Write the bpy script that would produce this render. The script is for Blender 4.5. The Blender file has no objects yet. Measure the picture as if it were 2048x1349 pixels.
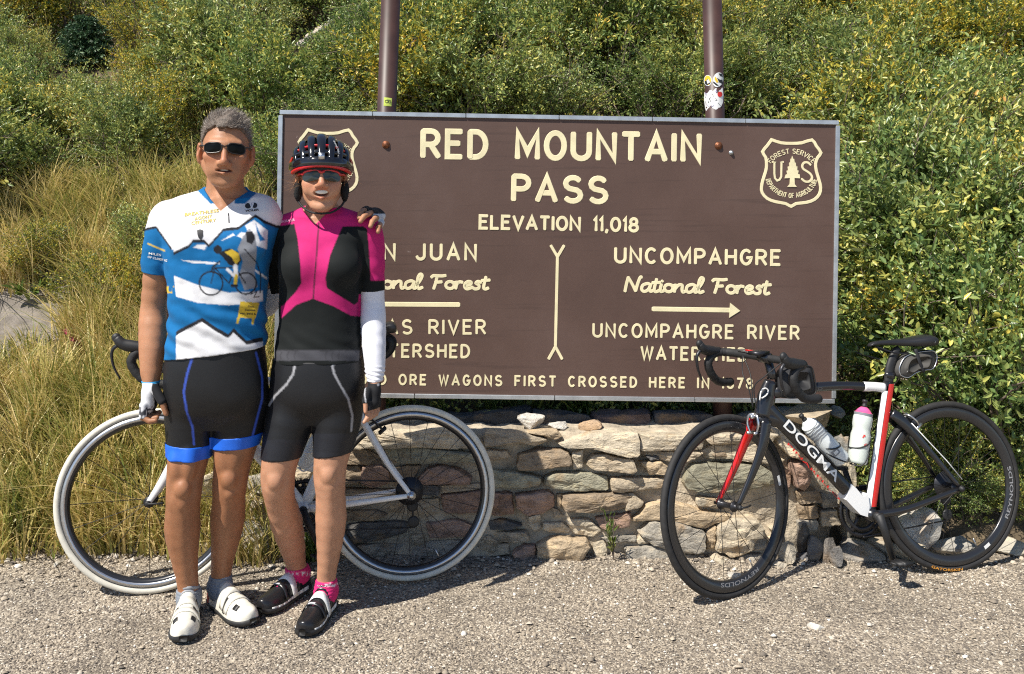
import bpy, bmesh, math, random
import numpy as np
from mathutils import Vector, Matrix

random.seed(7)
RNG = np.random.default_rng(11)
SC = bpy.context.scene
COL = SC.collection

# ------------------------------------------------------------------ camera
FPX, CX, HY, CAMZ = 1800.0, 1024.0, 447.0, 1.39      # focal length / principal column / horizon row (2048 px wide frame), eye height
cam_d = bpy.data.cameras.new('camera')
cam_d.sensor_width = 36.0
cam_d.lens = 36.0 * FPX / 2048.0
cam_d.shift_y = -(1349 / 2 - HY) / 2048.0
cam_d.clip_start, cam_d.clip_end = 0.05, 500
cam = bpy.data.objects.new('camera', cam_d)
cam.location = (0, 0, CAMZ)
cam.rotation_euler = (math.radians(90), 0, 0)
COL.objects.link(cam)
SC.camera = cam

# ------------------------------------------------------------------ sky, sun, exposure
SUN_DIR = Vector((0.56, 0.52, -1.0)).normalized()     # direction the light travels
world = bpy.data.worlds.new('World')
SC.world = world
world.use_nodes = True
wn, wl = world.node_tree.nodes, world.node_tree.links
sky = wn.new('ShaderNodeTexSky')
sky.sky_type = 'NISHITA'
sky.sun_disc = False
sky.sun_elevation = math.asin(-SUN_DIR.z)
sky.sun_rotation = math.atan2(-SUN_DIR.x, -SUN_DIR.y)
sky.altitude = 3300
wn['Background'].inputs[1].default_value = 0.10
wl.new(sky.outputs[0], wn['Background'].inputs[0])
sun_d = bpy.data.lights.new('sun', 'SUN')
sun_d.energy = 4.9
sun_d.angle = math.radians(0.55)
sun_d.color = (1.0, 0.945, 0.85)
sun = bpy.data.objects.new('sun', sun_d)
sun.rotation_euler = SUN_DIR.to_track_quat('-Z', 'Y').to_euler()
sun.location = (-4, -4, 8)
COL.objects.link(sun)
SC.view_settings.view_transform = 'Standard'
SC.view_settings.look = 'None'
SC.view_settings.gamma = 1
SC.view_settings.exposure = 0.55
SC.cycles.use_denoising = False
SC.cycles.filter_width = 1.15
SC.cycles.max_bounces = 5
SC.cycles.diffuse_bounces = 3
SC.cycles.transparent_max_bounces = 6

# ------------------------------------------------------------------ helpers
def P(x, y, d):
    """photograph pixel (2048 wide) at depth d -> world point"""
    return np.array([(x - CX) / FPX * d, d, CAMZ - (y - HY) / FPX * d])

def link(o, parent=None):
    COL.objects.link(o)
    if parent is not None:
        o.parent = parent
        if parent.parent is None:                          # parts are modelled in world coordinates
            o.matrix_parent_inverse = Matrix.Translation(-parent.location)
    return o

def make_mesh(name, verts, faces, smooth=True):
    me = bpy.data.meshes.new(name)
    v = np.asarray(verts, dtype=np.float32).reshape(-1, 3)
    if isinstance(faces, np.ndarray):
        k = faces.shape[1]
        n = len(faces)
        me.vertices.add(len(v))
        me.vertices.foreach_set('co', v.ravel())
        me.loops.add(n * k)
        me.loops.foreach_set('vertex_index', faces.astype(np.int32).ravel())
        me.polygons.add(n)
        me.polygons.foreach_set('loop_start', np.arange(0, n * k, k, dtype=np.int32))
        me.polygons.foreach_set('loop_total', np.full(n, k, dtype=np.int32))
    else:
        me.from_pydata(v.tolist(), [], faces)
    me.update(calc_edges=True)
    me.validate()
    if smooth:
        me.polygons.foreach_set('use_smooth', np.ones(len(me.polygons), dtype=bool))
    return me

def obj(name, verts, faces, mat, parent=None, smooth=True, color=None):
    me = make_mesh(name, verts, faces, smooth)
    if mat is not None:
        me.materials.append(mat)
    o = bpy.data.objects.new(name, me)
    if color is not None:
        o.color = (*color, 1)
    return link(o, parent)

def thing(name, label, cat, loc, group=None):
    o = bpy.data.objects.new(name, None)
    o.empty_display_size = 0.1
    o.location = Vector([float(c) for c in loc])
    COL.objects.link(o)
    return tag(o, label, cat, group)

def tag(o, label=None, cat=None, group=None, kind=None):
    if label: o['label'] = label
    if cat: o['category'] = cat
    if group: o['group'] = group
    if kind: o['kind'] = kind
    return o

class MB:
    """collects shapes into one mesh"""
    def __init__(s): s.v, s.f, s.n = [], [], 0
    def add(s, v, f):
        v = np.asarray(v, float).reshape(-1, 3)
        s.v.append(v)
        s.f += [tuple(int(i) + s.n for i in q) for q in f]
        s.n += len(v)
        return s
    def box(s, c, ex, ey, ez):
        c, ex, ey, ez = [np.asarray(a, float) for a in (c, ex, ey, ez)]
        v = [c + a * ex + b * ey + g * ez for a in (-1, 1) for b in (-1, 1) for g in (-1, 1)]
        return s.add(v, [(0, 1, 3, 2), (4, 6, 7, 5), (0, 4, 5, 1), (2, 3, 7, 6), (0, 2, 6, 4), (1, 5, 7, 3)])
    def tube(s, pts, r, n=10, caps=True, up=None, flat=None, closed=False):
        """tube along pts; r scalar or list; flat=(ra,rb) lists give elliptic sections with ra along 'up' reference"""
        pts = np.asarray(pts, float)
        m = len(pts)
        ra = np.full(m, r, float) if np.isscalar(r) else np.asarray(r, float)
        rb = ra if flat is None else np.asarray(flat, float) * np.ones(m)
        tan = np.zeros_like(pts)
        if closed:
            tan = np.roll(pts, -1, 0) - np.roll(pts, 1, 0)
        else:
            tan[1:-1] = pts[2:] - pts[:-2]
            tan[0], tan[-1] = pts[1] - pts[0], pts[-1] - pts[-2]
        tan /= np.linalg.norm(tan, axis=1)[:, None] + 1e-12
        ref = np.array([0, 0, 1.0]) if up is None else np.asarray(up, float)
        if up is None and abs(tan[0] @ ref) > 0.9: ref = np.array([1.0, 0, 0])
        vs = []
        u = ref - tan[0] * (ref @ tan[0]); u /= np.linalg.norm(u)
        ang = np.arange(n) / n * 2 * math.pi
        for i in range(m):
            if up is not None:
                u = ref - tan[i] * (ref @ tan[i])
            else:
                u = u - tan[i] * (u @ tan[i])
            u = u / (np.linalg.norm(u) + 1e-12)
            w = np.cross(tan[i], u)
            vs.append(pts[i] + np.outer(np.cos(ang) * ra[i], u) + np.outer(np.sin(ang) * rb[i], w))
        v = np.concatenate(vs)
        f = []
        last = m if closed else m - 1
        for i in range(last):
            a, b = i * n, ((i + 1) % m) * n
            for j in range(n):
                k = (j + 1) % n
                f.append((a + j, a + k, b + k, b + j))
        if caps and not closed:
            f.append(tuple(range(n - 1, -1, -1)))
            f.append(tuple(range((m - 1) * n, m * n)))
        return s.add(v, f)
    def lathe(s, o, axis, prof, n=16, caps=True):
        """revolve prof [(along, radius)] about axis through o"""
        o, axis = np.asarray(o, float), np.asarray(axis, float)
        axis = axis / np.linalg.norm(axis)
        pts = [o + axis * a for a, _ in prof]
        ref = np.array([0, 0, 1.0]) if abs(axis[2]) < 0.9 else np.array([1.0, 0, 0])
        u = np.cross(axis, ref); u /= np.linalg.norm(u)
        w = np.cross(axis, u)
        ang = np.arange(n) / n * 2 * math.pi
        v = np.concatenate([p + np.outer(np.cos(ang) * r, u) + np.outer(np.sin(ang) * r, w) for p, (_, r) in zip(pts, prof)])
        f = []
        m = len(prof)
        for i in range(m - 1):
            for j in range(n):
                k = (j + 1) % n
                f.append((i * n + j, i * n + k, (i + 1) * n + k, (i + 1) * n + j))
        if caps:
            f.append(tuple(range(n - 1, -1, -1)))
            f.append(tuple(range((m - 1) * n, m * n)))
        return s.add(v, f)
    def ellipsoid(s, c, ax, n=12, m=8):
        c = np.asarray(c, float)
        ax = [np.asarray(a, float) for a in ax]
        v, f = [], []
        for i in range(m + 1):
            t = math.pi * i / m
            for j in range(n):
                p = 2 * math.pi * j / n
                v.append(c + ax[0] * math.sin(t) * math.cos(p) + ax[1] * math.sin(t) * math.sin(p) + ax[2] * math.cos(t))
        for i in range(m):
            for j in range(n):
                k = (j + 1) % n
                f.append((i * n + j, (i + 1) * n + j, (i + 1) * n + k, i * n + k))
        return s.add(v, f)
    def build(s, name, mat, parent=None, smooth=True, color=None):
        return obj(name, np.concatenate(s.v), s.f, mat, parent, smooth, color)

def spline(pts, n=8):
    """Catmull-Rom through pts"""
    p = np.asarray(pts, float)
    p = np.vstack([2 * p[0] - p[1], p, 2 * p[-1] - p[-2]])
    out = []
    for i in range(1, len(p) - 2):
        for t in np.arange(n) / n:
            a, b, c, d = p[i - 1], p[i], p[i + 1], p[i + 2]
            out.append(0.5 * ((2 * b) + (c - a) * t + (2 * a - 5 * b + 4 * c - d) * t * t + (3 * b - a - 3 * c + d) * t ** 3))
    out.append(p[-2])
    return np.array(out)

def _hash(i, j, k, seed):
    h = (i.astype(np.int64) * 374761393 + j.astype(np.int64) * 668265263 + k.astype(np.int64) * 2147483647 + seed * 974634777) & 0xffffffff
    h = ((h ^ (h >> 13)) * 1274126177) & 0xffffffff
    return ((h ^ (h >> 16)) & 0xffff) / 65535.0

def vnoise(p, seed=0):
    p = np.asarray(p, float)
    i = np.floor(p).astype(np.int64)
    f = p - i
    f = f * f * (3 - 2 * f)
    r = 0
    for a in (0, 1):
        for b in (0, 1):
            for c in (0, 1):
                w = (f[:, 0] if a else 1 - f[:, 0]) * (f[:, 1] if b else 1 - f[:, 1]) * (f[:, 2] if c else 1 - f[:, 2])
                r = r + w * _hash(i[:, 0] + a, i[:, 1] + b, i[:, 2] + c, seed)
    return r * 2 - 1

def fbm(p, seed=0, oct=3):
    r, a = 0, 1.0
    p = np.asarray(p, float)
    for o in range(oct):
        r = r + a * vnoise(p * 2 ** o, seed + o)
        a *= 0.5
    return r

# ------------------------------------------------------------------ materials
def nt(m):
    m.use_nodes = True
    return m.node_tree.nodes, m.node_tree.links, m.node_tree.nodes['Principled BSDF']

def mat(name, col, rough=0.6, metal=0.0, spec=0.5, vary=0.0, vscale=30, bump=0.0, bscale=120, bdist=0.002, coat=0.0, sheen=0.0, trans=0.0, sss=0.0, objcol=False, attr=None):
    m = bpy.data.materials.new(name)
    n, l, b = nt(m)
    b.inputs['Roughness'].default_value = rough
    b.inputs['Metallic'].default_value = metal
    b.inputs['Specular IOR Level'].default_value = spec
    b.inputs['Coat Weight'].default_value = coat
    b.inputs['Coat Roughness'].default_value = 0.08
    b.inputs['Sheen Weight'].default_value = sheen
    b.inputs['Transmission Weight'].default_value = trans
    if sss:
        b.inputs['Subsurface Weight'].default_value = sss
        b.inputs['Subsurface Radius'].default_value = (0.012, 0.005, 0.003)
        b.inputs['Subsurface Scale'].default_value = 0.6
    tc = n.new('ShaderNodeTexCoord')
    src = None
    if objcol:
        oi = n.new('ShaderNodeObjectInfo'); src = oi.outputs['Color']
    elif attr:
        at = n.new('ShaderNodeAttribute'); at.attribute_name = attr; src = at.outputs['Color']
    else:
        rgb = n.new('ShaderNodeRGB'); rgb.outputs[0].default_value = (*col, 1); src = rgb.outputs[0]
    if vary:
        nz = n.new('ShaderNodeTexNoise'); nz.inputs['Scale'].default_value = vscale
        nz.inputs['Detail'].default_value = 5
        l.new(tc.outputs['Object'], nz.inputs['Vector'])
        mr = n.new('ShaderNodeMapRange')
        mr.inputs[1].default_value, mr.inputs[2].default_value = 0.3, 0.7
        mr.inputs[3].default_value, mr.inputs[4].default_value = 1 - vary, 1 + vary
        l.new(nz.outputs[0], mr.inputs[0])
        mx = n.new('ShaderNodeVectorMath'); mx.operation = 'SCALE'
        l.new(src, mx.inputs[0]); l.new(mr.outputs[0], mx.inputs['Scale'])
        src = mx.outputs[0]
    l.new(src, b.inputs['Base Color'])
    if bump:
        nb = n.new('ShaderNodeTexNoise'); nb.inputs['Scale'].default_value = bscale
        nb.inputs['Detail'].default_value = 6
        l.new(tc.outputs['Object'], nb.inputs['Vector'])
        bp = n.new('ShaderNodeBump'); bp.inputs['Strength'].default_value = bump; bp.inputs['Distance'].default_value = bdist
        l.new(nb.outputs[0], bp.inputs['Height']); l.new(bp.outputs[0], b.inputs['Normal'])
    return m

def ramp(n, stops):
    r = n.new('ShaderNodeValToRGB')
    e = r.color_ramp.elements
    while len(e) < len(stops): e.new(0.5)
    for q, (p, c) in zip(e, stops):
        q.position = p
        q.color = (*c, 1)
    return r

def leafmat(name, stops, tone=1.0, transl=0.35, rough=0.45, zscale=1.6, coherent=0.5, spec=0.5, objmix=0.0):
    """colour drawn per leaf, drifting with place; light passes through the blade"""
    m = bpy.data.materials.new(name)
    n, l, b = nt(m)
    geo = n.new('ShaderNodeNewGeometry')
    nz = n.new('ShaderNodeTexNoise'); nz.inputs['Scale'].default_value = zscale; nz.inputs['Detail'].default_value = 3
    l.new(geo.outputs['Position'], nz.inputs['Vector'])
    mr = n.new('ShaderNodeMapRange')
    mr.inputs[1].default_value, mr.inputs[2].default_value = 0.33, 0.67
    l.new(nz.outputs[0], mr.inputs[0])
    mixv = n.new('ShaderNodeMix')
    mixv.inputs['Factor'].default_value = coherent
    l.new(geo.outputs['Random Per Island'], mixv.inputs['A'])
    l.new(mr.outputs[0], mixv.inputs['B'])
    oi = n.new('ShaderNodeObjectInfo')
    mix2 = n.new('ShaderNodeMix'); mix2.inputs['Factor'].default_value = objmix
    l.new(mixv.outputs['Result'], mix2.inputs['A']); l.new(oi.outputs['Random'], mix2.inputs['B'])
    r = ramp(n, stops)
    l.new(mix2.outputs['Result'], r.inputs[0])
    sc = n.new('ShaderNodeVectorMath'); sc.operation = 'SCALE'; sc.inputs['Scale'].default_value = tone
    l.new(r.outputs[0], sc.inputs[0])
    l.new(sc.outputs[0], b.inputs['Base Color'])
    b.inputs['Roughness'].default_value = rough
    b.inputs['Specular IOR Level'].default_value = spec
    tr = n.new('ShaderNodeBsdfTranslucent')
    l.new(sc.outputs[0], tr.inputs['Color'])
    mx = n.new('ShaderNodeMixShader'); mx.inputs[0].default_value = transl
    l.new(b.outputs[0], mx.inputs[1]); l.new(tr.outputs[0], mx.inputs[2])
    l.new(mx.outputs[0], n['Material Output'].inputs['Surface'])
    return m
# ================================================================== ground and hillside
def gz(x, y):
    x, y = np.asarray(x, float), np.asarray(y, float)
    z = 0.030 * np.clip((-0.75 - x) / 0.5, 0, 1) * np.clip((y - 3.18) / 0.14, 0, 1)
    p = np.stack([x * 2.1, y * 2.1, np.zeros_like(x)], -1).reshape(-1, 3)
    return z + 0.007 * fbm(p, 3, 3).reshape(x.shape) * np.clip((np.hypot(x, y) - 1.0), 0, 1)

def hill_y0(x):
    """where the bank starts"""
    x = np.asarray(x, float)
    mid = np.clip((x + 1.05) / 0.35, 0, 1) * np.clip((1.62 - x) / 0.3, 0, 1)
    return 3.74 + 0.10 * np.clip((x - 1.2) / 0.5, 0, 1), mid * mid * (3 - 2 * mid)

def hz(x, y):
    x, y = np.asarray(x, float), np.asarray(y, float)
    y0, mid = hill_y0(x)
    side = np.clip(y - y0, 0, 100)
    s = 0.60 * side + 0.10 * (1 - np.exp(-side * 3))
    m = 0.44 * np.clip((y - 3.93) / 0.12, 0, 1) + 0.60 * np.clip(y - 4.05, 0, 100)
    z = s * (1 - mid) + m * mid
    p = np.stack([x * 0.9, y * 0.9, np.zeros_like(x)], -1).reshape(-1, 3)
    n = fbm(p, 21, 4).reshape(x.shape)
    return gz(x, y) - 0.01 + z + n * 0.10 * np.clip(side / 1.5, 0, 1)

def grid(x0, x1, y0, y1, hx, hy, fz):
    xs = np.arange(x0, x1 + hx / 2, hx); ys = np.arange(y0, y1 + hy / 2, hy)
    X, Y = np.meshgrid(xs, ys)
    Z = fz(X, Y)
    v = np.stack([X, Y, Z], -1).reshape(-1, 3)
    nx, ny = len(xs), len(ys)
    i = np.arange(nx * ny).reshape(ny, nx)
    f = np.stack([i[:-1, :-1], i[:-1, 1:], i[1:, 1:], i[1:, :-1]], -1).reshape(-1, 4)
    return v, f

def gravel_mat():
    m = bpy.data.materials.new('gravel_ground')
    n, l, b = nt(m)
    geo = n.new('ShaderNodeNewGeometry')
    v = n.new('ShaderNodeTexVoronoi'); v.inputs['Scale'].default_value = 150
    l.new(geo.outputs['Position'], v.inputs['Vector'])
    sep = n.new('ShaderNodeSeparateColor'); l.new(v.outputs['Color'], sep.inputs[0])
    r = ramp(n, [(0, (.12, .10, .085)), (.35, (.24, .20, .155)), (.7, (.375, .315, .24)), (.93, (.51, .44, .34)), (1, (.68, .62, .52))])
    l.new(sep.outputs[0], r.inputs[0])
    nz = n.new('ShaderNodeTexNoise'); nz.inputs['Scale'].default_value = 3.5; nz.inputs['Detail'].default_value = 6
    l.new(geo.outputs['Position'], nz.inputs['Vector'])
    mr = n.new('ShaderNodeMapRange'); mr.inputs[1].default_value, mr.inputs[2].default_value = .3, .7
    mr.inputs[3].default_value, mr.inputs[4].default_value = .66, 1.14
    l.new(nz.outputs[0], mr.inputs[0])
    sc = n.new('ShaderNodeVectorMath'); sc.operation = 'SCALE'
    l.new(r.outputs[0], sc.inputs[0]); l.new(mr.outputs[0], sc.inputs['Scale'])
    l.new(sc.outputs[0], b.inputs['Base Color'])
    b.inputs['Roughness'].default_value = .9
    bp = n.new('ShaderNodeBump'); bp.inputs['Strength'].default_value = .8; bp.inputs['Distance'].default_value = .006
    inv = n.new('ShaderNodeMath'); inv.operation = 'SUBTRACT'; inv.inputs[0].default_value = 1
    l.new(v.outputs['Distance'], inv.inputs[1]); l.new(inv.outputs[0], bp.inputs['Height'])
    l.new(bp.outputs[0], b.inputs['Normal'])
    return m
M_GRAVEL = gravel_mat()

v1, f1 = grid(-2.4, 2.4, 2.3, 4.1, .018, .018, gz)
g = obj('gravel_ground', v1, f1, M_GRAVEL)
tag(g, 'grey-brown gravel lay-by in front of the wall', kind='structure')
v2, f2 = grid(-40, 40, -40, 40, 1.6, 1.6, lambda x, y: np.full_like(x, -0.03))
tag(obj('ground', v2, f2, M_GRAVEL), kind='structure')

M_SOIL = mat('hill_soil', (.10, .075, .045), .95, vary=.4, vscale=5, bump=.6, bscale=40, bdist=.02)
v3, f3 = grid(-14, 14, 3.7, 22, .09, .09, hz)
tag(obj('hillside', v3, f3, M_SOIL), kind='structure')

# loose stones lying on the gravel: far too many to count
def pebbles(pos, size, rng):
    n = len(pos)
    base = np.array([[1, 0, 0], [0, 1, 0], [-1, 0, 0], [0, -1, 0], [0, 0, 1], [0, 0, -1]], float)
    base = np.concatenate([base, np.array([[.62, .62, .5], [-.62, .62, .5], [-.62, -.62, .5], [.62, -.62, .5]])])
    tri = np.array([[0, 6, 4], [6, 1, 4], [1, 7, 4], [7, 2, 4], [2, 8, 4], [8, 3, 4], [3, 9, 4], [9, 0, 4],
                    [0, 1, 6], [1, 2, 7], [2, 3, 8], [3, 0, 9]])
    V = base[None] * (1 + .25 * rng.uniform(-1, 1, (n, 10, 1)))
    V = V * (size[:, None] * rng.uniform(.65, 1.15, (n, 3)))[:, None, :] * np.array([1, 1, .72])
    a = rng.uniform(0, 6.28, n); c, s = np.cos(a), np.sin(a)
    X = V[..., 0] * c[:, None] - V[..., 1] * s[:, None]
    Y = V[..., 0] * s[:, None] + V[..., 1] * c[:, None]
    t = rng.normal(0, .3, n)[:, None]
    V = np.stack([X, Y * np.cos(t) - V[..., 2] * np.sin(t), Y * np.sin(t) + V[..., 2] * np.cos(t)], -1) + pos[:, None]
    F = tri[None] + (np.arange(n) * 10)[:, None, None]
    return V.reshape(-1, 3), F.reshape(-1, 3)

def pebble_mat():
    m = bpy.data.materials.new('pebble')
    n, l, b = nt(m)
    geo = n.new('ShaderNodeNewGeometry')
    r = ramp(n, [(0, (.11, .095, .08)), (.3, (.235, .195, .15)), (.62, (.37, .31, .235)), (.85, (.455, .385, .295)), (.95, (.58, .52, .44)), (1, (.74, .70, .62))])
    l.new(geo.outputs['Random Per Island'], r.inputs[0])
    l.new(r.outputs[0], b.inputs['Base Color'])
    b.inputs['Roughness'].default_value = .85
    return m
N = 70000
px = RNG.uniform(-2.3, 2.3, N); py = 2.5 + 1.55 * RNG.uniform(0, 1, N) ** 1.15
# loose stones gather unevenly
keep = vnoise(np.stack([px * 2.2, py * 2.2, px * 0], -1), 5) > RNG.uniform(-1.6, .5, N)
px, py = px[keep], py[keep]
sz = .0024 + .0040 * RNG.uniform(0, 1, len(px)) ** 2.2 + (RNG.uniform(0, 1, len(px)) > .992) * RNG.uniform(.002, .007, len(px))
pv, pf = pebbles(np.stack([px, py, gz(px, py) + sz * .25], -1), sz, RNG)
tag(obj('gravel', pv, pf, pebble_mat(), smooth=False), 'loose grey and tan gravel scattered over the ground', 'gravel', kind='stuff')

# coarser stones washed up along the foot of the wall and the bank
rs_ = np.random.default_rng(19)
ne = 900
ex_ = rs_.uniform(-2.2, 2.3, ne); ey_ = 3.76 - np.abs(rs_.normal(0, .11, ne)) - .05 * rs_.uniform(0, 1, ne)
sc_ = rs_.uniform(0, 1, 260); ex_ = np.r_[ex_, rs_.uniform(-2.2, 2.2, 260)]; ey_ = np.r_[ey_, 2.7 + sc_ * .9]
es_ = .005 + .010 * rs_.uniform(0, 1, len(ex_)) ** 2.5
ev, ef = pebbles(np.stack([ex_, ey_, gz(ex_, ey_) + es_ * .3], -1), es_, rs_)
tag(obj('gravel', ev, ef, bpy.data.materials['pebble'], smooth=False), 'coarser loose stones along the foot of the wall and bank', 'gravel', kind='stuff')

# ================================================================== the pass sign
SIGN_TL, SIGN_TR, SIGN_BL, SIGN_BR = P(560, 221, 3.85), P(1678, 243, 3.90), P(549, 792, 3.85), P(1670, 806, 3.90)
_ex = SIGN_TR - SIGN_TL; _ez = SIGN_BL - SIGN_TL
SIGN_N = np.cross(_ex, _ez); SIGN_N /= np.linalg.norm(SIGN_N)
if SIGN_N[1] > 0: SIGN_N = -SIGN_N                      # towards the viewer
def on_sign(x, y, lift=0.0):
    d = np.array([(x - CX) / FPX, 1.0, -(y - HY) / FPX]); o = np.array([0, 0, CAMZ])
    t = ((SIGN_TL - o) @ SIGN_N) / (d @ SIGN_N)
    return o + d * t + SIGN_N * lift

def sign_board_mat():
    m = bpy.data.materials.new('sign_brown_paint')
    n, l, b = nt(m)
    tc = n.new('ShaderNodeTexCoord')
    n1 = n.new('ShaderNodeTexNoise'); n1.inputs['Scale'].default_value = 2.4; n1.inputs['Detail'].default_value = 8; n1.inputs['Roughness'].default_value = .65
    l.new(tc.outputs['Object'], n1.inputs['Vector'])
    r = ramp(n, [(.25, (.072, .039, .029)), (.5, (.088, .049, .037)), (.75, (.108, .065, .052))])
    l.new(n1.outputs[0], r.inputs[0])
    mp = n.new('ShaderNodeMapping'); mp.inputs['Scale'].default_value = (1.2, 1, 30)
    l.new(tc.outputs['Object'], mp.inputs['Vector'])
    n2 = n.new('ShaderNodeTexNoise'); n2.inputs['Scale'].default_value = 2; n2.inputs['Detail'].default_value = 6
    l.new(mp.outputs[0], n2.inputs['Vector'])
    r2 = ramp(n, [(.33, (.80, .80, .80)), (.42, (1, 1, 1))])
    l.new(n2.outputs[0], r2.inputs[0])
    mx = n.new('ShaderNodeMix'); mx.data_type = 'RGBA'; mx.blend_type = 'MULTIPLY'; mx.inputs['Factor'].default_value = .8
    l.new(r.outputs[0], mx.inputs['A']); l.new(r2.outputs[0], mx.inputs['B'])
    # chips and scuffs that let the pale board through
    n3 = n.new('ShaderNodeTexNoise'); n3.inputs['Scale'].default_value = 9; n3.inputs['Detail'].default_value = 9; n3.inputs['Roughness'].default_value = .75
    l.new(tc.outputs['Object'], n3.inputs['Vector'])
    r3 = ramp(n, [(.675, (0, 0, 0)), (.70, (1, 1, 1))])
    l.new(n3.outputs[0], r3.inputs[0])
    mx2 = n.new('ShaderNodeMix'); mx2.data_type = 'RGBA'
    l.new(r3.outputs[0], mx2.inputs['Factor']); l.new(mx.outputs['Result'], mx2.inputs['A'])
    mx2.inputs['B'].default_value = (.26, .2, .18, 1)
    l.new(mx2.outputs['Result'], b.inputs['Base Color'])
    b.inputs['Roughness'].default_value = .62
    bp = n.new('ShaderNodeBump'); bp.inputs['Strength'].default_value = .12; bp.inputs['Distance'].default_value = .003
    l.new(n3.outputs[0], bp.inputs['Height']); l.new(bp.outputs[0], b.inputs['Normal'])
    return m
M_BOARD = sign_board_mat()
M_LETTER = mat('sign_cream_paint', (.75, .67, .42), .55, vary=.10, vscale=18)
M_ALU = mat('sign_frame_metal', (.50, .52, .54), .38, metal=.75, vary=.15, vscale=25)
M_POST = mat('post_brown_paint', (.056, .027, .022), .48, vary=.25, vscale=12)
M_RUST = mat('rusty_bolt', (.20, .075, .035), .5, metal=.6, vary=.4, vscale=120)
M_WHITE = mat('white_print', (.78, .78, .76), .5, vary=.06)
M_BLACKP = mat('black_print', (.015, .015, .017), .5)
M_YELLOWP = mat('yellow_print', (.75, .50, .03), .5)
M_LIME = mat('lime_sticker', (.62, .72, .12), .5)
M_REDP = mat('red_print', (.62, .03, .025), .45)
M_PURPLE = mat('violet_print', (.24, .20, .48), .5)

SIGN = thing('road_sign', 'large brown wooden pass sign on two posts behind the stone wall', 'road sign', (0.31, 3.95, 0.4))
TH = .022
c4 = [on_sign(566, 229), on_sign(1672, 249.5), on_sign(1664, 799.5), on_sign(555, 784.5)]
back = [p - SIGN_N * TH for p in c4]
obj('board', c4 + back, [(3, 2, 1, 0), (4, 5, 6, 7), (0, 1, 5, 4), (1, 2, 6, 5), (2, 3, 7, 6), (3, 0, 4, 7)], M_BOARD, SIGN, smooth=False)
def bar_between(a, b, w, up, mat_, name='frame_strip', front=.008, backd=.026):
    a, b = np.asarray(a), np.asarray(b)
    t = (b - a); L = np.linalg.norm(t); t /= L
    mb = MB(); mb.box((a + b) / 2 + SIGN_N * (front - backd) / 2, t * L / 2, np.cross(t, SIGN_N) * w / 2, SIGN_N * (front + backd) / 2)
    o = mb.build(name, mat_, SIGN, smooth=False)
    bv = o.modifiers.new('b', 'BEVEL'); bv.width = .0015; bv.segments = 1
    return o
fw = .0185
# the top and bottom strips come in short lengths butted end to end
for (y0, y1, xa, xb, n_) in ((225, 246, 560, 1678, 6), (788.5, 803, 550, 1670, 4)):
    for i in range(n_):
        t0, t1 = i / n_, (i + 1) / n_ - .0012
        bar_between(on_sign(xa + (xb - xa) * t0, y0 + (y1 - y0) * t0), on_sign(xa + (xb - xa) * t1, y0 + (y1 - y0) * t1), fw, None, M_ALU)
bar_between(on_sign(562, 231.5), on_sign(552, 783), fw, None, M_ALU)
bar_between(on_sign(1675, 252), on_sign(1667, 797), fw, None, M_ALU)

# ---- routed lettering: strokes of even width, drawn as raised paint with rounded ends
_lift = [0]
def ribbon(mb, pts2, half, tf, h=.0013):
    """pts2 in 2D, tf maps (x, y, lift) to world; half = half stroke width in the same 2D units"""
    p = np.asarray(pts2, float)
    keep = [0] + [i for i in range(1, len(p)) if np.hypot(*(p[i] - p[i - 1])) > 1e-6]
    p = p[keep]
    if len(p) < 2: return
    closed = np.hypot(*(p[0] - p[-1])) < 1e-6
    if closed: p = p[:-1]
    n = len(p)
    _lift[0] = (_lift[0] + 1) % 7
    hh = h + _lift[0] * .00016
    d = (np.roll(p, -1, 0) - p) if closed else np.diff(p, axis=0)
    d /= np.linalg.norm(d, axis=1)[:, None]
    V, rows = [], []
    prof = ((-1, 0), (-.86, 1), (.86, 1), (1, 0))
    for i in range(n):
        if closed: a, b = d[i - 1], d[i]
        else: a, b = d[max(i - 1, 0)], d[min(i, n - 2)]
        m = a + b; m /= np.linalg.norm(m) + 1e-9
        nrm = np.array([-m[1], m[0]])
        k = 1 / max(.45, nrm @ np.array([-b[1], b[0]]))
        rows.append([len(V) + j for j in range(4)])
        for s, z in prof:
            q = p[i] + nrm * half * s * k
            V.append(tf(q[0], q[1], hh * z))
    F = []
    for i in range(n if closed else n - 1):
        A, B = rows[i], rows[(i + 1) % n]
        for j in range(3): F.append((A[j], A[j + 1], B[j + 1], B[j]))
    if not closed:                                        # slightly rounded ends
        for e, dv in ((0, -d[0]), (n - 1, d[-1])):
            R = rows[e]; nrm = np.array([-dv[1], dv[0]]) if e else np.array([dv[1], -dv[0]])
            base = len(V)
            V.append(tf(*(p[e] + dv * half * .45 + nrm * half * .55), hh)); V.append(tf(*(p[e] + dv * half * .45 - nrm * half * .55), hh))
            F.append((R[2], R[1], base + 1, base)); 
            c = len(V); V.append(tf(*(p[e] + dv * half * .55 + nrm * half * .62), 0)); V.append(tf(*(p[e] + dv * half * .55 - nrm * half * .62), 0))
            F += [(base, base + 1, c + 1, c), (R[2], base, c, R[3]), (R[1], R[0], c + 1, base + 1)]
    mb.add(V, F)

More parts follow.
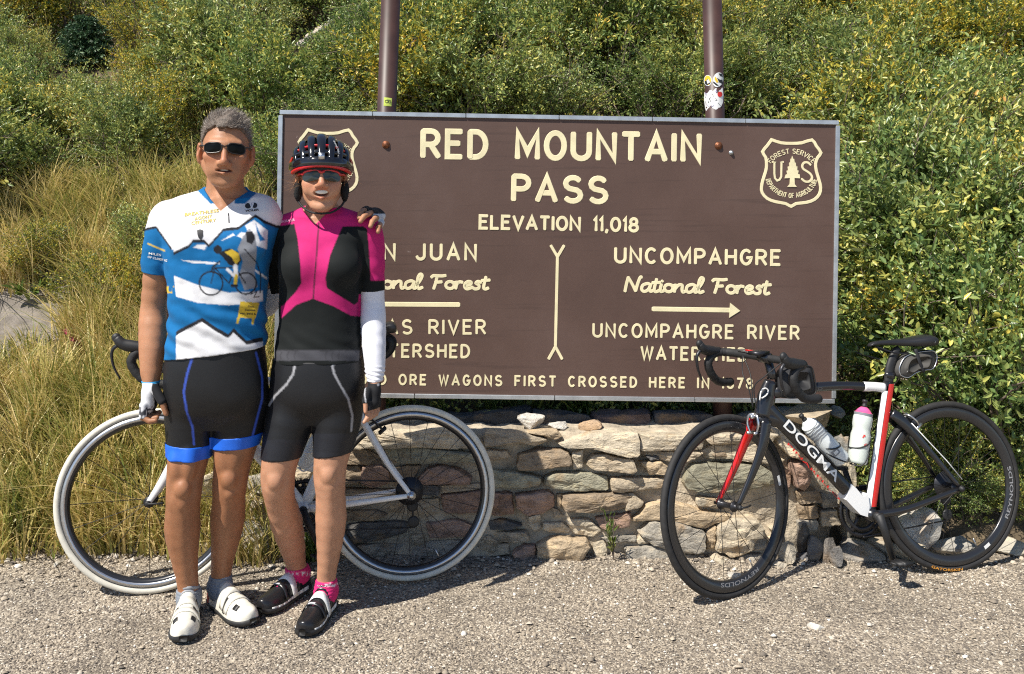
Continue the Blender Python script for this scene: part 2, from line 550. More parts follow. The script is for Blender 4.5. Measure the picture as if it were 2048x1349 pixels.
def arc(cx, cy, rx, ry, a0, a1, n=9):
    a = np.radians(np.linspace(a0, a1, n))
    return [(cx + rx * math.cos(t), cy + ry * math.sin(t)) for t in a]
def bowl(x0, y0, y1, w):                                 # D-shaped bowl on a stem at x0
    r = (y1 - y0) / 2
    k = max(w - r, .05)
    return [(x0, y1), (x0 + k, y1)] + arc(x0 + k, (y0 + y1) / 2, w - k, r, 90, -90, 9)[1:-1] + [(x0 + k, y0), (x0, y0)]
S_CURVE = arc(.3, .74, .27, .26, 35, 180, 8) + arc(.3, .74, .27, .24, 180, 270, 4)[1:] + arc(.3, .26, .29, .24, 90, 0, 4)[1:] + arc(.3, .26, .29, .26, 0, -145, 8)[1:]
GLYPH = {
    'A': (.66, [[(0, 0), (.33, 1), (.66, 0)], [(.12, .32), (.54, .32)]]),
    'B': (.56, [[(0, 0), (0, 1)], bowl(0, .52, 1, .5), bowl(0, 0, .52, .56)]),
    'C': (.6, [arc(.31, .5, .31, .5, 48, 312, 15)]),
    'D': (.58, [[(0, 0), (0, 1)], [(0, 1), (.2, 1)] + arc(.2, .5, .38, .5, 90, -90, 13)[1:-1] + [(.2, 0), (0, 0)]]),
    'E': (.5, [[(.5, 1), (0, 1), (0, 0), (.5, 0)], [(0, .53), (.42, .53)]]),
    'F': (.48, [[(.48, 1), (0, 1), (0, 0)], [(0, .52), (.4, .52)]]),
    'G': (.62, [arc(.31, .5, .31, .5, 48, 350, 16) + [(.62, .46), (.36, .46)]]),
    'H': (.58, [[(0, 0), (0, 1)], [(.58, 0), (.58, 1)], [(0, .52), (.58, .52)]]),
    'I': (.0, [[(0, 0), (0, 1)]]),
    'J': (.46, [[(.46, 1), (.46, .25)] + arc(.23, .25, .23, .25, 0, -165, 9)[1:]]),
    'L': (.46, [[(0, 1), (0, 0), (.46, 0)]]),
    'M': (.74, [[(0, 0), (0, 1), (.37, .22), (.74, 1), (.74, 0)]]),
    'N': (.6, [[(0, 0), (0, 1), (.6, 0), (.6, 1)]]),
    'O': (.66, [arc(.33, .5, .33, .5, 90, 450, 25)]),
    'P': (.55, [[(0, 0), (0, 1)], bowl(0, .46, 1, .55)]),
    'R': (.57, [[(0, 0), (0, 1)], bowl(0, .47, 1, .55), [(.28, .47), (.57, 0)]]),
    'S': (.6, [S_CURVE]),
    'T': (.56, [[(0, 1), (.56, 1)], [(.28, 1), (.28, 0)]]),
    'U': (.6, [[(0, 1), (0, .3)] + arc(.3, .3, .3, .3, 180, 360, 11)[1:-1] + [(.6, .3), (.6, 1)]]),
    'V': (.64, [[(0, 1), (.32, 0), (.64, 1)]]),
    'W': (.88, [[(0, 1), (.22, 0), (.44, .95), (.66, 0), (.88, 1)]]),
    'Y': (.6, [[(0, 1), (.3, .5), (.6, 1)], [(.3, .5), (.3, 0)]]),
    '0': (.58, [arc(.29, .5, .29, .5, 90, 450, 25)]),
    '1': (.12, [[(0, .8), (.12, 1), (.12, 0)]]),
    '7': (.5, [[(0, 1), (.5, 1), (.16, 0)]]),
    '8': (.54, [arc(.27, .75, .22, .25, 90, 450, 17), arc(.27, .26, .27, .26, 90, 450, 17)]),
    ',': (.06, [[(.06, .06), (0, -.16)]]),
}
def sp(*p): return [tuple(q) for q in spline(p, 5)]
SCRIPT = {
    'N': (.72, [sp((0, -.02), (.06, .5), (.14, 1.0)), sp((.14, 1), (.34, .5), (.5, .02)), sp((.5, .02), (.6, .6), (.70, 1.0), (.78, 1.04))]),
    'a': (.5, [sp((.44, .5), (.3, .58), (.08, .44), (.04, .14), (.16, .0), (.34, .14), (.46, .5)), sp((.46, .54), (.4, .16), (.46, .02), (.56, .08))]),
    't': (.3, [sp((.2, .92), (.12, .4), (.1, .08), (.18, .0), (.32, .08)), [(0, .64), (.38, .68)]]),
    'i': (.2, [sp((.1, .55), (.05, .2), (.08, .02), (.22, .08)), [(.13, .76), (.15, .80)]]),
    'o': (.46, [arc(.22, .28, .2, .27, 90, 450, 15), sp((.3, .52), (.42, .46), (.52, .5))]),
    'n': (.5, [[(.06, .55), (.0, .02)], sp((.02, .22), (.2, .52), (.36, .5), (.36, .2), (.40, .02), (.52, .08))]),
    'l': (.3, [sp((.0, .2), (.2, .6), (.3, .98), (.2, 1.08), (.1, .8), (.08, .25), (.14, .0), (.32, .1))]),
    'F': (.62, [sp((.26, .98), (.2, .5), (.1, .0)), sp((-.02, .86), (.1, .98), (.45, .96), (.66, 1.0)), [(.16, .48), (.48, .52)]]),
    'r': (.36, [[(.08, .55), (.0, .02)], sp((.04, .3), (.16, .52), (.32, .5))]),
    'e': (.42, [sp((.06, .24), (.3, .34), (.34, .5), (.2, .56), (.06, .4), (.04, .14), (.16, .0), (.42, .14))]),
    's': (.36, [sp((.36, .5), (.22, .57), (.12, .44), (.26, .28), (.24, .06), (.08, .0), (-.02, .08))]),
}
def line_strokes(text, glyphs, gap=.26, space=.62):
    x, out = 0.0, []
    prev = None
    for ch in text:
        if ch == ' ':
            x += space; prev = None; continue
        w, st = glyphs[ch]
        g_ = gap
        out += [[(x + a, b) for a, b in s] for s in st]
        x += w + g_
    return out, x - gap
def sign_text(text, p0, p1, cap, stroke, glyphs=GLYPH, gap=.26, space=.62, name='letter'):
    """text from baseline pixel p0 to p1, capitals 'cap' pixels tall"""
    st, W = line_strokes(text, glyphs, gap, space)
    A, B = on_sign(*p0), on_sign(*p1)
    L = np.linalg.norm(B - A); ex = (B - A) / L
    H = np.linalg.norm(on_sign(p0[0], p0[1] - cap) - A)
    ez = np.cross(SIGN_N, ex); ez = ez if ez[2] > 0 else -ez
    sx = L / W
    half = stroke / cap * H / 2
    x = 0.0
    for ch in text:                                       # every letter is a piece of its own
        if ch == ' ':
            x += space; continue
        w, strokes = glyphs[ch]
        mb = MB()
        for s in strokes:
            ribbon(mb, [((x + a) * sx, half + b * (H - 2 * half)) for a, b in s], half, lambda a, b, z: A + ex * a + ez * b + SIGN_N * z)
        mb.build(name, M_LETTER, SIGN, smooth=False)
        x += w + gap
sign_text('RED MOUNTAIN', (846, 319), (1398, 327), 62, 11.5, space=.85, gap=.34)
sign_text('PASS', (1027, 405.5), (1212, 410), 58, 11, gap=.34)
sign_text('ELEVATION 11,018', (960, 460), (1275, 466), 31, 6.2, space=.75, gap=.3)
sign_text('SAN JUAN', (700, 521), (951, 523), 36, 6.2, space=.95, gap=.42)
sign_text('UNCOMPAHGRE', (1231, 528), (1559, 533), 34, 6.2, gap=.36)
sign_text('ANIMAS RIVER', (672, 670), (970, 670), 31, 5, space=.85, gap=.38)
sign_text('WATERSHED', (722, 716), (938, 717.5), 29, 5, gap=.38)
sign_text('UNCOMPAHGRE RIVER', (1187, 676), (1597, 681), 30, 5, space=.8, gap=.38)
sign_text('WATERSHED', (1283, 721), (1492, 724.5), 29, 5, gap=.38)
sign_text('GOLD ORE WAGONS FIRST CROSSED HERE IN 1878', (698, 770), (1504, 779), 23, 4.2, space=.95, gap=.48)
sign_text('National Forest', (688, 580), (976, 582), 33, 6.4, SCRIPT, gap=.03, space=.42)
sign_text('National Forest', (1250, 586), (1538, 592), 34, 6.4, SCRIPT, gap=.03, space=.42)
def sign_strokes(name, lines, stroke, label):
    mb = MB()
    k = np.linalg.norm(on_sign(1101, 500) - on_sign(1100, 500))
    for ln in lines:
        ribbon(mb, ln, stroke / 2, lambda x, y, z: on_sign(x, y, z))
    o = mb.build(name, M_LETTER, SIGN, smooth=False); o['label'] = label
    # faces turned towards the viewer
    return o
sign_strokes('divider', [[(1115, 514), (1111, 692)], [(1102, 492), (1115, 514), (1128, 492)], [(1097.5, 718), (1111, 694), (1124, 718)]], 6, 'cream forked line between the two halves of the sign')
sign_strokes('arrow', [[(1306, 618.5), (1462, 621)]], 9.5, 'cream arrow bar pointing right')
sign_strokes('arrow', [[(918, 610), (762, 609)]], 9.5, 'cream arrow bar pointing left')
def flat_on_sign(name, pts, lift, mat_, label=None):
    P3 = [on_sign(x, y, lift) for x, y in pts]; n_ = len(P3)
    B3 = [on_sign(x, y, 0.0001) for x, y in pts]
    o = obj(name, P3 + B3, [tuple(range(n_))] + [(i, n_ + i, n_ + (i + 1) % n_, (i + 1) % n_) for i in range(n_)], mat_, SIGN, smooth=False)
    if label: o['label'] = label
    return o
flat_on_sign('arrow', [(1460, 606), (1480, 622), (1458, 636)], .0032, M_LETTER, 'cream arrow head pointing right')
flat_on_sign('arrow', [(764, 596), (744, 608), (764, 622)], .0032, M_LETTER, 'cream arrow head pointing left')

SHIELD = [(1495, 270), (1560, 291), (1630, 295), (1700, 291), (1768, 272), (1797, 312), (1828, 358), (1806, 390), (1792, 430), (1797, 480), (1815, 540), (1826, 590), (1818, 636), (1785, 673), (1730, 693), (1660, 701), (1627, 720), (1590, 701), (1520, 688), (1465, 666), (1432, 628), (1427, 590), (1437, 540), (1456, 480), (1461, 440), (1456, 390), (1434, 352), (1464, 312), (1495, 270)]
TREE = [(1633, 378), (1640, 400), (1646, 398), (1650, 425), (1657, 424), (1660, 450), (1668, 450), (1667, 476), (1676, 478), (1672, 500), (1683, 504), (1686, 530), (1648, 528), (1650, 570), (1664, 588), (1600, 588), (1616, 570), (1618, 528), (1582, 530), (1590, 505), (1600, 502), (1594, 480), (1606, 476), (1602, 452), (1614, 448), (1612, 425), (1620, 422), (1622, 398), (1628, 400)]
def shield(dx, dy, where):
    tr = lambda p: (1100 + p[0] * .29644 + dx, 200 + p[1] * .29644 + dy)
    lines = [[tr(p) for p in spline(SHIELD, 2)]]
    lines[0][-1] = lines[0][0]
    U = [(1500, 420), (1528, 420), (1514, 420), (1514, 500), (1518, 530), (1532, 546), (1548, 540), (1560, 520), (1562, 420), (1550, 420), (1574, 420)]
    S_ = [(1758, 440), (1740, 424), (1716, 424), (1702, 444), (1708, 466), (1732, 482), (1756, 500), (1768, 526), (1752, 550), (1722, 552), (1698, 534)]
    o = sign_strokes('shield_emblem', lines, 6.2, 'cream shield outline ' + where)
    mb = MB()
    for ln, w in (([tr(p) for p in U], 4.0), ([tr(p) for p in spline(S_, 3)], 4.6)):
        ribbon(mb, ln, w / 2, lambda x, y, z: on_sign(x, y, z))
    def bent(text, cx, cy, rx, ry, a0, a1, h, out):
        st, W = line_strokes(text, GLYPH, .3, .5)
        for s in st:
            q = []
            for a, b in s:
                t = math.radians(a0 + (a1 - a0) * a / W)
                r = h * b * (1 if out else -1)
                q.append((cx + (rx + r) * math.cos(t), cy - (ry + r) * math.sin(t)))
            ribbon(mb, q, .75, lambda x, y, z: on_sign(x, y, z))
    c = tr((1630, 500))
    bent('FOREST SERVICE', c[0], c[1] + 8, 52, 49, 143, 37, 9, True)
    bent('DEPARTMENT OF AGRICULTURE', c[0], c[1] + 4, 52, 44, 190, 350, 9, False)
    tag(mb.build('lettering', M_LETTER, SIGN, smooth=False), 'cream letters U S, FOREST SERVICE and DEPARTMENT OF AGRICULTURE', kind='stuff')
    flat_on_sign('pine_emblem', [tr(p) for p in TREE], .003, M_LETTER, 'cream pine tree emblem in the shield')
shield(0, 0, 'at the right of the sign')
shield(-927, -20, 'behind the helmet at the left of the sign')

def bolt(x, y, r, m=M_RUST):
    mb = MB(); mb.lathe(on_sign(x, y, 0), SIGN_N, [(0, r), (.003, r), (.0035, r * .8), (.009, r * .7), (.012, r * .35), (.0125, .0005)], 12)
    mb.build('bolt', m, SIGN)
bolt(772, 290, .017); bolt(1437, 292, .017); bolt(1462, 306, .010, M_ALU); bolt(1421, 745, .010, M_RUST)
# posts: round steel tubes behind the board
POST_L = [P(749, 900, 3.98), P(783, -40, 3.98)]
POST_R = [P(1447, 900, 4.03), P(1423, -40, 4.03)]
for nm, (a, b) in (('left', POST_L), ('right', POST_R)):
    a = a + (a - b) * .25; b = b + (b - a) * .12
    mb = MB(); r = .0425
    mb.tube([a, b], r, 28)
    o = mb.build('post', M_POST, SIGN); o['label'] = 'brown round steel post at the ' + nm
def on_post(post, x, y, lift=.0012):
    """point of the front half of a post seen at pixel x, y"""
    a, b = post; d0 = a[1]
    ax = (b - a) / np.linalg.norm(b - a)
    o = np.array([0, 0, CAMZ]); d = np.array([(x - CX) / FPX, 1.0, -(y - HY) / FPX])
    w = o - a
    D = d - ax * (d @ ax); W = w - ax * (w @ ax)
    R = .0425 + lift
    A, B, C = D @ D, 2 * D @ W, W @ W - R * R
    q = max(B * B - 4 * A * C, 0)
    return o + d * ((-B - math.sqrt(q)) / (2 * A))
def sticker(post, pts, mat_, label, lift=.0012):
    c = np.mean(pts, 0)
    pts = np.asarray(pts, float)
    V = []; F = []
    n_ = len(pts); K = 4
    for k in range(K + 1):
        for p in pts:
            q = c + (p - c) * (k / K)
            V.append(on_post(post, q[0], q[1], lift))
    for k in range(K):
        for i in range(n_):
            j = (i + 1) % n_
            F.append((k * n_ + i, k * n_ + j, (k + 1) * n_ + j, (k + 1) * n_ + i))
    o = obj('sticker', V, F, mat_, SIGN); o['label'] = label
    return o
def ell(cx, cy, rx, ry, n_=20, rot=0):
    return [(cx + rx * math.cos(t) * math.cos(rot) - ry * math.sin(t) * math.sin(rot), cy + rx * math.cos(t) * math.sin(rot) + ry * math.sin(t) * math.cos(rot)) for t in np.arange(n_) / n_ * 6.2832]
sticker(POST_L, [(768, 195), (776, 195.8), (784, 197), (783.5, 205), (783, 213), (775, 212.6), (767, 212), (767.5, 204)], M_LIME, 'small lime square sticker reading do')
for q in (ell(773, 203, 3.1, 2.6, 12), ell(779, 203.4, 2.6, 2.9, 12)):
    mb = MB(); mb.tube([on_post(POST_L, a, b, .002) for a, b in q], .0009, 5, closed=True); mb.build('print', M_BLACKP, SIGN)
mb = MB(); mb.tube([on_post(POST_L, 775.6, 198, .002), on_post(POST_L, 775.6, 205.5, .002)], .0009, 5); mb.build('print', M_BLACKP, SIGN)
sticker(POST_R, ell(1415.5, 161.5, 8, 11), M_WHITE, 'oval white and yellow sticker')
sticker(POST_R, ell(1415.5, 161, 6.6, 9.6), M_YELLOWP, 'yellow middle of the oval sticker', .0020)
sticker(POST_R, [(1409.5, 163), (1415, 158), (1421, 164), (1420, 168), (1414, 171), (1410, 168)], M_BLACKP, 'dark mark on the oval sticker', .0026)
sticker(POST_R, [(1413, 161), (1417, 159), (1420, 165), (1415, 168)], M_WHITE, 'white mark on the oval sticker', .0032)
sticker(POST_R, ell(1436, 160, 10.5, 15, rot=.25), M_WHITE, 'oval black and white sticker')
sticker(POST_R, [(1437, 147), (1444, 148), (1446, 155), (1440, 152)], M_BLACKP, 'black print on the oval sticker', .0022)
sticker(POST_R, [(1430, 153), (1434, 158), (1437, 165), (1433, 166), (1429, 159)], M_YELLOWP, 'yellow stripe on the oval sticker', .0022)
sticker(POST_R, [(1434, 156), (1445, 160), (1446, 170), (1438, 165)], M_BLACKP, 'black print on the oval sticker', .0022)
sticker(POST_R, [(1427, 163), (1436, 170), (1438, 173), (1432, 171), (1426, 166)], M_BLACKP, 'black band on the oval sticker', .0024)
sticker(POST_R, [(1409, 185), (1420, 181), (1432, 177), (1445, 176), (1447, 190), (1446, 205), (1442, 214), (1432, 220), (1425, 217), (1412, 222), (1410, 215), (1408, 199)], M_WHITE, 'torn white sticker covered in scribbles')
sticker(POST_R, ell(1440, 189, 5, 5.4), M_REDP, 'red round sticker', .0024)
for i, q in enumerate(([(1410, 186), (1413, 189), (1411, 196)], [(1418, 196), (1422, 203), (1416, 206), (1421, 195)], [(1425, 205), (1427, 212), (1422, 214)], [(1424, 188), (1427, 193)], [(1430, 183), (1434, 186), (1432, 180)], [(1436, 206), (1441, 212)], [(1414, 209), (1417, 213)], [(1431, 197), (1434, 201), (1430, 202)])):
    mb = MB(); mb.tube([on_post(POST_R, a, b, .0016) for a, b in q], .0011, 5)
    mb.build('print', (M_PURPLE, M_BLACKP)[i % 2], SIGN)
# ================================================================== rubble stone wall
def stone_mat():
    m = bpy.data.materials.new('rubble_stone')
    n, l, b = nt(m)
    tc = n.new('ShaderNodeTexCoord'); oi = n.new('ShaderNodeObjectInfo')
    mp = n.new('ShaderNodeMapping'); mp.inputs['Scale'].default_value = (1, 1, 2.2)
    l.new(tc.outputs['Object'], mp.inputs['Vector'])
    n1 = n.new('ShaderNodeTexNoise'); n1.inputs['Scale'].default_value = 16; n1.inputs['Detail'].default_value = 8; n1.inputs['Roughness'].default_value = .65
    l.new(mp.outputs[0], n1.inputs['Vector'])
    r1 = ramp(n, [(.28, (.50, .48, .46)), (.5, (1, 1, 1)), (.72, (1.45, 1.36, 1.2))])
    l.new(n1.outputs[0], r1.inputs[0])
    mx = n.new('ShaderNodeMix'); mx.data_type = 'RGBA'; mx.blend_type = 'MULTIPLY'; mx.inputs['Factor'].default_value = 1
    l.new(oi.outputs['Color'], mx.inputs['A']); l.new(r1.outputs[0], mx.inputs['B'])
    # ochre lichen and iron stains
    n2 = n.new('ShaderNodeTexNoise'); n2.inputs['Scale'].default_value = 9; n2.inputs['Detail'].default_value = 6
    l.new(tc.outputs['Object'], n2.inputs['Vector'])
    r2 = ramp(n, [(.58, (0, 0, 0)), (.72, (.6, .6, .6))])
    l.new(n2.outputs[0], r2.inputs[0])
    mx2 = n.new('ShaderNodeMix'); mx2.data_type = 'RGBA'
    l.new(r2.outputs[0], mx2.inputs['Factor']); l.new(mx.outputs['Result'], mx2.inputs['A'])
    mx2.inputs['B'].default_value = (.40, .25, .12, 1)
    l.new(mx2.outputs['Result'], b.inputs['Base Color'])
    b.inputs['Roughness'].default_value = .88
    b.inputs['Specular IOR Level'].default_value = .3
    n3 = n.new('ShaderNodeTexNoise'); n3.inputs['Scale'].default_value = 55; n3.inputs['Detail'].default_value = 8; n3.inputs['Roughness'].default_value = .7
    l.new(mp.outputs[0], n3.inputs['Vector'])
    bp = n.new('ShaderNodeBump'); bp.inputs['Strength'].default_value = 1; bp.inputs['Distance'].default_value = .014
    l.new(n3.outputs[0], bp.inputs['Height']); l.new(bp.outputs[0], b.inputs['Normal'])
    return m
M_STONE = stone_mat()
M_MORTAR = mat('sandy_mortar', (.43, .36, .265), .95, vary=.3, vscale=14, bump=1.0, bscale=60, bdist=.01)
WALL_D = 3.79
WALL = thing('stone_wall', 'low rubble stone wall with sandy mortar under the brown sign', 'wall', (.1, 3.85, 0))

def wpt(x, y, d=WALL_D): return P(x, y, d)

# mortar core: a rough slab, top at about .5 m
WT = .505
def wall_top(x):
    return WT - .30 * np.clip((-.62 - x) / .5, 0, 1) - .16 * np.clip((x - 1.20) / .25, 0, 1)
def build_core():
    xs = np.arange(-1.17, 1.50, .022); zs = np.linspace(-.06, 1, 26)
    V, F = [], []
    nx, nz = len(xs), len(zs)
    X, T = np.meshgrid(xs, zs)
    top = wall_top(X)
    Z = np.where(T < 0, -.06, T * top)
    n_ = fbm(np.stack([X * 9, Z * 9, X * 0], -1).reshape(-1, 3), 31, 4).reshape(X.shape)
    end = np.clip((X - 1.15) / .35, 0, 1) ** 1.5 * .22
    Yf = WALL_D - .004 + .018 * n_ + .03 * T + end
    front = np.stack([X, Yf, Z], -1)
    rows = [front[i] for i in range(nz)]
    # top, then back
    for k in range(1, 13):
        t = k / 12
        y = Yf[-1] * (1 - t) + (4.08) * t
        zt = top[-1] + .010 * fbm(np.stack([xs * 14, y * 14, xs * 0], -1), 37, 3) + .012 * t
        rows.append(np.stack([xs, y, zt], -1))
    rows.append(np.stack([xs, np.full(nx, 4.09), np.full(nx, -.05)], -1))
    V = np.concatenate(rows)
    R = len(rows)
    i = np.arange(R * nx).reshape(R, nx)
    F = np.stack([i[:-1, :-1], i[:-1, 1:], i[1:, 1:], i[1:, :-1]], -1).reshape(-1, 4).tolist()
    F.append([int(q) for q in i[:, 0]][::-1]); F.append([int(q) for q in i[:, -1]])
    obj('mortar_core', V, F, M_MORTAR, WALL)
build_core()

def star_stone(name, pts3, normal, proud, color, parent, seed, depth=.05, rough=.0065, mat_=None, n_b=44, dome=.12):
    """a stone with outline pts3 (3D, roughly planar), bulging along normal"""
    p = np.asarray(pts3, float)
    c = p.mean(0)
    # resample the outline, corners slightly rounded
    q = np.vstack([p, p[:1]])
    seg = np.linalg.norm(np.diff(q, axis=0), axis=1); cum = np.r_[0, np.cumsum(seg)]
    t = np.linspace(0, cum[-1], n_b, endpoint=False)
    b = np.stack([np.interp(t, cum, q[:, k]) for k in range(3)], -1)
    b = .7 * b + .15 * (np.roll(b, 1, 0) + np.roll(b, -1, 0))
    size = np.sqrt(np.mean(np.sum((b - c) ** 2, 1)))
    jit = fbm(b * 45, seed, 3)[:, None] * .055
    b = c + (b - c) * (1 + jit)
    normal = np.asarray(normal, float)
    rings = [(1.0, -depth), (1.0, -proud * .2), (.985, proud * .55), (.955, proud * .92), (.86, proud), (.72, proud * (1 + dome * .3)), (.54, proud * (1 + dome * .6)), (.36, proud * (1 + dome)), (.18, proud * (1 + dome))]
    V = []
    rng = np.random.default_rng(seed)
    tilt = rng.normal(0, .13, 3)
    for s, h in rings:
        ring = c + (b - c) * s
        hh = h + ((ring - c) @ tilt if h > 0 else 0)
        V.append(ring + normal * np.reshape(hh, (-1, 1)))
    V.append((c + normal * proud * (1 + dome))[None])
    V = np.concatenate(V)
    d = fbm(V * 24, seed + 3, 4)
    mask = np.ones(len(V)); mask[:n_b] = 0
    # slabby fracture: terraces in the surface
    terr = np.round(fbm(V * np.array([9, 9, 30]), seed + 9, 2) * 3) / 3
    V = V + normal * ((d * rough + terr * rough * 1.1) * mask)[:, None]
    V = V + (fbm(V * 30, seed + 5, 2) * .003 * mask)[:, None] * ((V - c) / (size + 1e-6))
    F = []
    for k in range(len(rings) - 1):
        for i in range(n_b):
            j = (i + 1) % n_b
            F.append((k * n_b + i, k * n_b + j, (k + 1) * n_b + j, (k + 1) * n_b + i))
    e = (len(rings) - 1) * n_b
    for i in range(n_b): F.append((e + i, e + (i + 1) % n_b, len(V) - 1))
    # orientation check
    me_n = np.cross(V[F[-1][1]] - V[F[-1][0]], V[F[-1][2]] - V[F[-1][0]])
    if me_n @ normal < 0: F = [tuple(reversed(f)) for f in F]
    o = obj(name, V, F, mat_ or M_STONE, parent, smooth=False, color=color)
    return o

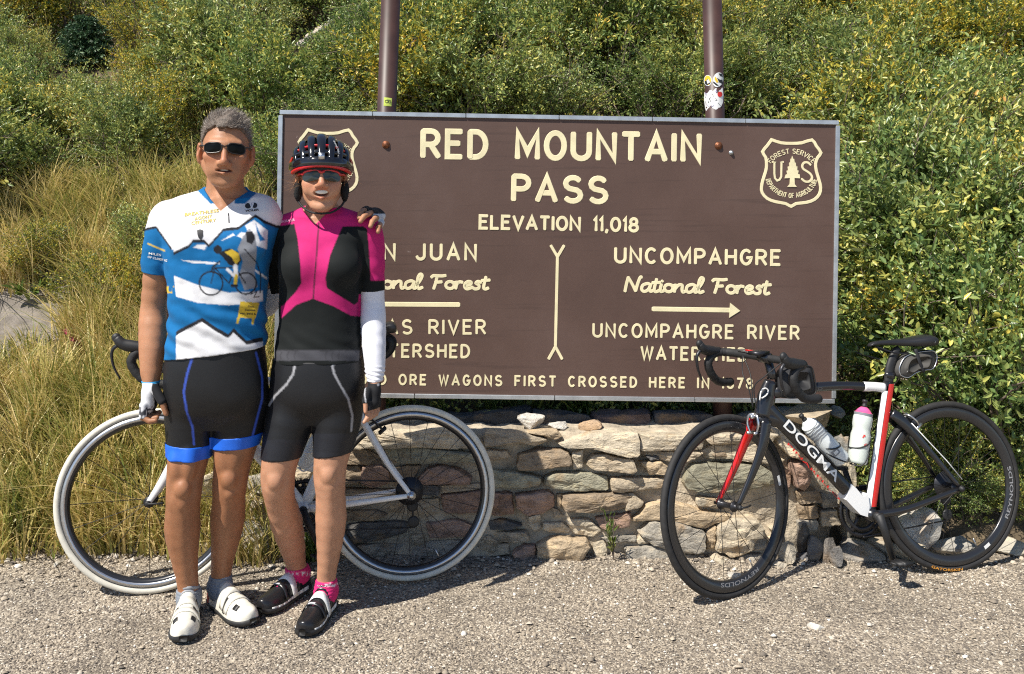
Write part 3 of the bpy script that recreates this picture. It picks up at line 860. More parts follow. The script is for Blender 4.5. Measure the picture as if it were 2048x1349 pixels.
TAN, CREAM, PINK, GRN, BRN, DRK, OCH, GRY, RED = (.43, .36, .265), (.55, .48, .365), (.34, .205, .165), (.27, .275, .205), (.25, .185, .125), (.07, .07, .075), (.45, .345, .225), (.31, .30, .27), (.25, .135, .105)
W1, W2, W3, W4, W5 = (680, 820, 4.2156), (980, 820, 4.2156), (1250, 820, 4.2156), (1520, 800, 4.2156), (280, 900, 4.819)
STONES = [
 (W1, CREAM, [(60, 210), (330, 150), (520, 190), (760, 175), (1000, 150), (1190, 250), (1200, 325), (900, 325), (640, 298), (420, 315), (250, 300), (80, 310)], .045),
 (W1, GRN, [(330, 335), (620, 305), (900, 335), (1180, 370), (1190, 425), (850, 425), (700, 445), (520, 435), (390, 390)], .035),
 (W1, BRN, [(-80, 330), (230, 330), (330, 380), (400, 440), (260, 455), (-60, 440)], .025),
 (W1, PINK, [(195, 470), (330, 445), (420, 520), (425, 610), (270, 650), (185, 600)], .03),
 (W1, BRN, [(-90, 480), (180, 470), (185, 600), (-60, 640)], .022),
 (W1, PINK, [(650, 590), (740, 490), (850, 462), (1000, 500), (1110, 560), (1110, 612), (800, 615), (690, 615)], .035),
 (W1, BRN, [(440, 480), (690, 460), (640, 560), (560, 640), (450, 600)], .02),
 (W1, DRK, [(700, 622), (840, 622), (840, 705), (700, 705)], .025),
 (W1, TAN, [(860, 635), (1190, 615), (1195, 660), (870, 695)], .015),
 (W1, RED, [(855, 712), (1210, 672), (1345, 700), (1340, 800), (1200, 850), (880, 860)], .035),
 (W1, BRN, [(-90, 665), (420, 660), (540, 685), (420, 730), (-90, 800)], .022),
 (W1, BRN, [(-60, 850), (300, 840), (400, 870), (300, 920), (-60, 940)], .02),
 (W1, DRK, [(60, 965), (200, 935), (420, 930), (560, 945), (570, 1020), (340, 1085), (80, 1110)], .03),
 (W1, OCH, [(430, 765), (530, 745), (545, 850), (420, 860)], .022),
 (W1, TAN, [(600, 760), (830, 740), (850, 860), (700, 890), (600, 850)], .02),
 (W1, PINK, [(735, 935), (1000, 910), (1120, 960), (1090, 1050), (760, 1072)], .032),
 (W1, TAN, [(600, 1045), (710, 1032), (722, 1110), (660, 1140), (610, 1105)], .025),
 (W1, GRY, [(80, 1130), (400, 1112), (560, 1130), (560, 1220), (300, 1245), (100, 1215)], .025),
 (W1, GRY, [(600, 1160), (740, 1095), (1100, 1090), (1080, 1200), (900, 1235), (620, 1240)], .025),
 (W1, TAN, [(1150, 1090), (1250, 1040), (1330, 1100), (1300, 1190), (1180, 1210)], .02),
 (W2, TAN, [(-40, 180), (300, 180), (490, 240), (390, 290), (250, 262), (-40, 300)], .045),
 (W2, OCH, [(315, 178), (560, 168), (600, 210), (550, 240), (430, 205)], .04),
 (W2, CREAM, [(555, 268), (830, 195), (1240, 178), (1252, 368), (1150, 380), (1000, 342), (800, 300), (640, 315)], .05),
 (W2, TAN, [(-30, 330), (150, 340), (172, 390), (-10, 425)], .028),
 (W2, BRN, [(232, 375), (420, 322), (600, 322), (670, 352), (690, 450), (560, 462), (400, 490), (240, 502)], .04),
 (W2, CREAM, [(685, 350), (780, 332), (782, 470), (702, 490)], .025),
 (W2, TAN, [(795, 455), (870, 372), (950, 362), (1080, 390), (1200, 400), (1222, 490), (1180, 515), (1050, 500), (880, 495)], .045),
 (W2, GRN, [(15, 500), (230, 520), (430, 560), (430, 620), (330, 640), (160, 648), (20, 635)], .035),
 (W2, GRN, [(452, 560), (560, 522), (780, 522), (1000, 552), (990, 660), (760, 675), (560, 652), (462, 622)], .038),
 (W2, TAN, [(1012, 562), (1200, 562), (1467, 567), (1450, 642), (1300, 660), (1100, 680), (1015, 672)], .035),
 (W2, RED, [(15, 690), (190, 692), (200, 858), (15, 880)], .03),
 (W2, PINK, [(212, 702), (480, 672), (540, 702), (540, 800), (440, 868), (310, 870), (222, 800)], .042),
 (W2, BRN, [(615, 702), (820, 692), (1180, 692), (1250, 750), (1200, 800), (1000, 830), (850, 840), (605, 820)], .048),
 (W2, OCH, [(560, 702), (606, 700), (590, 810), (562, 800)], .025),
 (W2, TAN, [(525, 815), (575, 830), (615, 880), (540, 900)], .022),
 (W2, CREAM, [(325, 890), (420, 868), (432, 980), (372, 1002), (332, 962)], .025),
 (W2, CREAM, [(452, 940), (600, 932), (690, 1000), (660, 1038), (520, 1022), (442, 992)], .024),
 (W2, CREAM, [(625, 912), (820, 902), (930, 1000), (860, 1060), (702, 1032)], .03),
 (W2, PINK, [(885, 902), (1180, 862), (1172, 970), (1000, 1002), (922, 982)], .028),
 (W2, DRK, [(-10, 930), (100, 912), (270, 960), (170, 1000), (-10, 1000)], .02),
 (W2, OCH, [(392, 1112), (520, 1042), (700, 1060), (820, 1060), (832, 1110), (742, 1268), (402, 1268)], .07),
 (W2, PINK, [(190, 1182), (280, 1122), (382, 1122), (392, 1280), (242, 1288)], .05),
 (W2, CREAM, [(862, 1112), (960, 1092), (990, 1208), (872, 1220)], .03),
 (W2, GRY, [(922, 1060), (1230, 1052), (1230, 1098), (1002, 1108)], .025),
 (W2, GRY, [(1122, 1152), (1349, 1122), (1480, 1150), (1500, 1255), (1300, 1262), (1132, 1242)], .045),
 (W2, CREAM, [(1222, 1080), (1300, 1062), (1340, 1108), (1242, 1118)], .025),
 (W2, TAN, [(-10, 1030), (300, 1012), (330, 1078), (180, 1108), (-10, 1100)], .022),
 (W2, TAN, [(-10, 1130), (160, 1120), (170, 1200), (-10, 1220)], .02),
 (W3, CREAM, [(115, 195), (520, 200), (640, 185), (640, 325), (120, 330)], .045),
 (W3, TAN, [(115, 345), (500, 338), (640, 345), (520, 420), (400, 432), (280, 412), (150, 372)], .03),
 (W3, DRK, [(165, 378), (280, 376), (288, 408), (200, 412)], .034),
 (W3, OCH, [(122, 432), (290, 422), (380, 490), (370, 530), (200, 535)], .032),
 (W3, GRN, [(482, 560), (560, 442), (700, 440), (1100, 452), (1240, 512), (1230, 600), (1000, 660), (860, 680), (640, 680), (482, 642)], .05),
 (W3, BRN, [(712, 362), (850, 342), (862, 385), (742, 390)], .032),
 (W3, CREAM, [(600, 352), (700, 300), (1100, 265), (1310, 400), (1262, 440), (900, 412), (870, 400), (650, 412)], .03),
 (W3, CREAM, [(650, 200), (980, 182), (1280, 190), (1200, 262), (700, 285)], .045),
 (W3, TAN, [(5, 690), (60, 690), (150, 770), (120, 800), (5, 830)], .03),
 (W3, CREAM, [(592, 722), (900, 742), (922, 790), (780, 820), (602, 790)], .03),
 (W3, PINK, [(1242, 560), (1330, 482), (1380, 520), (1370, 660), (1245, 622)], .03),
 (W3, OCH, [(200, 782), (420, 762), (640, 840), (880, 862), (890, 900), (752, 930), (662, 985), (430, 925), (180, 915), (60, 925)], .04),
 (W3, GRY, [(112, 1020), (200, 925), (430, 935), (655, 1000), (660, 1150), (620, 1190), (470, 1175), (340, 1150), (190, 1100)], .055),
 (W3, CREAM, [(762, 942), (900, 892), (1050, 882), (1140, 960), (1140, 1038), (1052, 1060), (1050, 1140), (890, 1213), (748, 1160)], .07),
 (W3, OCH, [(670, 1012), (748, 945), (740, 1140), (680, 1168)], .03),
 (W3, GRY, [(1058, 1072), (1200, 1062), (1180, 1150), (1060, 1158)], .035),
 (W3, CREAM, [(1200, 982), (1290, 962), (1292, 1020), (1230, 1032)], .04),
 (W3, CREAM, [(1172, 1072), (1262, 1052), (1240, 1120), (1180, 1112)], .04),
 (W3, TAN, [(480, 1195), (640, 1200), (700, 1260), (560, 1300), (490, 1280)], .04),
 (W3, CREAM, [(690, 1212), (760, 1192), (900, 1225), (960, 1300), (740, 1300)], .05),
 (W3, GRY, [(900, 1212), (1060, 1182), (1200, 1200), (1250, 1260), (1100, 1290), (960, 1252)], .05),
 (W4, CREAM, [(70, 215), (160, 255), (400, 490), (350, 500), (230, 462), (140, 370)], .045),
 (W4, PINK, [(245, 520), (370, 500), (405, 540), (390, 680), (350, 745), (275, 722)], .06),
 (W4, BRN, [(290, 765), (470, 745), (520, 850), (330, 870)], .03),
 (W4, GRY, [(490, 770), (640, 800), (650, 900), (520, 905)], .02),
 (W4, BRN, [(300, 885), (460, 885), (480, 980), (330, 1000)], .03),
 (W4, TAN, [(490, 925), (640, 920), (660, 1040), (500, 1050)], .03),
 (W4, GRY, [(300, 1010), (470, 1000), (480, 1080), (320, 1090)], .03),
 (W5, CREAM, [(615, 260), (690, 225), (730, 240), (720, 425), (620, 405)], .03),
 (W5, CREAM, [(1035, 445), (1130, 402), (1200, 500), (1120, 542), (1050, 500)], .035),
 (W5, GRY, [(930, 760), (1080, 640), (1260, 760), (1350, 1030), (920, 1040)], .06),
 (W5, CREAM, [(565, 900), (700, 862), (720, 940), (580, 965)], .03),
 (W5, TAN, [(1500, 215), (1660, 200), (1650, 330), (1520, 352)], .03),
 (W5, GRY, [(1030, 270), (1180, 240), (1290, 330), (1280, 420), (1080, 400)], .02),
 (W5, BRN, [(1250, 560), (1500, 520), (1560, 640), (1330, 700)], .02),
 (W5, DRK, [(1440, 720), (1700, 700), (1720, 900), (1480, 930)], .02),
 (W5, BRN, [(1690, 560), (1900, 500), (1940, 620), (1720, 660)], .02),
 (W5, GRY, [(1360, 930), (1640, 960), (1640, 1060), (1400, 1050)], .03),
]
WN = np.array([0, -1, .06]); WN /= np.linalg.norm(WN)
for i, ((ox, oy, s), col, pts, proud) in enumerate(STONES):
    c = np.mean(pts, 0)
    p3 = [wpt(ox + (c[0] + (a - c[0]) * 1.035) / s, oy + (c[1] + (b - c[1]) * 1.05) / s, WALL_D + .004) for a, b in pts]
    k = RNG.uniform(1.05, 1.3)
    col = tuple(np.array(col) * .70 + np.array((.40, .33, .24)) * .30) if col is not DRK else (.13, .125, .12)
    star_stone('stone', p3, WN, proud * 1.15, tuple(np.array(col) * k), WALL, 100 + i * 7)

# slabs lying along the back edge of the wall top
for i, (xa, xb, ya, col) in enumerate(((690, 850, 838, GRY), (855, 1060, 836, (.10, .10, .105)), (1065, 1180, 835, (.12, .115, .115)), (1185, 1300, 834, (.20, .15, .14)), (1306, 1420, 836, (.10, .10, .11)), (1470, 1600, 838, GRY))):
    a, b = P(xa, 845, 4.03), P(xb, 845, 4.03)
    pts = [(a[0], 3.95), (b[0], 3.96), (b[0] + .01, 4.11), (a[0] - .01, 4.10)]
    star_stone('cap_slab', [(x, y, .50) for x, y in pts], (0, 0, 1), .045, col, WALL, 700 + i, depth=.06, n_b=26, dome=.1)

# ---- loose rocks, each a thing of its own
def rock(name, label, c, size, color, seed, group=None, cat='rock', squash=(1, 1, 1), cuts=11):
    bm = bmesh.new()
    bmesh.ops.create_icosphere(bm, subdivisions=4, radius=1)
    V = np.array([v.co for v in bm.verts]); F = [tuple(v.index for v in f.verts) for f in bm.faces]
    bm.free()
    rng = np.random.default_rng(seed)
    for k in range(cuts):                                  # flat broken faces
        n_ = rng.normal(0, 1, 3); n_ /= np.linalg.norm(n_)
        h = rng.uniform(.42, .74)
        d = V @ n_ - h
        V = V - np.outer(np.clip(d, 0, None) * .93, n_)
    V = V * (1 + .07 * fbm(V * 1.7, seed, 3)[:, None] + .025 * fbm(V * 7, seed + 4, 2)[:, None])
    V = V / np.abs(V).max(0) * np.asarray(size) / 2
    V[:, 2] -= V[:, 2].min()
    V = V + np.asarray(c, float) - np.array([0, 0, .006])
    o = obj(name, V, F, M_STONE, None, smooth=False, color=color)
    return tag(o, label, cat, group)
def ground_hit(x, y):
    """where the line of sight through a pixel meets the ground"""
    ds = np.arange(2.4, 14, .01)
    X = (x - CX) / FPX * ds; Z = CAMZ - (y - HY) / FPX * ds
    T = np.maximum(gz(X, ds), np.where(ds > 3.69, hz(X, ds), -1))
    i = int(np.argmax(Z <= T))
    return np.array([X[i], ds[i], T[i]])
def rock_px(label, x0, x1, y0, y1, d, depth, color, seed, hit=None, fixed=False, **kw):
    """rock seen between pixel columns x0..x1 and rows y0..y1, centred at depth d"""
    if hit is None: hit = y1 > 870
    floor = None
    if fixed:
        floor = 0.0
    elif hit:
        h = ground_hit((x0 + x1) / 2, y1)
        if h[1] < 3.76 or x1 < 400 or x0 > 1770: d = h[1] + depth * .35
        floor = float(np.maximum(gz(h[0], d), hz(h[0], d)))
    a, b = P(x0, y1, d - depth * .2), P(x1, y0, d)
    base = a[2] if floor is None else floor - .012
    return rock('rock', label, ((a[0] + b[0]) / 2, d, base), (b[0] - a[0], depth, b[2] - base), color, seed, **kw)
WHT = (.66, .62, .55)
rock_px('angular white rock, largest of the three on the wall top', 1034, 1094, 821, 860, 3.87, .11, WHT, 12)
rock_px('small rounded white rock in the middle on the wall top', 1094, 1142, 837, 859, 3.87, .09, WHT, 23)
rock_px('tan angular rock, rightmost of the three on the wall top', 1156, 1206, 828, 859, 3.87, .10, (.46, .33, .22), 37)
rock_px('big tan boulder on the right end of the wall below the sign corner', 1572, 1676, 808, 858, 3.95, .22, (.47, .39, .28), 41)
rock_px('grey boulder wedged against the right end of the wall top', 1655, 1688, 808, 838, 4.02, .12, GRY, 43)
rock_px('grey flat rock behind the two drink bottles', 1660, 1704, 848, 876, 3.92, .16, GRY, 47)
rock_px('pale rock in the broken wall end between the two drink bottles', 1662, 1706, 866, 912, 3.90, .2, CREAM, 48)
rock_px('pale boulder on the ground behind the black bicycle crank', 1780, 1880, 1006, 1085, 3.80, .20, WHT, 53, fixed=True)
rock_px('grey boulder seen through the lower part of the black rear wheel', 1858, 1962, 1062, 1112, 3.80, .18, (.40, .38, .34), 59, fixed=True)
rock_px('long grey slab on the gravel under the black bicycle cranks', 1676, 1762, 1078, 1128, 3.68, .22, (.34, .31, .27), 61)
rock_px('flat pale rock in front of the grey boulder by the rear wheel', 1790, 1860, 1076, 1116, 3.72, .14, CREAM, 63, fixed=True)
rock_px('pale rock at the right edge behind the black rear tyre', 1985, 2060, 1068, 1110, 3.82, .16, (.50, .46, .38), 64, fixed=True)
rock_px('low tan rock between the crank and the pale boulder', 1742, 1796, 1066, 1108, 3.82, .16, (.44, .38, .29), 66, fixed=True)
rock_px('blocky white rock at the hub of the white front wheel', 284, 338, 1006, 1076, 3.66, .2, WHT, 67)
rock_px('flat white rock half hidden in the grass behind the white front wheel', 198, 268, 1044, 1074, 3.70, .14, (.55, .52, .45), 71)
rock_px('small pale stone at the edge of the grass', 100, 128, 1119, 1134, 3.62, .06, (.50, .47, .41), 73)
rock_px('white pebble lying alone on the bare gravel', 1616, 1656, 1244, 1263, 3.06, .06, (.72, .69, .62), 79, cat='pebble')
rock_px('tiny white pebble beyond the lone white pebble', 1762, 1778, 1212, 1221, 3.22, .022, (.7, .67, .6), 80, cat='pebble')
# rubble fallen at the foot of the broken wall end
for i, (x0, x1, y0, y1, d, dep, col, lab) in enumerate((
    (1588, 1618, 1030, 1085, 3.78, .12, (.15, .14, .13), 'dark upright stone in the rubble beside the black down tube'),
    (1612, 1645, 1064, 1098, 3.72, .10, (.19, .18, .17), 'grey stone in the rubble right of the dark upright stone'),
    (1640, 1672, 1066, 1098, 3.70, .09, (.22, .2, .18), 'pointed grey stone in the rubble under the down tube'),
    (1660, 1684, 1086, 1112, 3.66, .08, (.2, .19, .18), 'small dark cube-like stone beside the long grey slab'),
    (1560, 1600, 1078, 1112, 3.70, .12, (.47, .42, .34), 'pale broken stone just right of the black front tyre'),
    (1586, 1640, 1100, 1124, 3.62, .12, (.15, .15, .16), 'flat dark stone on the gravel beside the black front tyre'),
    (1622, 1672, 1096, 1116, 3.66, .10, CREAM, 'flat pale stone on the gravel under the down tube'),
    (1450, 1490, 1140, 1160, 3.56, .08, WHT, 'white stone on the gravel seen through the black front wheel'),
    (1425, 1452, 1108, 1128, 3.68, .07, CREAM, 'cream stone at the wall foot seen through the black front wheel'),
    (1545, 1580, 1118, 1136, 3.60, .07, (.45, .40, .32), 'small tan stone lying behind the black front tyre'))):
    rock_px(lab, x0, x1, y0, y1, d, dep, col, 210 + i * 3)
# ================================================================== vegetation
def leaf_mesh(base, along, normal, L, W, fold=.25):
    """many leaves: base (n,3), unit along, unit normal; returns verts and quads"""
    n = len(base)
    side = np.cross(along, normal); side /= np.linalg.norm(side, axis=1)[:, None] + 1e-9
    L, W = L[:, None], W[:, None]
    nn = np.cross(side, along)
    p = [base,
         base + along * L * .33 + side * W * .5 + nn * W * fold,
         base + along * L * .70 + side * W * .40 + nn * W * fold * .6,
         base + along * L - nn * L * .08,
         base + along * L * .70 - side * W * .40 + nn * W * fold * .6,
         base + along * L * .33 - side * W * .5 + nn * W * fold]
    V = np.stack(p, 1).reshape(-1, 3)
    k = (np.arange(n) * 6)[:, None]
    F = np.concatenate([k + np.array([0, 1, 2, 3]), k + np.array([0, 3, 4, 5])])
    return V, F

def unit(v): return v / (np.linalg.norm(v, axis=-1, keepdims=True) + 1e-9)

def shrub_meshes(seed, R, H, n_stem, n_twig, leaf_L, leaf_W, per=13, twig=.22):
    rng = np.random.default_rng(seed)
    mb = MB()
    pts, dirs = [], []
    for s in range(n_stem):
        a = rng.uniform(0, 6.283); rr = R * math.sqrt(rng.uniform(.02, 1))
        top = np.array([rr * math.cos(a), rr * math.sin(a), H * (1 - .45 * (rr / R) ** 2) * rng.uniform(.75, 1.1)])
        b0 = np.array([rng.normal(0, R * .15), rng.normal(0, R * .15), -.05])
        mid = b0 * .5 + top * .5 + np.array([rng.normal(0, .05), rng.normal(0, .05), .12 * H])
        c = spline([b0, mid, top], 5)
        c[1:-1] += rng.normal(0, .012, (len(c) - 2, 3))
        mb.tube(c, np.linspace(.0085, .0030, len(c)), 4, caps=False)
        if s % 2 == 0:                                     # a bare twig standing out of the leaves
            tw = unit(top - mid + rng.normal(0, .35, 3)); L_ = rng.uniform(.12, .34)
            mb.tube(spline([top - tw * .05, top + tw * L_ * .5 + rng.normal(0, .02, 3), top + tw * L_ + rng.normal(0, .03, 3)], 4), np.linspace(.0030, .0012, 9), 4, caps=False)
        for q, d in zip(c, np.gradient(c, axis=0)):
            pts.append(q); dirs.append(unit(d))
    pts, dirs = np.array(pts), np.array(dirs)
    hgt = np.clip(pts[:, 2] / H, 0.02, 1)
    pr = hgt ** .8; pr /= pr.sum()
    pick = rng.choice(len(pts), n_twig, p=pr)
    o = pts[pick] + rng.normal(0, .03, (n_twig, 3))
    out = unit(np.stack([o[:, 0], o[:, 1], np.full(n_twig, .35 * R)], -1))
    d = unit(dirs[pick] * .5 + out * .7 + rng.normal(0, .55, (n_twig, 3)))
    Lt = twig * rng.uniform(.5, 1.3, n_twig)
    for i in range(0, n_twig, 3):
        mb.tube([o[i], o[i] + d[i] * Lt[i]], [.0026, .0012], 3, caps=False)
    m = n_twig * per
    ti = np.repeat(np.arange(n_twig), per)
    t = rng.uniform(.1, 1.05, m)
    base = o[ti] + d[ti] * (Lt[ti] * t)[:, None] + rng.normal(0, .010, (m, 3))
    al = unit(d[ti] * .8 + rng.normal(0, .62, (m, 3)) + np.array([0, 0, .12]))
    nm = unit(rng.normal(0, .55, (m, 3)) + np.array([-.25, -.35, .75]))
    L = leaf_L * rng.uniform(.6, 1.25, m); W = leaf_W * rng.uniform(.7, 1.25, m)
    V, F = leaf_mesh(base, al, nm, L, W)
    return V, F, mb

GRN_STOPS = [(0, (.035, .060, .018)), (.25, (.060, .100, .030)), (.48, (.112, .148, .042)), (.68, (.185, .205, .058)), (.80, (.32, .29, .065)), (.93, (.48, .34, .05)), (1, (.38, .18, .04))]
YEL_STOPS = [(0, (.045, .075, .020)), (.32, (.10, .14, .032)), (.5, (.27, .27, .05)), (.72, (.45, .38, .05)), (.9, (.55, .36, .04)), (1, (.40, .17, .035))]
OLV_STOPS = [(0, (.042, .064, .022)), (.35, (.088, .122, .038)), (.62, (.165, .185, .052)), (.82, (.30, .27, .065)), (.94, (.40, .26, .055)), (1, (.30, .12, .05))]
M_LEAF_G = leafmat('willow_leaf', GRN_STOPS, 2.25, coherent=.30, objmix=.14, rough=.34, zscale=2.6, spec=.6)
M_LEAF_Y = leafmat('yellowing_leaf', YEL_STOPS, 1.45, coherent=.22, objmix=.05, rough=.38, zscale=2.6, spec=.6)
M_LEAF_O = leafmat('olive_leaf', OLV_STOPS, 2.3, coherent=.32, objmix=.12, rough=.38, zscale=2.6, spec=.6)
M_TWIG = mat('twig_bark', (.17, .13, .10), .85, vary=.4, vscale=20)

VAR = []
for i, (R, H, ns, ntw, L, W, tw) in enumerate((
    (.55, .95, 30, 1050, .040, .0155, .22), (.60, .85, 32, 1050, .037, .0150, .22), (.50, 1.05, 30, 980, .042, .0160, .24),
    (.55, .75, 34, 1250, .025, .0115, .19), (.65, .70, 36, 1350, .024, .0112, .19), (.45, .62, 28, 950, .024, .0110, .16))):
    V, F, mb = shrub_meshes(50 + i, R, H, ns, ntw, L, W, 12, tw)
    VAR.append((V, F, mb, R, H))
VMESH = {}
def variant(i, mat_):
    key = (i, mat_.name)
    if key not in VMESH:
        V, F, mb, R, H = VAR[i]
        me = make_mesh('foliage', V, F, True); me.materials.append(mat_)
        ms = make_mesh('stems', np.concatenate(mb.v), mb.f, True); ms.materials.append(M_TWIG)
        VMESH[key] = (me, ms)
    return VMESH[key]
def place_shrub(x, y, i, mat_, s, rot, label, group=None, name='willow_shrub', dz=0.0):
    me, ms = variant(i, mat_)
    r = bpy.data.objects.new(name, None)
    z = float(hz(np.array([x]), np.array([y]))[0])
    r.location = (x, y, z - .04 + dz); r.rotation_euler = (RNG.normal(0, .10), RNG.normal(0, .10), rot); r.scale = (s, s, s * RNG.uniform(.9, 1.12))
    COL.objects.link(r)
    tag(r, label, 'shrub', group)
    for nm, m_ in (('foliage', me), ('stems', ms)):
        c = bpy.data.objects.new(nm, m_); COL.objects.link(c); c.parent = r
    return r

def pix(x, y, z):
    return CX + FPX * x / y, HY - FPX * (z - CAMZ) / y

# --- shrubs over the slope behind the sign
rs = np.random.default_rng(77)
y = 4.30
nsh = 0
while y < 11.4:
    step = .50 + .035 * (y - 4.3)
    x = -.66 * y - .4
    while x < .66 * y + .5:
        xx, yy = x + rs.uniform(-.18, .18), y + rs.uniform(-.16, .16)
        z0 = float(hz(np.array([xx]), np.array([yy]))[0])
        u, v = pix(xx, yy, z0)
        x += step
        # the open grassy bank at the left
        if xx < -.55 and yy < 5.9 + .5 * np.sin(xx * 2.0): continue
        if u < 330 and v < 130 and rs.uniform() < .35: continue
        if np.hypot((u - 172) / 75, (v - 165) / 75) < 1 or np.hypot((u - 640) / 75, (v - 150) / 60) < 1: continue
        if not (u > 1640) and v > 700 and yy < 4.7: continue
        if u > 1640 and yy < 4.85 and xx < 2.0: continue
        behind = 585 < u < 1650 and v > 270 and v < 760           # hidden by the board
        if behind and not (v < 330): continue
        right = u > 1640
        far = yy > 6.6
        if right and not far:
            i, m_ = int(rs.integers(0, 3)), (M_LEAF_G, M_LEAF_O, M_LEAF_G, M_LEAF_Y, M_LEAF_O)[int(rs.integers(0, 5))]
        elif u < 585:
            i, m_ = int(rs.integers(2, 6)), (M_LEAF_O, M_LEAF_Y, M_LEAF_G, M_LEAF_O)[int(rs.integers(0, 4))]
        elif v > 700:
            i, m_ = 5, M_LEAF_G
        else:
            i, m_ = int(rs.integers(1, 5)), (M_LEAF_G, M_LEAF_O, M_LEAF_G, M_LEAF_Y)[int(rs.integers(0, 4))]
        where = ('at the far left edge', 'left of the taller person', 'behind the taller person', 'by the top left corner of the sign', 'around the left post', 'between the posts on the left', 'between the posts on the right', 'around the right post', 'by the top right corner of the sign', 'just right of the sign', 'at the far right edge')[int(np.searchsorted([150, 330, 520, 700, 860, 1100, 1330, 1500, 1680, 1850], u))]
        hgt_ = ('low on the slope', 'halfway up the slope', 'high on the slope', 'topmost on the slope')[int(np.searchsorted([5.6, 7.2, 9.0], yy))]
        hue = {M_LEAF_G.name: 'green', M_LEAF_Y.name: 'yellowing', M_LEAF_O.name: 'olive'}[m_.name]
        lab = f'{hue} willow shrub {hgt_} {where}'
        grp = f'shrubs {hgt_} {where}'
        s = rs.uniform(.8, 1.15) * (1.0 if not (v > 700 and not right) else .62)
        if right and not far: s *= 1.05
        if u < 585: s *= .85
        if (abs(u - 172) < 85 and 110 < v < 460) or (abs(u - 645) < 75 and 100 < v < 330): s *= (.42 if v < 200 else .62)
        place_shrub(xx, yy, i, m_, s, rs.uniform(0, 6.28), lab, grp)
        nsh += 1
    y += step * .92
# --- single shrubs that stand out
def shrub_at(px_, py_, i, m_, s, label, name='willow_shrub'):
    h = ground_hit(px_, py_)
    return place_shrub(h[0], h[1], i, m_, s, rs.uniform(0, 6.28), label, None, name)
shrub_at(205, 640, 5, M_LEAF_Y, .62, 'yellow-leaved small shrub in the grass beside the dirt patch')
shrub_at(300, 560, 5, M_LEAF_O, .7, 'olive shrub in the grass just left of the taller person')
shrub_at(100, 560, 5, M_LEAF_Y, .55, 'low yellowish shrub above the dirt patch at the left edge')
place_shrub(2.00, 4.50, 0, M_LEAF_G, .78, 1.0, 'lowest leafy green willow shrub behind the black saddle')
place_shrub(2.32, 4.34, 2, M_LEAF_G, .82, 2.2, 'leafy green willow shrub behind the black rear wheel at the right edge')
place_shrub(2.10, 4.62, 1, M_LEAF_G, 1.0, 4.0, 'tall green and yellow willow shrub right beside the sign edge')
place_shrub(2.68, 4.35, 0, M_LEAF_G, .9, 5.0, 'leafy willow shrub cut by the right edge of the picture')

place_shrub(1.66, 4.14, 5, M_LEAF_G, .46, 1.4, 'small green shrub at the right end of the wall')
for q_, (x_, lab_) in enumerate(((1.80, 'low leafy sprig above the pale boulder behind the crank'), (2.02, 'low leafy sprig above the grey boulder behind the rear wheel'), (2.20, 'low leafy sprig at ground level behind the rear tyre'), (2.42, 'low leafy sprig at the right edge near the gravel'))):
    place_shrub(x_, 3.99, 5, M_LEAF_G, .36, q_ * 1.3, lab_)
place_shrub(1.98, 4.10, 5, M_LEAF_G, .55, 2.9, 'small leafy green shrub right behind the black rear hub')
place_shrub(2.30, 4.12, 5, M_LEAF_G, .58, 0.4, 'small leafy green shrub at the right edge behind the black rear tyre')
# --- ground cover filling the gaps between the shrubs
def cover():
    rng = np.random.default_rng(5)
    n = 80000
    yy = 3.95 + 7.5 * rng.uniform(0, 1, n) ** 1.3; xx = rng.uniform(-.66, .66, n) * yy
    k = ~((xx < -.75) & (yy < 5.3)) & ~((np.abs(xx - .25) < 1.28) & (yy < 4.06))
    xx, yy = xx[k], yy[k]; n = len(xx)
    zz = hz(xx, yy) + rng.uniform(0, .16, n)
    base = np.stack([xx, yy, zz], -1)
    al = unit(rng.normal(0, 1, (n, 3)) + np.array([0, -.2, .5]))
    nm = unit(rng.normal(0, .6, (n, 3)) + np.array([-.2, -.35, .7]))
    V, F = leaf_mesh(base, al, nm, .035 * rng.uniform(.6, 1.3, n), .014 * rng.uniform(.7, 1.3, n))
    tag(obj('ground_cover', V, F, M_LEAF_O), 'low leafy ground cover between the shrubs on the slope', 'ground cover', kind='stuff')
cover()

# --- grass
def blades(base, height, lean, width, rng, seg=4):
    n = len(base)
    t = np.linspace(0, 1, seg + 1)
    side = unit(np.stack([-lean[:, 1], lean[:, 0], np.zeros(n)], -1) + rng.normal(0, .3, (n, 3)) * np.array([1, 1, 0]))
    rows = []
    for q in t:
        c = base + np.array([0, 0, 1.0]) * (height * (q - .28 * np.linalg.norm(lean, axis=1) * q ** 2.2))[:, None] + np.concatenate([lean, np.zeros((n, 1))], 1) * (height * q ** 1.9)[:, None]
        w = width * (1 - q) ** .7 + .0004
        rows.append(c - side * (w / 2)[:, None]); rows.append(c + side * (w / 2)[:, None])
    V = np.stack(rows, 1).reshape(-1, 3)
    k = (np.arange(n) * 2 * (seg + 1))[:, None]
    F = np.concatenate([k + np.array([2 * s, 2 * s + 1, 2 * s + 3, 2 * s + 2]) for s in range(seg)])
    return V, F
GRASS_STOPS = [(0, (.075, .105, .022)), (.22, (.15, .175, .04)), (.42, (.30, .27, .08)), (.66, (.47, .37, .15)), (1, (.58, .46, .25))]
M_GRASS = leafmat('dry_grass', GRASS_STOPS, 1.6, transl=.3, coherent=.30, zscale=1.8, rough=.45)
M_GRASSG = leafmat('green_grass', [(0, (.06, .11, .02)), (.5, (.12, .19, .035)), (1, (.32, .32, .08))], 1.0, transl=.3, coherent=.3, rough=.5)
PATCH = ground_hit(66, 645)
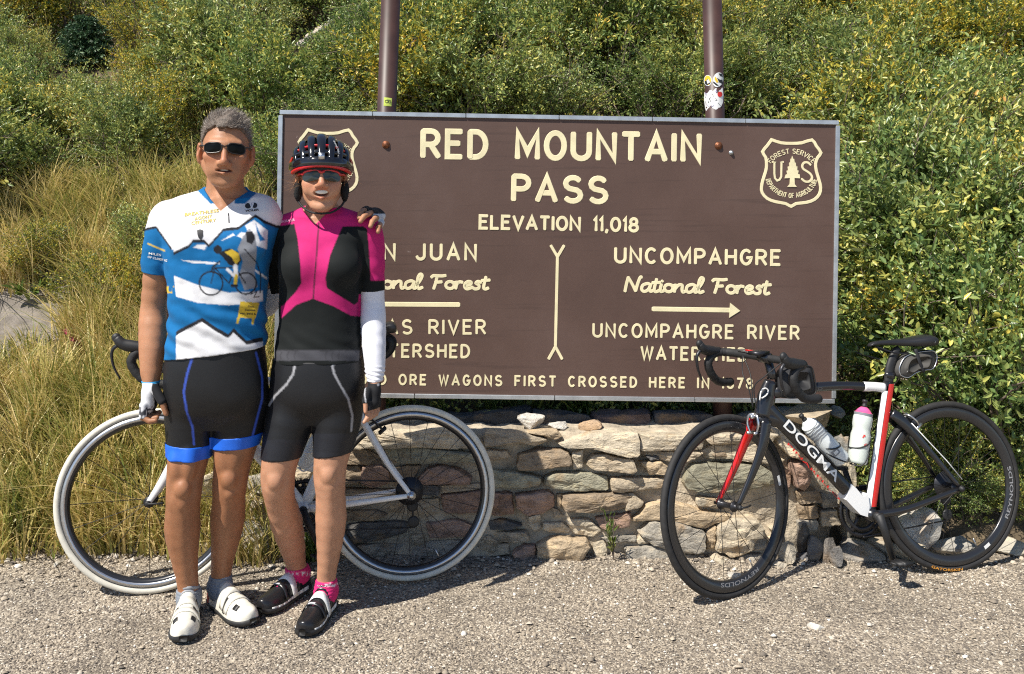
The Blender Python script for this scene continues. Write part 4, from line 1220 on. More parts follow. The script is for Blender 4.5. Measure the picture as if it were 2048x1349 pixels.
def grass(n_tuft, xr, yr, hmin, hmax, m_, label, per=34, seed=3, cond=None, leanmag=.55):
    rng = np.random.default_rng(seed)
    tx = rng.uniform(*xr, n_tuft); ty = rng.uniform(*yr, n_tuft)
    k = np.ones(n_tuft, bool) if cond is None else cond(tx, ty)
    tx, ty = tx[k], ty[k]; nt_ = len(tx)
    lean_t = rng.normal(0, .30, (nt_, 2)) + np.array([-.10, -.22])
    idx = np.repeat(np.arange(nt_), per)
    n = len(idx)
    bx = tx[idx] + rng.normal(0, .028, n); by = ty[idx] + rng.normal(0, .028, n)
    base = np.stack([bx, by, np.maximum(hz(bx, by), gz(bx, by)) - .01], -1)
    h_t = rng.uniform(hmin, hmax, nt_)
    h = h_t[idx] * rng.uniform(.5, 1.15, n)
    lean = lean_t[idx] + rng.normal(0, leanmag * .6, (n, 2))
    V, F = blades(base, h, lean, rng.uniform(.005, .012, n), rng)
    return tag(obj('grass', V, F, m_), label, 'grass', kind='stuff')
def bank(x, y_):
    u, v = pix(x, y_, hz(x, y_))
    return (u < 560) & (v > 395) & ~((u < 125) & (v > 585) & (v < 775)) & ~((np.hypot(x - PATCH[0], (y_ - PATCH[1]) * .8) < .24)) & (y_ > 3.74 + .05 * np.sin(x * 9)) & ((x < -.98) | (y_ > 4.15))
grass(1500, (-3.3, -.55), (3.72, 6.3), .24, .46, M_GRASS, 'long straw and green grass on the bank at the left', 30, 3, bank)
grass(90, (-2.6, -1.0), (3.58, 3.78), .10, .24, M_GRASS, 'short dry grass spilling from the bank onto the gravel', 16, 14, lambda x, y_: y_ > 3.70 - .10 * np.clip(np.sin(x * 5) + .3, 0, 1))
grass(60, (-2.9, -2.0), (4.3, 4.9), .10, .16, M_GRASS, 'short grass below the bare patch on the bank', 20, 15)
grass(150, (-.7, 1.4), (4.10, 4.6), .14, .26, M_GRASSG, 'green grass growing behind the wall under the sign', 22, 4)
grass(420, (-6.5, 0), (6.0, 9.5), .25, .45, M_GRASS, 'dry grass between the shrubs up the slope', 22, 6, lambda x, y_: (pix(x, y_, hz(x, y_))[0] < 420) & ~((np.abs(pix(x, y_, hz(x, y_))[0] - 172) < 60) & (pix(x, y_, hz(x, y_))[1] < 190)))
grass(46, (-.98, -.62), (3.70, 3.95), .10, .2, M_GRASSG, 'green grass at the left end of the wall behind the legs', 18, 8, lambda x, y_: x < -.78)

# gravel on the bare patch of the bank
rng_p = np.random.default_rng(9)
qx = PATCH[0] + rng_p.normal(0, .16, 1500); qy = PATCH[1] + rng_p.normal(0, .15, 1500)
qs = rng_p.uniform(.004, .011, 1500)
pv, pf = pebbles(np.stack([qx, qy, hz(qx, qy) + qs * .2], -1), qs, rng_p)
tag(obj('gravel', pv, pf, bpy.data.materials['pebble'], smooth=False), 'grey gravel on the bare patch of the bank', 'gravel', kind='stuff')
px_, py_ = np.meshgrid(np.linspace(-.42, .42, 40), np.linspace(-.36, .36, 34))
rr = np.hypot(px_ / .40, py_ / .34) + .25 * fbm(np.stack([px_ * 8, py_ * 8, px_ * 0], -1).reshape(-1, 3), 4, 2).reshape(px_.shape)
gx, gy = PATCH[0] + px_, PATCH[1] + py_
gzv = hz(gx, gy) + np.where(rr < 1, .012 * (1 - rr) ** .5 if False else .012, -.03)
i_ = np.arange(px_.size).reshape(px_.shape)
tag(obj('bare_patch', np.stack([gx, gy, gzv], -1).reshape(-1, 3), np.stack([i_[:-1, :-1], i_[:-1, 1:], i_[1:, 1:], i_[1:, :-1]], -1).reshape(-1, 4), mat('bare_dirt', (.19, .165, .14), .95, vary=.35, vscale=12, bump=.8, bscale=90, bdist=.01)), kind='structure')

# --- small weeds
def weed(h, mat_, label, n=26, hh=.10, L=.03, W=.008, seed=1, spread=.045, name='weed'):
    rng = np.random.default_rng(seed)
    r = thing(name, label, 'weed', h)
    mb = MB(); B, A = [], []
    for s in range(7):
        a = rng.uniform(0, 6.28); e = np.array([math.cos(a) * spread, math.sin(a) * spread, hh * rng.uniform(.5, 1.1)])
        c = spline([np.zeros(3), e * .5 + [0, 0, .01], e], 4)
        mb.tube(h + c, np.linspace(.0018, .0008, len(c)), 4, caps=False)
        for q in range(n // 4):
            B.append(h + c[rng.integers(2, len(c))]); A.append(unit(e + rng.normal(0, .05, 3)))
    B, A = np.array(B), np.array(A); m = len(B)
    V, F = leaf_mesh(B, A, unit(rng.normal(0, .5, (m, 3)) + [0, -.4, .8]), L * rng.uniform(.6, 1.2, m), W * rng.uniform(.7, 1.2, m))
    mb.build('stems', M_TWIG, r); obj('foliage', V, F, mat_, r)
    return r
M_MAGENTA = mat('magenta_leaf', (.30, .035, .07), .5, vary=.3)
weed(np.array(P(1228, 1118, 3.70)) * [1, 1, 0] + [0, 0, float(gz(np.array([.42]), np.array([3.7]))[0])], M_GRASSG, 'small green weed at the foot of the wall', 40, .19, .035, .007, 2)
weed(ground_hit(165, 715), M_MAGENTA, 'magenta-leaved weed below the bare patch on the bank', 40, .10, .05, .02, 3, .08)
weed(ground_hit(60, 600), M_GRASSG, 'bright green broad-leaved weed above the bare patch', 40, .08, .07, .03, 4, .10)

# --- young spruce high on the slope
def spruce():
    h = ground_hit(172, 130); h[2] -= .02
    r = thing('spruce_tree', 'small dark green spruce high on the slope at upper left', 'tree', h)
    rng = np.random.default_rng(4)
    mb = MB(); mb.tube([h, h + [0, 0, .44]], [.025, .005], 8); mb.build('trunk', M_TWIG, r)
    B, A = [], []
    br = MB()
    for k in range(300):
        t = rng.uniform(.02, .97); a = rng.uniform(0, 6.28); Lb = (.24 * (1 - t) ** .7 + .04) * rng.uniform(.7, 1.2)
        o = h + [0, 0, .45 * t]; d = unit(np.array([math.cos(a), math.sin(a), -.05 + .5 * t]))
        br.tube([o, o + d * Lb], [.004, .0015], 3, caps=False)
        m = int(46 * Lb / .2) + 8
        q = rng.uniform(.15, 1, m)
        B.append(o + d * (Lb * q)[:, None]); A.append(unit(d * .8 + rng.normal(0, .6, (m, 3))))
    br.build('branches', M_TWIG, r)
    B, A = np.concatenate(B), np.concatenate(A); m = len(B)
    V, F = leaf_mesh(B, A, unit(rng.normal(0, 1, (m, 3)) + [0, -.3, .6]), .034 * rng.uniform(.7, 1.2, m), .010 * np.ones(m))
    obj('crown', V, F, leafmat('spruce_needle', [(0, (.018, .045, .022)), (.6, (.045, .09, .042)), (1, (.10, .15, .07))], 1.7, transl=.1, coherent=.2), r)
spruce()
# --- fallen pale log
def log():
    a, b = ground_hit(598, 128), ground_hit(692, 62)
    a[2] += .16; b[2] += .16
    c = spline([a, a * .6 + b * .4 + [0, 0, .02], b], 8)
    mb = MB(); mb.tube(c, .034 + .010 * np.sin(np.arange(len(c)) * 1.7), 10)
    v = np.concatenate(mb.v); v += (.012 * fbm(v * 20, 3, 3))[:, None] * np.array([.3, .5, 1])
    o = obj('log', v, mb.f, mat('weathered_wood', (.50, .43, .35), .8, vary=.45, vscale=18, bump=.6, bscale=40, bdist=.01), None, True)
    tag(o, 'pale weathered log lying among the shrubs up the slope', 'log')
log()
# ================================================================== text helper (built-in font)
def text_2d(s, bold=0.0, shear=0.0):
    """flat text: vertices scaled so that a capital is 1 tall, x from 0"""
    cu = bpy.data.curves.new('t', 'FONT'); cu.body = s; cu.size = 1.0; cu.offset = bold; cu.shear = shear
    cu.resolution_u = 4
    o = bpy.data.objects.new('t', cu); COL.objects.link(o)
    dg = bpy.context.evaluated_depsgraph_get()
    me = bpy.data.meshes.new_from_object(o.evaluated_get(dg))
    V = np.array([v.co[:2] for v in me.vertices]) if len(me.vertices) else np.zeros((0, 2))
    F = [tuple(p.vertices) for p in me.polygons]
    bpy.data.objects.remove(o); bpy.data.curves.remove(cu); bpy.data.meshes.remove(me)
    if len(V):
        V[:, 0] -= V[:, 0].min(); V /= .73
    return V, F
def print_text(name, s, fn, mat_, parent, bold=0.0, shear=0.0, label=None):
    """fn maps (x in 0..1 along the text, y in cap heights, aspect) -> world"""
    V, F = text_2d(s, bold, shear)
    W = V[:, 0].max()
    o = obj(name, [fn(a / W, b) for a, b in V], F, mat_, parent, smooth=False)
    if label: o['label'] = label
    o['kind'] = 'stuff'
    return o

# ================================================================== bicycles
M_BLK = mat('black_carbon', (.012, .012, .014), .28, coat=.5, spec=.5)
M_BLKM = mat('matt_black', (.016, .016, .017), .55)
M_TAPE = mat('black_bar_tape', (.014, .014, .015), .7, bump=.5, bscale=160, bdist=.002)
M_RUB = mat('black_tyre_rubber', (.022, .021, .021), .75, vary=.3, vscale=40)
M_CREAMT = mat('cream_tyre_rubber', (.66, .63, .54), .7, vary=.12, vscale=30)
M_RIMB = mat('black_rim', (.018, .018, .020), .3, coat=.3)
M_TRACK = mat('machined_brake_track', (.55, .56, .58), .3, metal=.9)
M_SPOKE = mat('dark_spoke', (.03, .03, .032), .35, metal=.6)
M_SILV = mat('silver_metal', (.62, .63, .65), .28, metal=.95)
M_DARKM = mat('dark_grey_metal', (.045, .045, .05), .4, metal=.7)
M_PWHITE = mat('white_paint', (.80, .80, .79), .25, coat=.6)
M_PRED = mat('red_paint', (.62, .012, .010), .25, coat=.6)
M_SADDLE = mat('black_saddle', (.016, .016, .018), .42)
M_BAG = mat('black_bag_fabric', (.018, .018, .02), .7, bump=.3, bscale=300, bdist=.001)
M_BAGG = mat('grey_bag_fabric', (.060, .057, .052), .75, bump=.3, bscale=300, bdist=.001)
M_BOT_C = mat('milky_bottle', (.80, .84, .84), .35, trans=.25)
M_BOT_Y = mat('translucent_bottle', (.74, .80, .74), .35, trans=.25)
M_GREYP = mat('grey_print', (.20, .21, .23), .5)
M_PINKP = mat('pink_plastic', (.85, .12, .32), .4)
M_ORANGE = mat('orange_print', (.75, .33, .04), .5)
M_RIMTXT = mat('grey_rim_print', (.30, .30, .31), .5)
M_GREYT = mat('dark_grey_print', (.06, .06, .065), .5)

class Bike:
    def __init__(s, name, label, rear, front, lean):
        s.Cr, s.Cf = rear, front
        away = np.array([0, 1.0, 0])
        u = (front - rear); u[2] = 0; s.u = u / np.linalg.norm(u)
        n = np.array([-s.u[1], s.u[0], 0.0]); n = n if n[1] < 0 else -n    # lateral, towards the viewer (the bike's left)
        a = math.radians(lean)
        s.v = np.array([0, 0, 1]) * math.cos(a) - n * math.sin(a)
        s.n = n * math.cos(a) + np.array([0, 0, 1]) * math.sin(a)
        s.T = thing(name, label, 'bicycle', (rear + front) / 2 * np.array([1, 1, 0]))
    def pt(s, x, y, off=0.0):
        o = np.array([0, 0, CAMZ]); d = np.array([(x - CX) / FPX, 1.0, -(y - HY) / FPX])
        t = ((s.Cr - o) @ s.n) / (d @ s.n)
        return o + d * t + s.n * off
    def wheel(s, C, uw, vw, nw, tyre_m, rim_depth, track, nsp, seed=0):
        R = .3365
        def ring(prof, n=72):
            V, F = [], []
            m = len(prof)
            for i in range(n):
                t = 2 * math.pi * i / n
                rad = uw * math.cos(t) + vw * math.sin(t)
                for r, w in prof: V.append(C + rad * r + nw * w)
            for i in range(n):
                for j in range(m):
                    a, b = i * m + j, i * m + (j + 1) % m
                    c, d = ((i + 1) % n) * m + (j + 1) % m, ((i + 1) % n) * m + j
                    F.append((a, b, c, d))
            return V, F
        ri = .311 - rim_depth
        V, F = ring([(.312, .0100), (.306, .0115), (.290, .0118), (ri + .006, .0065), (ri, .0), (ri + .006, -.0065), (.290, -.0118), (.306, -.0115), (.312, -.0100)])
        w = obj('wheel', V, F, M_RIMB, s.T)
        tp = [(R - .0128 + .0128 * math.cos(a), .0128 * math.sin(a)) for a in np.arange(10) / 10 * 6.2832]
        V, F = ring(tp, 96); obj('tyre', V, F, tyre_m, w)
        if track:
            for sg in (1, -1):
                V, F = ring([(.309, sg * .0119), (.294, sg * .0126), (.294, sg * .0122), (.309, sg * .0115)])
                obj('brake_track', V, F, M_TRACK, w)
        mb = MB()
        mb.lathe(C - nw * .05, nw, [(0, .006), (.004, .010), (.012, .010), (.014, .020), (.018, .021), (.022, .013), (.05, .011), (.078, .013), (.082, .021), (.086, .020), (.088, .010), (.096, .010), (.1, .006)], 14)
        mb.build('hub', M_DARKM, w)
        sp = MB()
        for k in range(nsp):
            a = 2 * math.pi * k / nsp
            sd = 1 if k % 2 else -1
            b = a + (.55 if (k // 2) % 2 else -.55) * (0 if nsp < 22 else 1)
            p0 = C + (uw * math.cos(b) + vw * math.sin(b)) * .019 + nw * .033 * sd
            p1 = C + (uw * math.cos(a) + vw * math.sin(a)) * (ri + .004)
            sp.tube([p0, p1], .00115, 4, caps=False)
        o = sp.build('spokes', M_SPOKE, w); o['kind'] = 'stuff'
        q = MB(); a = 4.3; q.tube([C + (uw * math.cos(a) + vw * math.sin(a)) * (ri + .002), C + (uw * math.cos(a) + vw * math.sin(a)) * (ri - .035)], .0028, 6); q.build('valve', M_SILV, w)
        return w
    def arc_text(s, C, uw, vw, nw, text, r0, h, a0, a1, off, mat_, parent, bold=.0):
        def fn(x, y):
            t = math.radians(a0 + (a1 - a0) * x)
            return C + (uw * math.cos(t) + vw * math.sin(t)) * (r0 + h * y) + nw * off
        print_text('lettering', text, fn, mat_, parent, bold)
    def tube(s, name, pts, ra, rb, m_, parent, n=14):
        mb = MB(); mb.tube(spline(pts, 5) if len(pts) > 2 else pts, ra if np.isscalar(ra) else np.interp(np.linspace(0, 1, (len(pts) - 1) * 5 + 1 if len(pts) > 2 else 2), np.linspace(0, 1, len(ra)), ra), n, up=s.n,
                           flat=rb if np.isscalar(rb) else np.interp(np.linspace(0, 1, (len(pts) - 1) * 5 + 1 if len(pts) > 2 else 2), np.linspace(0, 1, len(rb)), rb))
        return mb.build(name, m_, parent)
    def handlebar(s, Cb, f, lat, zz, tape, hood_m, steer_top, stem_m=M_BLK, reach=.085):
        st = MB(); st.tube([steer_top, steer_top + zz * .02, Cb - f * .012], [.019, .018, .017], 12)
        st.tube([Cb - lat * .024, Cb + lat * .024], .021, 12); st.build('stem', stem_m, s.T)
        mb = MB()
        path = {}
        for sg in (-1, 1):
            q = [Cb, Cb + lat * sg * .09, Cb + lat * sg * .175 + f * .006, Cb + lat * sg * .203 + f * .035, Cb + lat * sg * .208 + f * reach * .85 - zz * .010,
                 Cb + lat * sg * .210 + f * (reach + .008) - zz * .045, Cb + lat * sg * .211 + f * reach * .82 - zz * .090, Cb + lat * sg * .213 + f * .025 - zz * .122, Cb + lat * sg * .216 - f * .045 - zz * .128]
            c = spline(q, 6)
            r = np.interp(np.linspace(0, 1, len(c)), [0, .1, .14, 1], [.0155, .0145, .0165, .0165]) + .0008 * np.sin(np.arange(len(c)) * 2.2)
            mb.tube(c, r, 12)
            mb.ellipsoid(c[-1], (lat * .0165, zz * .0165, f * .006), 10, 6)
        bar = mb.build('handlebar', tape, s.T)
        for sg in (-1, 1):
            h = MB(); o = Cb + lat * sg * .208
            h.tube(spline([o + f * .035 + zz * .004, o + f * (reach - .01) + zz * .008, o + f * (reach + .035) + zz * .018, o + f * (reach + .058) + zz * .042], 5), np.interp(np.linspace(0, 1, 16), [0, .4, .8, 1], [.017, .0185, .0175, .013]), 10, up=lat, flat=np.interp(np.linspace(0, 1, 16), [0, .5, 1], [.018, .022, .015]))
            h.ellipsoid(o + f * (reach + .058) + zz * .042, (lat * .0125, f * .016, zz * .016), 10, 7)
            ho = h.build('brake_hood', hood_m, s.T)
            l_ = MB(); c = spline([o + f * (reach + .045) + zz * .022, o + f * (reach + .072) - zz * .005, o + f * (reach + .068) - zz * .055, o + f * (reach + .045) - zz * .105], 5)
            l_.tube(c, np.linspace(.008, .0055, len(c)), 8, up=lat, flat=np.linspace(.007, .003, len(c)))
            l_.build('brake_lever', M_DARKM, ho)
    def saddle(s, nose, rear, m_, w=.070):
        ax = rear - nose; L = np.linalg.norm(ax); ax /= L
        up = np.cross(s.n, ax); up = up if up[2] > 0 else -up
        st = [(-.0, .010, -.010, .008), (.03, .019, .0, .014), (.15, .021, .004, .018), (.40, .024, .004, .024), (.58, .036, .002, .032), (.75, .058, .006, .044), (.90, w, .010, .050), (.97, w * .96, .008, .046), (1.0, w * .8, .002, .026)]
        V, F = [], []
        k = 16
        for t, hw, z, th in st:
            for j in range(k):
                a = 2 * math.pi * j / k
                ca, sa = math.cos(a), math.sin(a)
                y = math.copysign(abs(sa) ** .8, sa)
                V.append(nose + ax * L * t + s.n * hw * ca + up * (z + (th * .45 * y if y > 0 else th * .9 * y * (.35 + .65 * abs(ca)))))
        for i in range(len(st) - 1):
            for j in range(k):
                F.append((i * k + j, i * k + (j + 1) % k, (i + 1) * k + (j + 1) % k, (i + 1) * k + j))
        F.append(tuple(range(k - 1, -1, -1))); F.append(tuple(range((len(st) - 1) * k, len(st) * k)))
        sd = obj('saddle', V, F, m_, s.T)
        md = sd.modifiers.new('s', 'SUBSURF'); md.levels = md.render_levels = 1
        r = MB()
        for sg in (-1, 1):
            r.tube(spline([nose + ax * L * .12 + s.n * sg * .008 - up * .012, nose + ax * L * .35 + s.n * sg * .02 - up * .038, nose + ax * L * .62 + s.n * sg * .022 - up * .040, nose + ax * L * .88 + s.n * sg * .035 - up * .012], 5), .0035, 6)
        r.build('saddle_rails', M_DARKM, sd)
        return sd, ax, up
    def crank(s, BB, angle_dir, m_, ring_r=.098):
        d = angle_dir / np.linalg.norm(angle_dir)
        mb = MB(); e = BB + s.n * .072 + d * .168
        mb.tube([BB + s.n * .045, BB + s.n * .072], .017, 12)
        mb.tube([BB + s.n * .070 - d * .012, BB + s.n * .074 + d * .05, e + d * .012], [.016, .0135, .011], 10, up=s.n, flat=[.018, .015, .013])
        c = mb.build('crank_arm', m_, s.T)
        pm = MB(); pm.tube([e, e + s.n * .018], .007, 8)
        b2 = np.cross(s.n, s.v)
        pm.tube([e + s.n * .018, e + s.n * .075], [.011, .009], 10)
        pm.box(e + s.n * .045 - b2 * .004, s.n * .026, b2 * .030, s.v * .006)
        pm.tube(spline([e + s.n * .03 + b2 * .03, e + s.n * .045 + b2 * .042 + s.v * .004, e + s.n * .06 + b2 * .03], 4), .004, 6)
        pm.build('pedal', m_, c)
        mb = MB(); e2 = BB - s.n * .072 - d * .168
        mb.tube([BB - s.n * .045, BB - s.n * .072], .017, 12)
        mb.tube([BB - s.n * .070, e2], [.016, .011], 10)
        c2 = mb.build('crank_arm', m_, s.T)
        pm = MB(); pm.tube([e2, e2 - s.n * .07], .009, 8); pm.box(e2 - s.n * .045, s.n * .026, b2 * .030, s.v * .006); pm.build('pedal', m_, c2)
        ck = MB()
        b3 = s.u
        for rr, off, th in ((ring_r, -.046, .0018), (ring_r * .76, -.040, .0018)):
            V, F = [], []
            nT = 100
            for i in range(nT):
                t = 2 * math.pi * i / nT
                R = rr + (.0025 if i % 2 else -.0025)
                for r_, o_ in ((R, th), (rr - .016, th), (rr - .016, -th), (R, -th)):
                    V.append(BB + (b3 * math.cos(t) + s.v * math.sin(t)) * r_ + s.n * (off + o_))
            for i in range(nT):
                for j in range(4):
                    F.append((i * 4 + j, i * 4 + (j + 1) % 4, ((i + 1) % nT) * 4 + (j + 1) % 4, ((i + 1) % nT) * 4 + j))
            ck.add(V, F)
        for k in range(5):
            t = k * 1.2566 + .3; ck.tube([BB - s.n * .047, BB - s.n * .045 + (b3 * math.cos(t) + s.v * math.sin(t)) * (ring_r - .012)], .008, 6)
        ck.build('chainring', M_DARKM, s.T)
    def drivetrain(s, BB, ring_r=.098):
        ca = MB()
        for i, r in enumerate((.055, .049, .043, .037, .031, .026)):
            ca.lathe(s.Cr - s.n * (.022 + i * .0042), -s.n, [(0, r), (.0018, r), (.002, r * .7)], 28)
        ca.build('cassette', M_DARKM, s.T)
        de = MB()
        j1 = s.Cr - s.n * .045 - s.v * .062 - s.u * .012; j2 = j1 - s.v * .062 - s.u * (-.008) - s.u * .012
        de.tube([s.Cr - s.n * .04 - s.v * .012, j1 + s.v * .01 - s.n * .01], [.010, .014], 8)
        for j in (j1, j2): de.lathe(j + s.n * .005, -s.n, [(0, .016), (.002, .023), (.008, .023), (.010, .016)], 14)
        de.tube([j1 - s.n * .004, j2 - s.n * .004], .009, 8, up=s.n, flat=.004)
        de.build('rear_derailleur', M_BLKM, s.T)
        ch = MB()
        lo = [j2 - s.v * .021 - s.n * .0, BB - s.n * .046 - s.v * (ring_r + .001)]
        hi = [s.Cr - s.n * .04 + s.v * .034, BB - s.n * .046 + s.v * ring_r]
        for a, b in (lo, hi): ch.tube([a, b], .0045, 5, up=s.n, flat=.0032)
        o = ch.build('chain', M_DARKM, s.T)
    def caliper(s, c, ax, up, sidev, name='brake', m_=M_SILV, w=.034):
        mb = MB()
        for sg in (-1, 1):
            mb.tube(spline([c + up * .018, c + sidev * sg * w * .75 + up * .012 + ax * .008, c + sidev * sg * w + ax * .012 - up * .018, c + sidev * sg * w * .62 + ax * .012 - up * .048], 5), np.linspace(.005, .0035, 16), 8, up=ax, flat=np.linspace(.007, .0045, 16))
            mb.box(c + sidev * sg * w * .60 + ax * .010 - up * .050, ax * .018, up * .005, sidev * .005)
        mb.tube([c - ax * .01 + up * .01, c + ax * .02 + up * .01], .008, 8)
        return mb.build(name, m_, s.T)

def bottle(name, label, a, b, r, m_, cap_m, noz_m, bands=()):
    """drink bottle from base a to top b"""
    ax = b - a; L = np.linalg.norm(ax); ax /= L
    t = thing(name, label, 'bottle', a)
    mb = MB()
    mb.lathe(a, ax, [(0, r * .80), (.004, r * .93), (.012, r), (L * .46, r), (L * .52, r * .90), (L * .57, r * .90), (L * .62, r * .98), (L * .74, r * .97), (L * .80, r * .84), (L * .805, r * .5)], 24)
    body = mb.build('body', m_, t)
    c = MB(); c.lathe(a + ax * L * .77, ax, [(0, r * .89), (.012, r * .90), (L * .045, r * .85), (L * .10, r * .60), (L * .135, r * .34), (L * .14, .004)], 22); c.build('cap', cap_m, t)
    z = MB(); z.lathe(a + ax * L * .90, ax, [(0, .010), (.010, .010), (.012, .0075), (.020, .0075), (.022, .011), (.030, .010), (.032, .004)], 12); z.build('nozzle', noz_m, t)
    return t, ax, L
def band(parent, a, ax, L, r, t0, t1, m_, a0=0, a1=360, lift=.0012, slant=0.0, name='print'):
    """printed band round a bottle; slant pulls it up along the angle"""
    ref = np.array([0, -1.0, 0]); ref -= ax * (ref @ ax); ref /= np.linalg.norm(ref); w = np.cross(ax, ref)
    V, F = [], []
    k = max(3, int((a1 - a0) / 10))
    for i in range(k + 1):
        t = math.radians(a0 + (a1 - a0) * i / k)
        for q in (t0, t1):
            V.append(a + ax * (L * q + slant * abs(t) * L) + (ref * math.cos(t) + w * math.sin(t)) * (r + lift))
    for i in range(k): F.append((2 * i, 2 * i + 1, 2 * i + 3, 2 * i + 2))
    obj(name, V, F, m_, parent)
def cage(b, base, ax, outd, r, m_=M_BLKM):
    mb = MB()
    w = np.cross(ax, outd)
    for sg in (-1, 1):
        mb.tube(spline([base - outd * r * .9 + ax * .11, base - outd * r * .4 + w * sg * (r + .002) + ax * .085, base + outd * r * .55 + w * sg * r * .9 + ax * .062, base + outd * (r + .004) + ax * .055], 5), .003, 6)
        mb.tube(spline([base - outd * r * .95 + ax * .10, base - outd * r * .7 + w * sg * r * .78 + ax * .05, base + outd * .0 + w * sg * r * .9 - ax * .002, base + outd * r * .8 - ax * .006], 5), .003, 6)
    mb.box(base - outd * (r + .003) + ax * .06, ax * .06, w * .008, outd * .003)
    return mb.build('bottle_cage', m_, b.T)

# ------------------------------------------------------------------ black road bicycle at the right
B = Bike('road_bicycle', 'black, red and white carbon road bicycle leaning at the right', P(1899, 972, 3.63), P(1455, 1011, 3.385), 6)
BLACK_BIKE = B.T
wr = B.wheel(B.Cr, B.u, B.v, B.n, M_RUB, .042, False, 24)
# steered front wheel
ang = math.atan2(B.u[1], B.u[0]) + math.radians(19)
uf = np.array([math.cos(ang), math.sin(ang), 0.0])
nf = np.array([-uf[1], uf[0], 0]); nf = nf if nf[1] < 0 else -nf
a_ = math.radians(6); vf = np.array([0, 0, 1]) * math.cos(a_) - nf * math.sin(a_); nfl = nf * math.cos(a_) + np.array([0, 0, 1]) * math.sin(a_)
wf = B.wheel(B.Cf, uf, vf, nfl, M_RUB, .042, False, 18)
# lettering on rims and tyre (angles measured from forward, counter-clockwise seen from the far side)
B.arc_text(B.Cr, -B.u, B.v, B.n, 'REYNOLDS', .2965, -.018, -30, 12, .0122, M_RIMTXT, wr, .01)
B.arc_text(B.Cr, -B.u, B.v, B.n, 'GATORSKIN', .3285, -.010, -112, -86, .0136, M_ORANGE, wr, .01)
B.arc_text(B.Cf, -uf, vf, nfl, 'REYNOLDS', .2755, .016, -64, -106, .0122, M_RIMTXT, wf, .01)
def rim_mark(C, u_, v_, n_, a0, a1, parent):
    V = []
    for a in np.radians(np.linspace(a0, a1, 6)):
        for r in (.2785, .2925): V.append(C + (-u_ * math.cos(a) + v_ * math.sin(a)) * r + n_ * .0124)
    obj('rim_mark', V, [(2 * i, 2 * i + 1, 2 * i + 3, 2 * i + 2) for i in range(5)], M_WHITE, parent)
rim_mark(B.Cf, uf, vf, nfl, 6, 14, wf); rim_mark(B.Cr, B.u, B.v, B.n, -62, -56, wr)
BB = B.pt(1737, 1028)
fr = B.tube('frame', [B.pt(1541, 762), B.pt(1533, 795), B.pt(1524, 836)], [.019, .022, .026], [.026, .038, .034], M_BLK, B.T)
DT0, DT1 = B.pt(1540, 822), B.pt(1726, 1012)
B.tube('down_tube', [B.pt(1530, 812), DT0 * .88 + DT1 * .12, DT0 * .4 + DT1 * .6, DT1], [.022, .022, .024, .028], [.030, .028, .027, .030], M_BLK, fr, 18)
B.tube('top_tube', [B.pt(1545, 786), B.pt(1625, 775), B.pt(1700, 772), B.pt(1772, 777)], [.017, .016, .015, .015], [.024, .019, .018, .020], M_BLK, fr)
B.tube('seat_tube', [B.pt(1777, 764), B.pt(1764, 850), B.pt(1749, 950), BB], [.015, .015, .017, .022], [.023, .024, .024, .022], M_BLK, fr)
B.tube('head_joint', [B.pt(1520, 830), B.pt(1545, 838), B.pt(1572, 850)], [.022, .022, .018], [.02, .03, .02], M_BLK, fr)
mb = MB(); mb.tube([BB - B.n * .040, BB + B.n * .040], .0235, 16); mb.build('bottom_bracket', M_BLK, fr)
for sg in (1, -1):
    B.tube('seat_stay', [B.pt(1779, 826, sg * .014), B.pt(1797, 842, sg * .026), B.pt(1850, 905, sg * .040), B.Cr + B.n * sg * .062], [.009, .010, .008, .007], [.021, .024, .012, .009], M_BLK, fr, 10)
    B.tube('chain_stay', [BB + B.n * sg * .026, B.pt(1800, 1014, sg * .042), B.Cr + B.n * sg * .062], [.011, .010, .008], [.017, .014, .010], M_BLK, fr, 10)
    mb = MB(); mb.lathe(B.Cr + B.n * sg * .066, B.n * sg, [(0, .013), (.004, .013), (.010, .008), (.014, .006)], 12); mb.build('dropout', M_BLKM, fr)
# painted panels, a little proud of the tubes
B.tube('white_panel', [B.pt(1726, 773.4), B.pt(1748, 774.5), B.pt(1768, 776.5)], [.0158, .0158, .0158], [.0192, .0198, .0206], M_PWHITE, fr)
def tube_side_panel(name, p0, p1, ra, rb, s0, s1, m_, K=14, bow=0.0, lift=.0012):
    """strip on the near side of an elliptic tube between in-plane offsets s0..s1 (metres, + = right of the line)"""
    p0, p1 = np.asarray(p0), np.asarray(p1)
    t = (p1 - p0) / np.linalg.norm(p1 - p0); w = np.cross(B.n, t)
    V, F = [], []
    for i in range(K + 1):
        q = i / K
        c = p0 + (p1 - p0) * q + w * bow * 4 * q * (1 - q)
        for j in range(5):
            s_ = (s0[0] + (s0[1] - s0[0]) * q) * (1 - j / 4) + (s1[0] + (s1[1] - s1[0]) * q) * j / 4
            e = max(1 - (s_ / rb) ** 2, 0) ** .5
            V.append(c + w * s_ + B.n * (ra * e + lift))
    for i in range(K):
        for j in range(4): F.append((i * 5 + j, i * 5 + j + 1, (i + 1) * 5 + j + 1, (i + 1) * 5 + j))
    return obj(name, V, F, m_, fr)
def seat_line(y): return np.interp(y, [764, 850, 950, 1028], [1777, 1764, 1749, 1737])
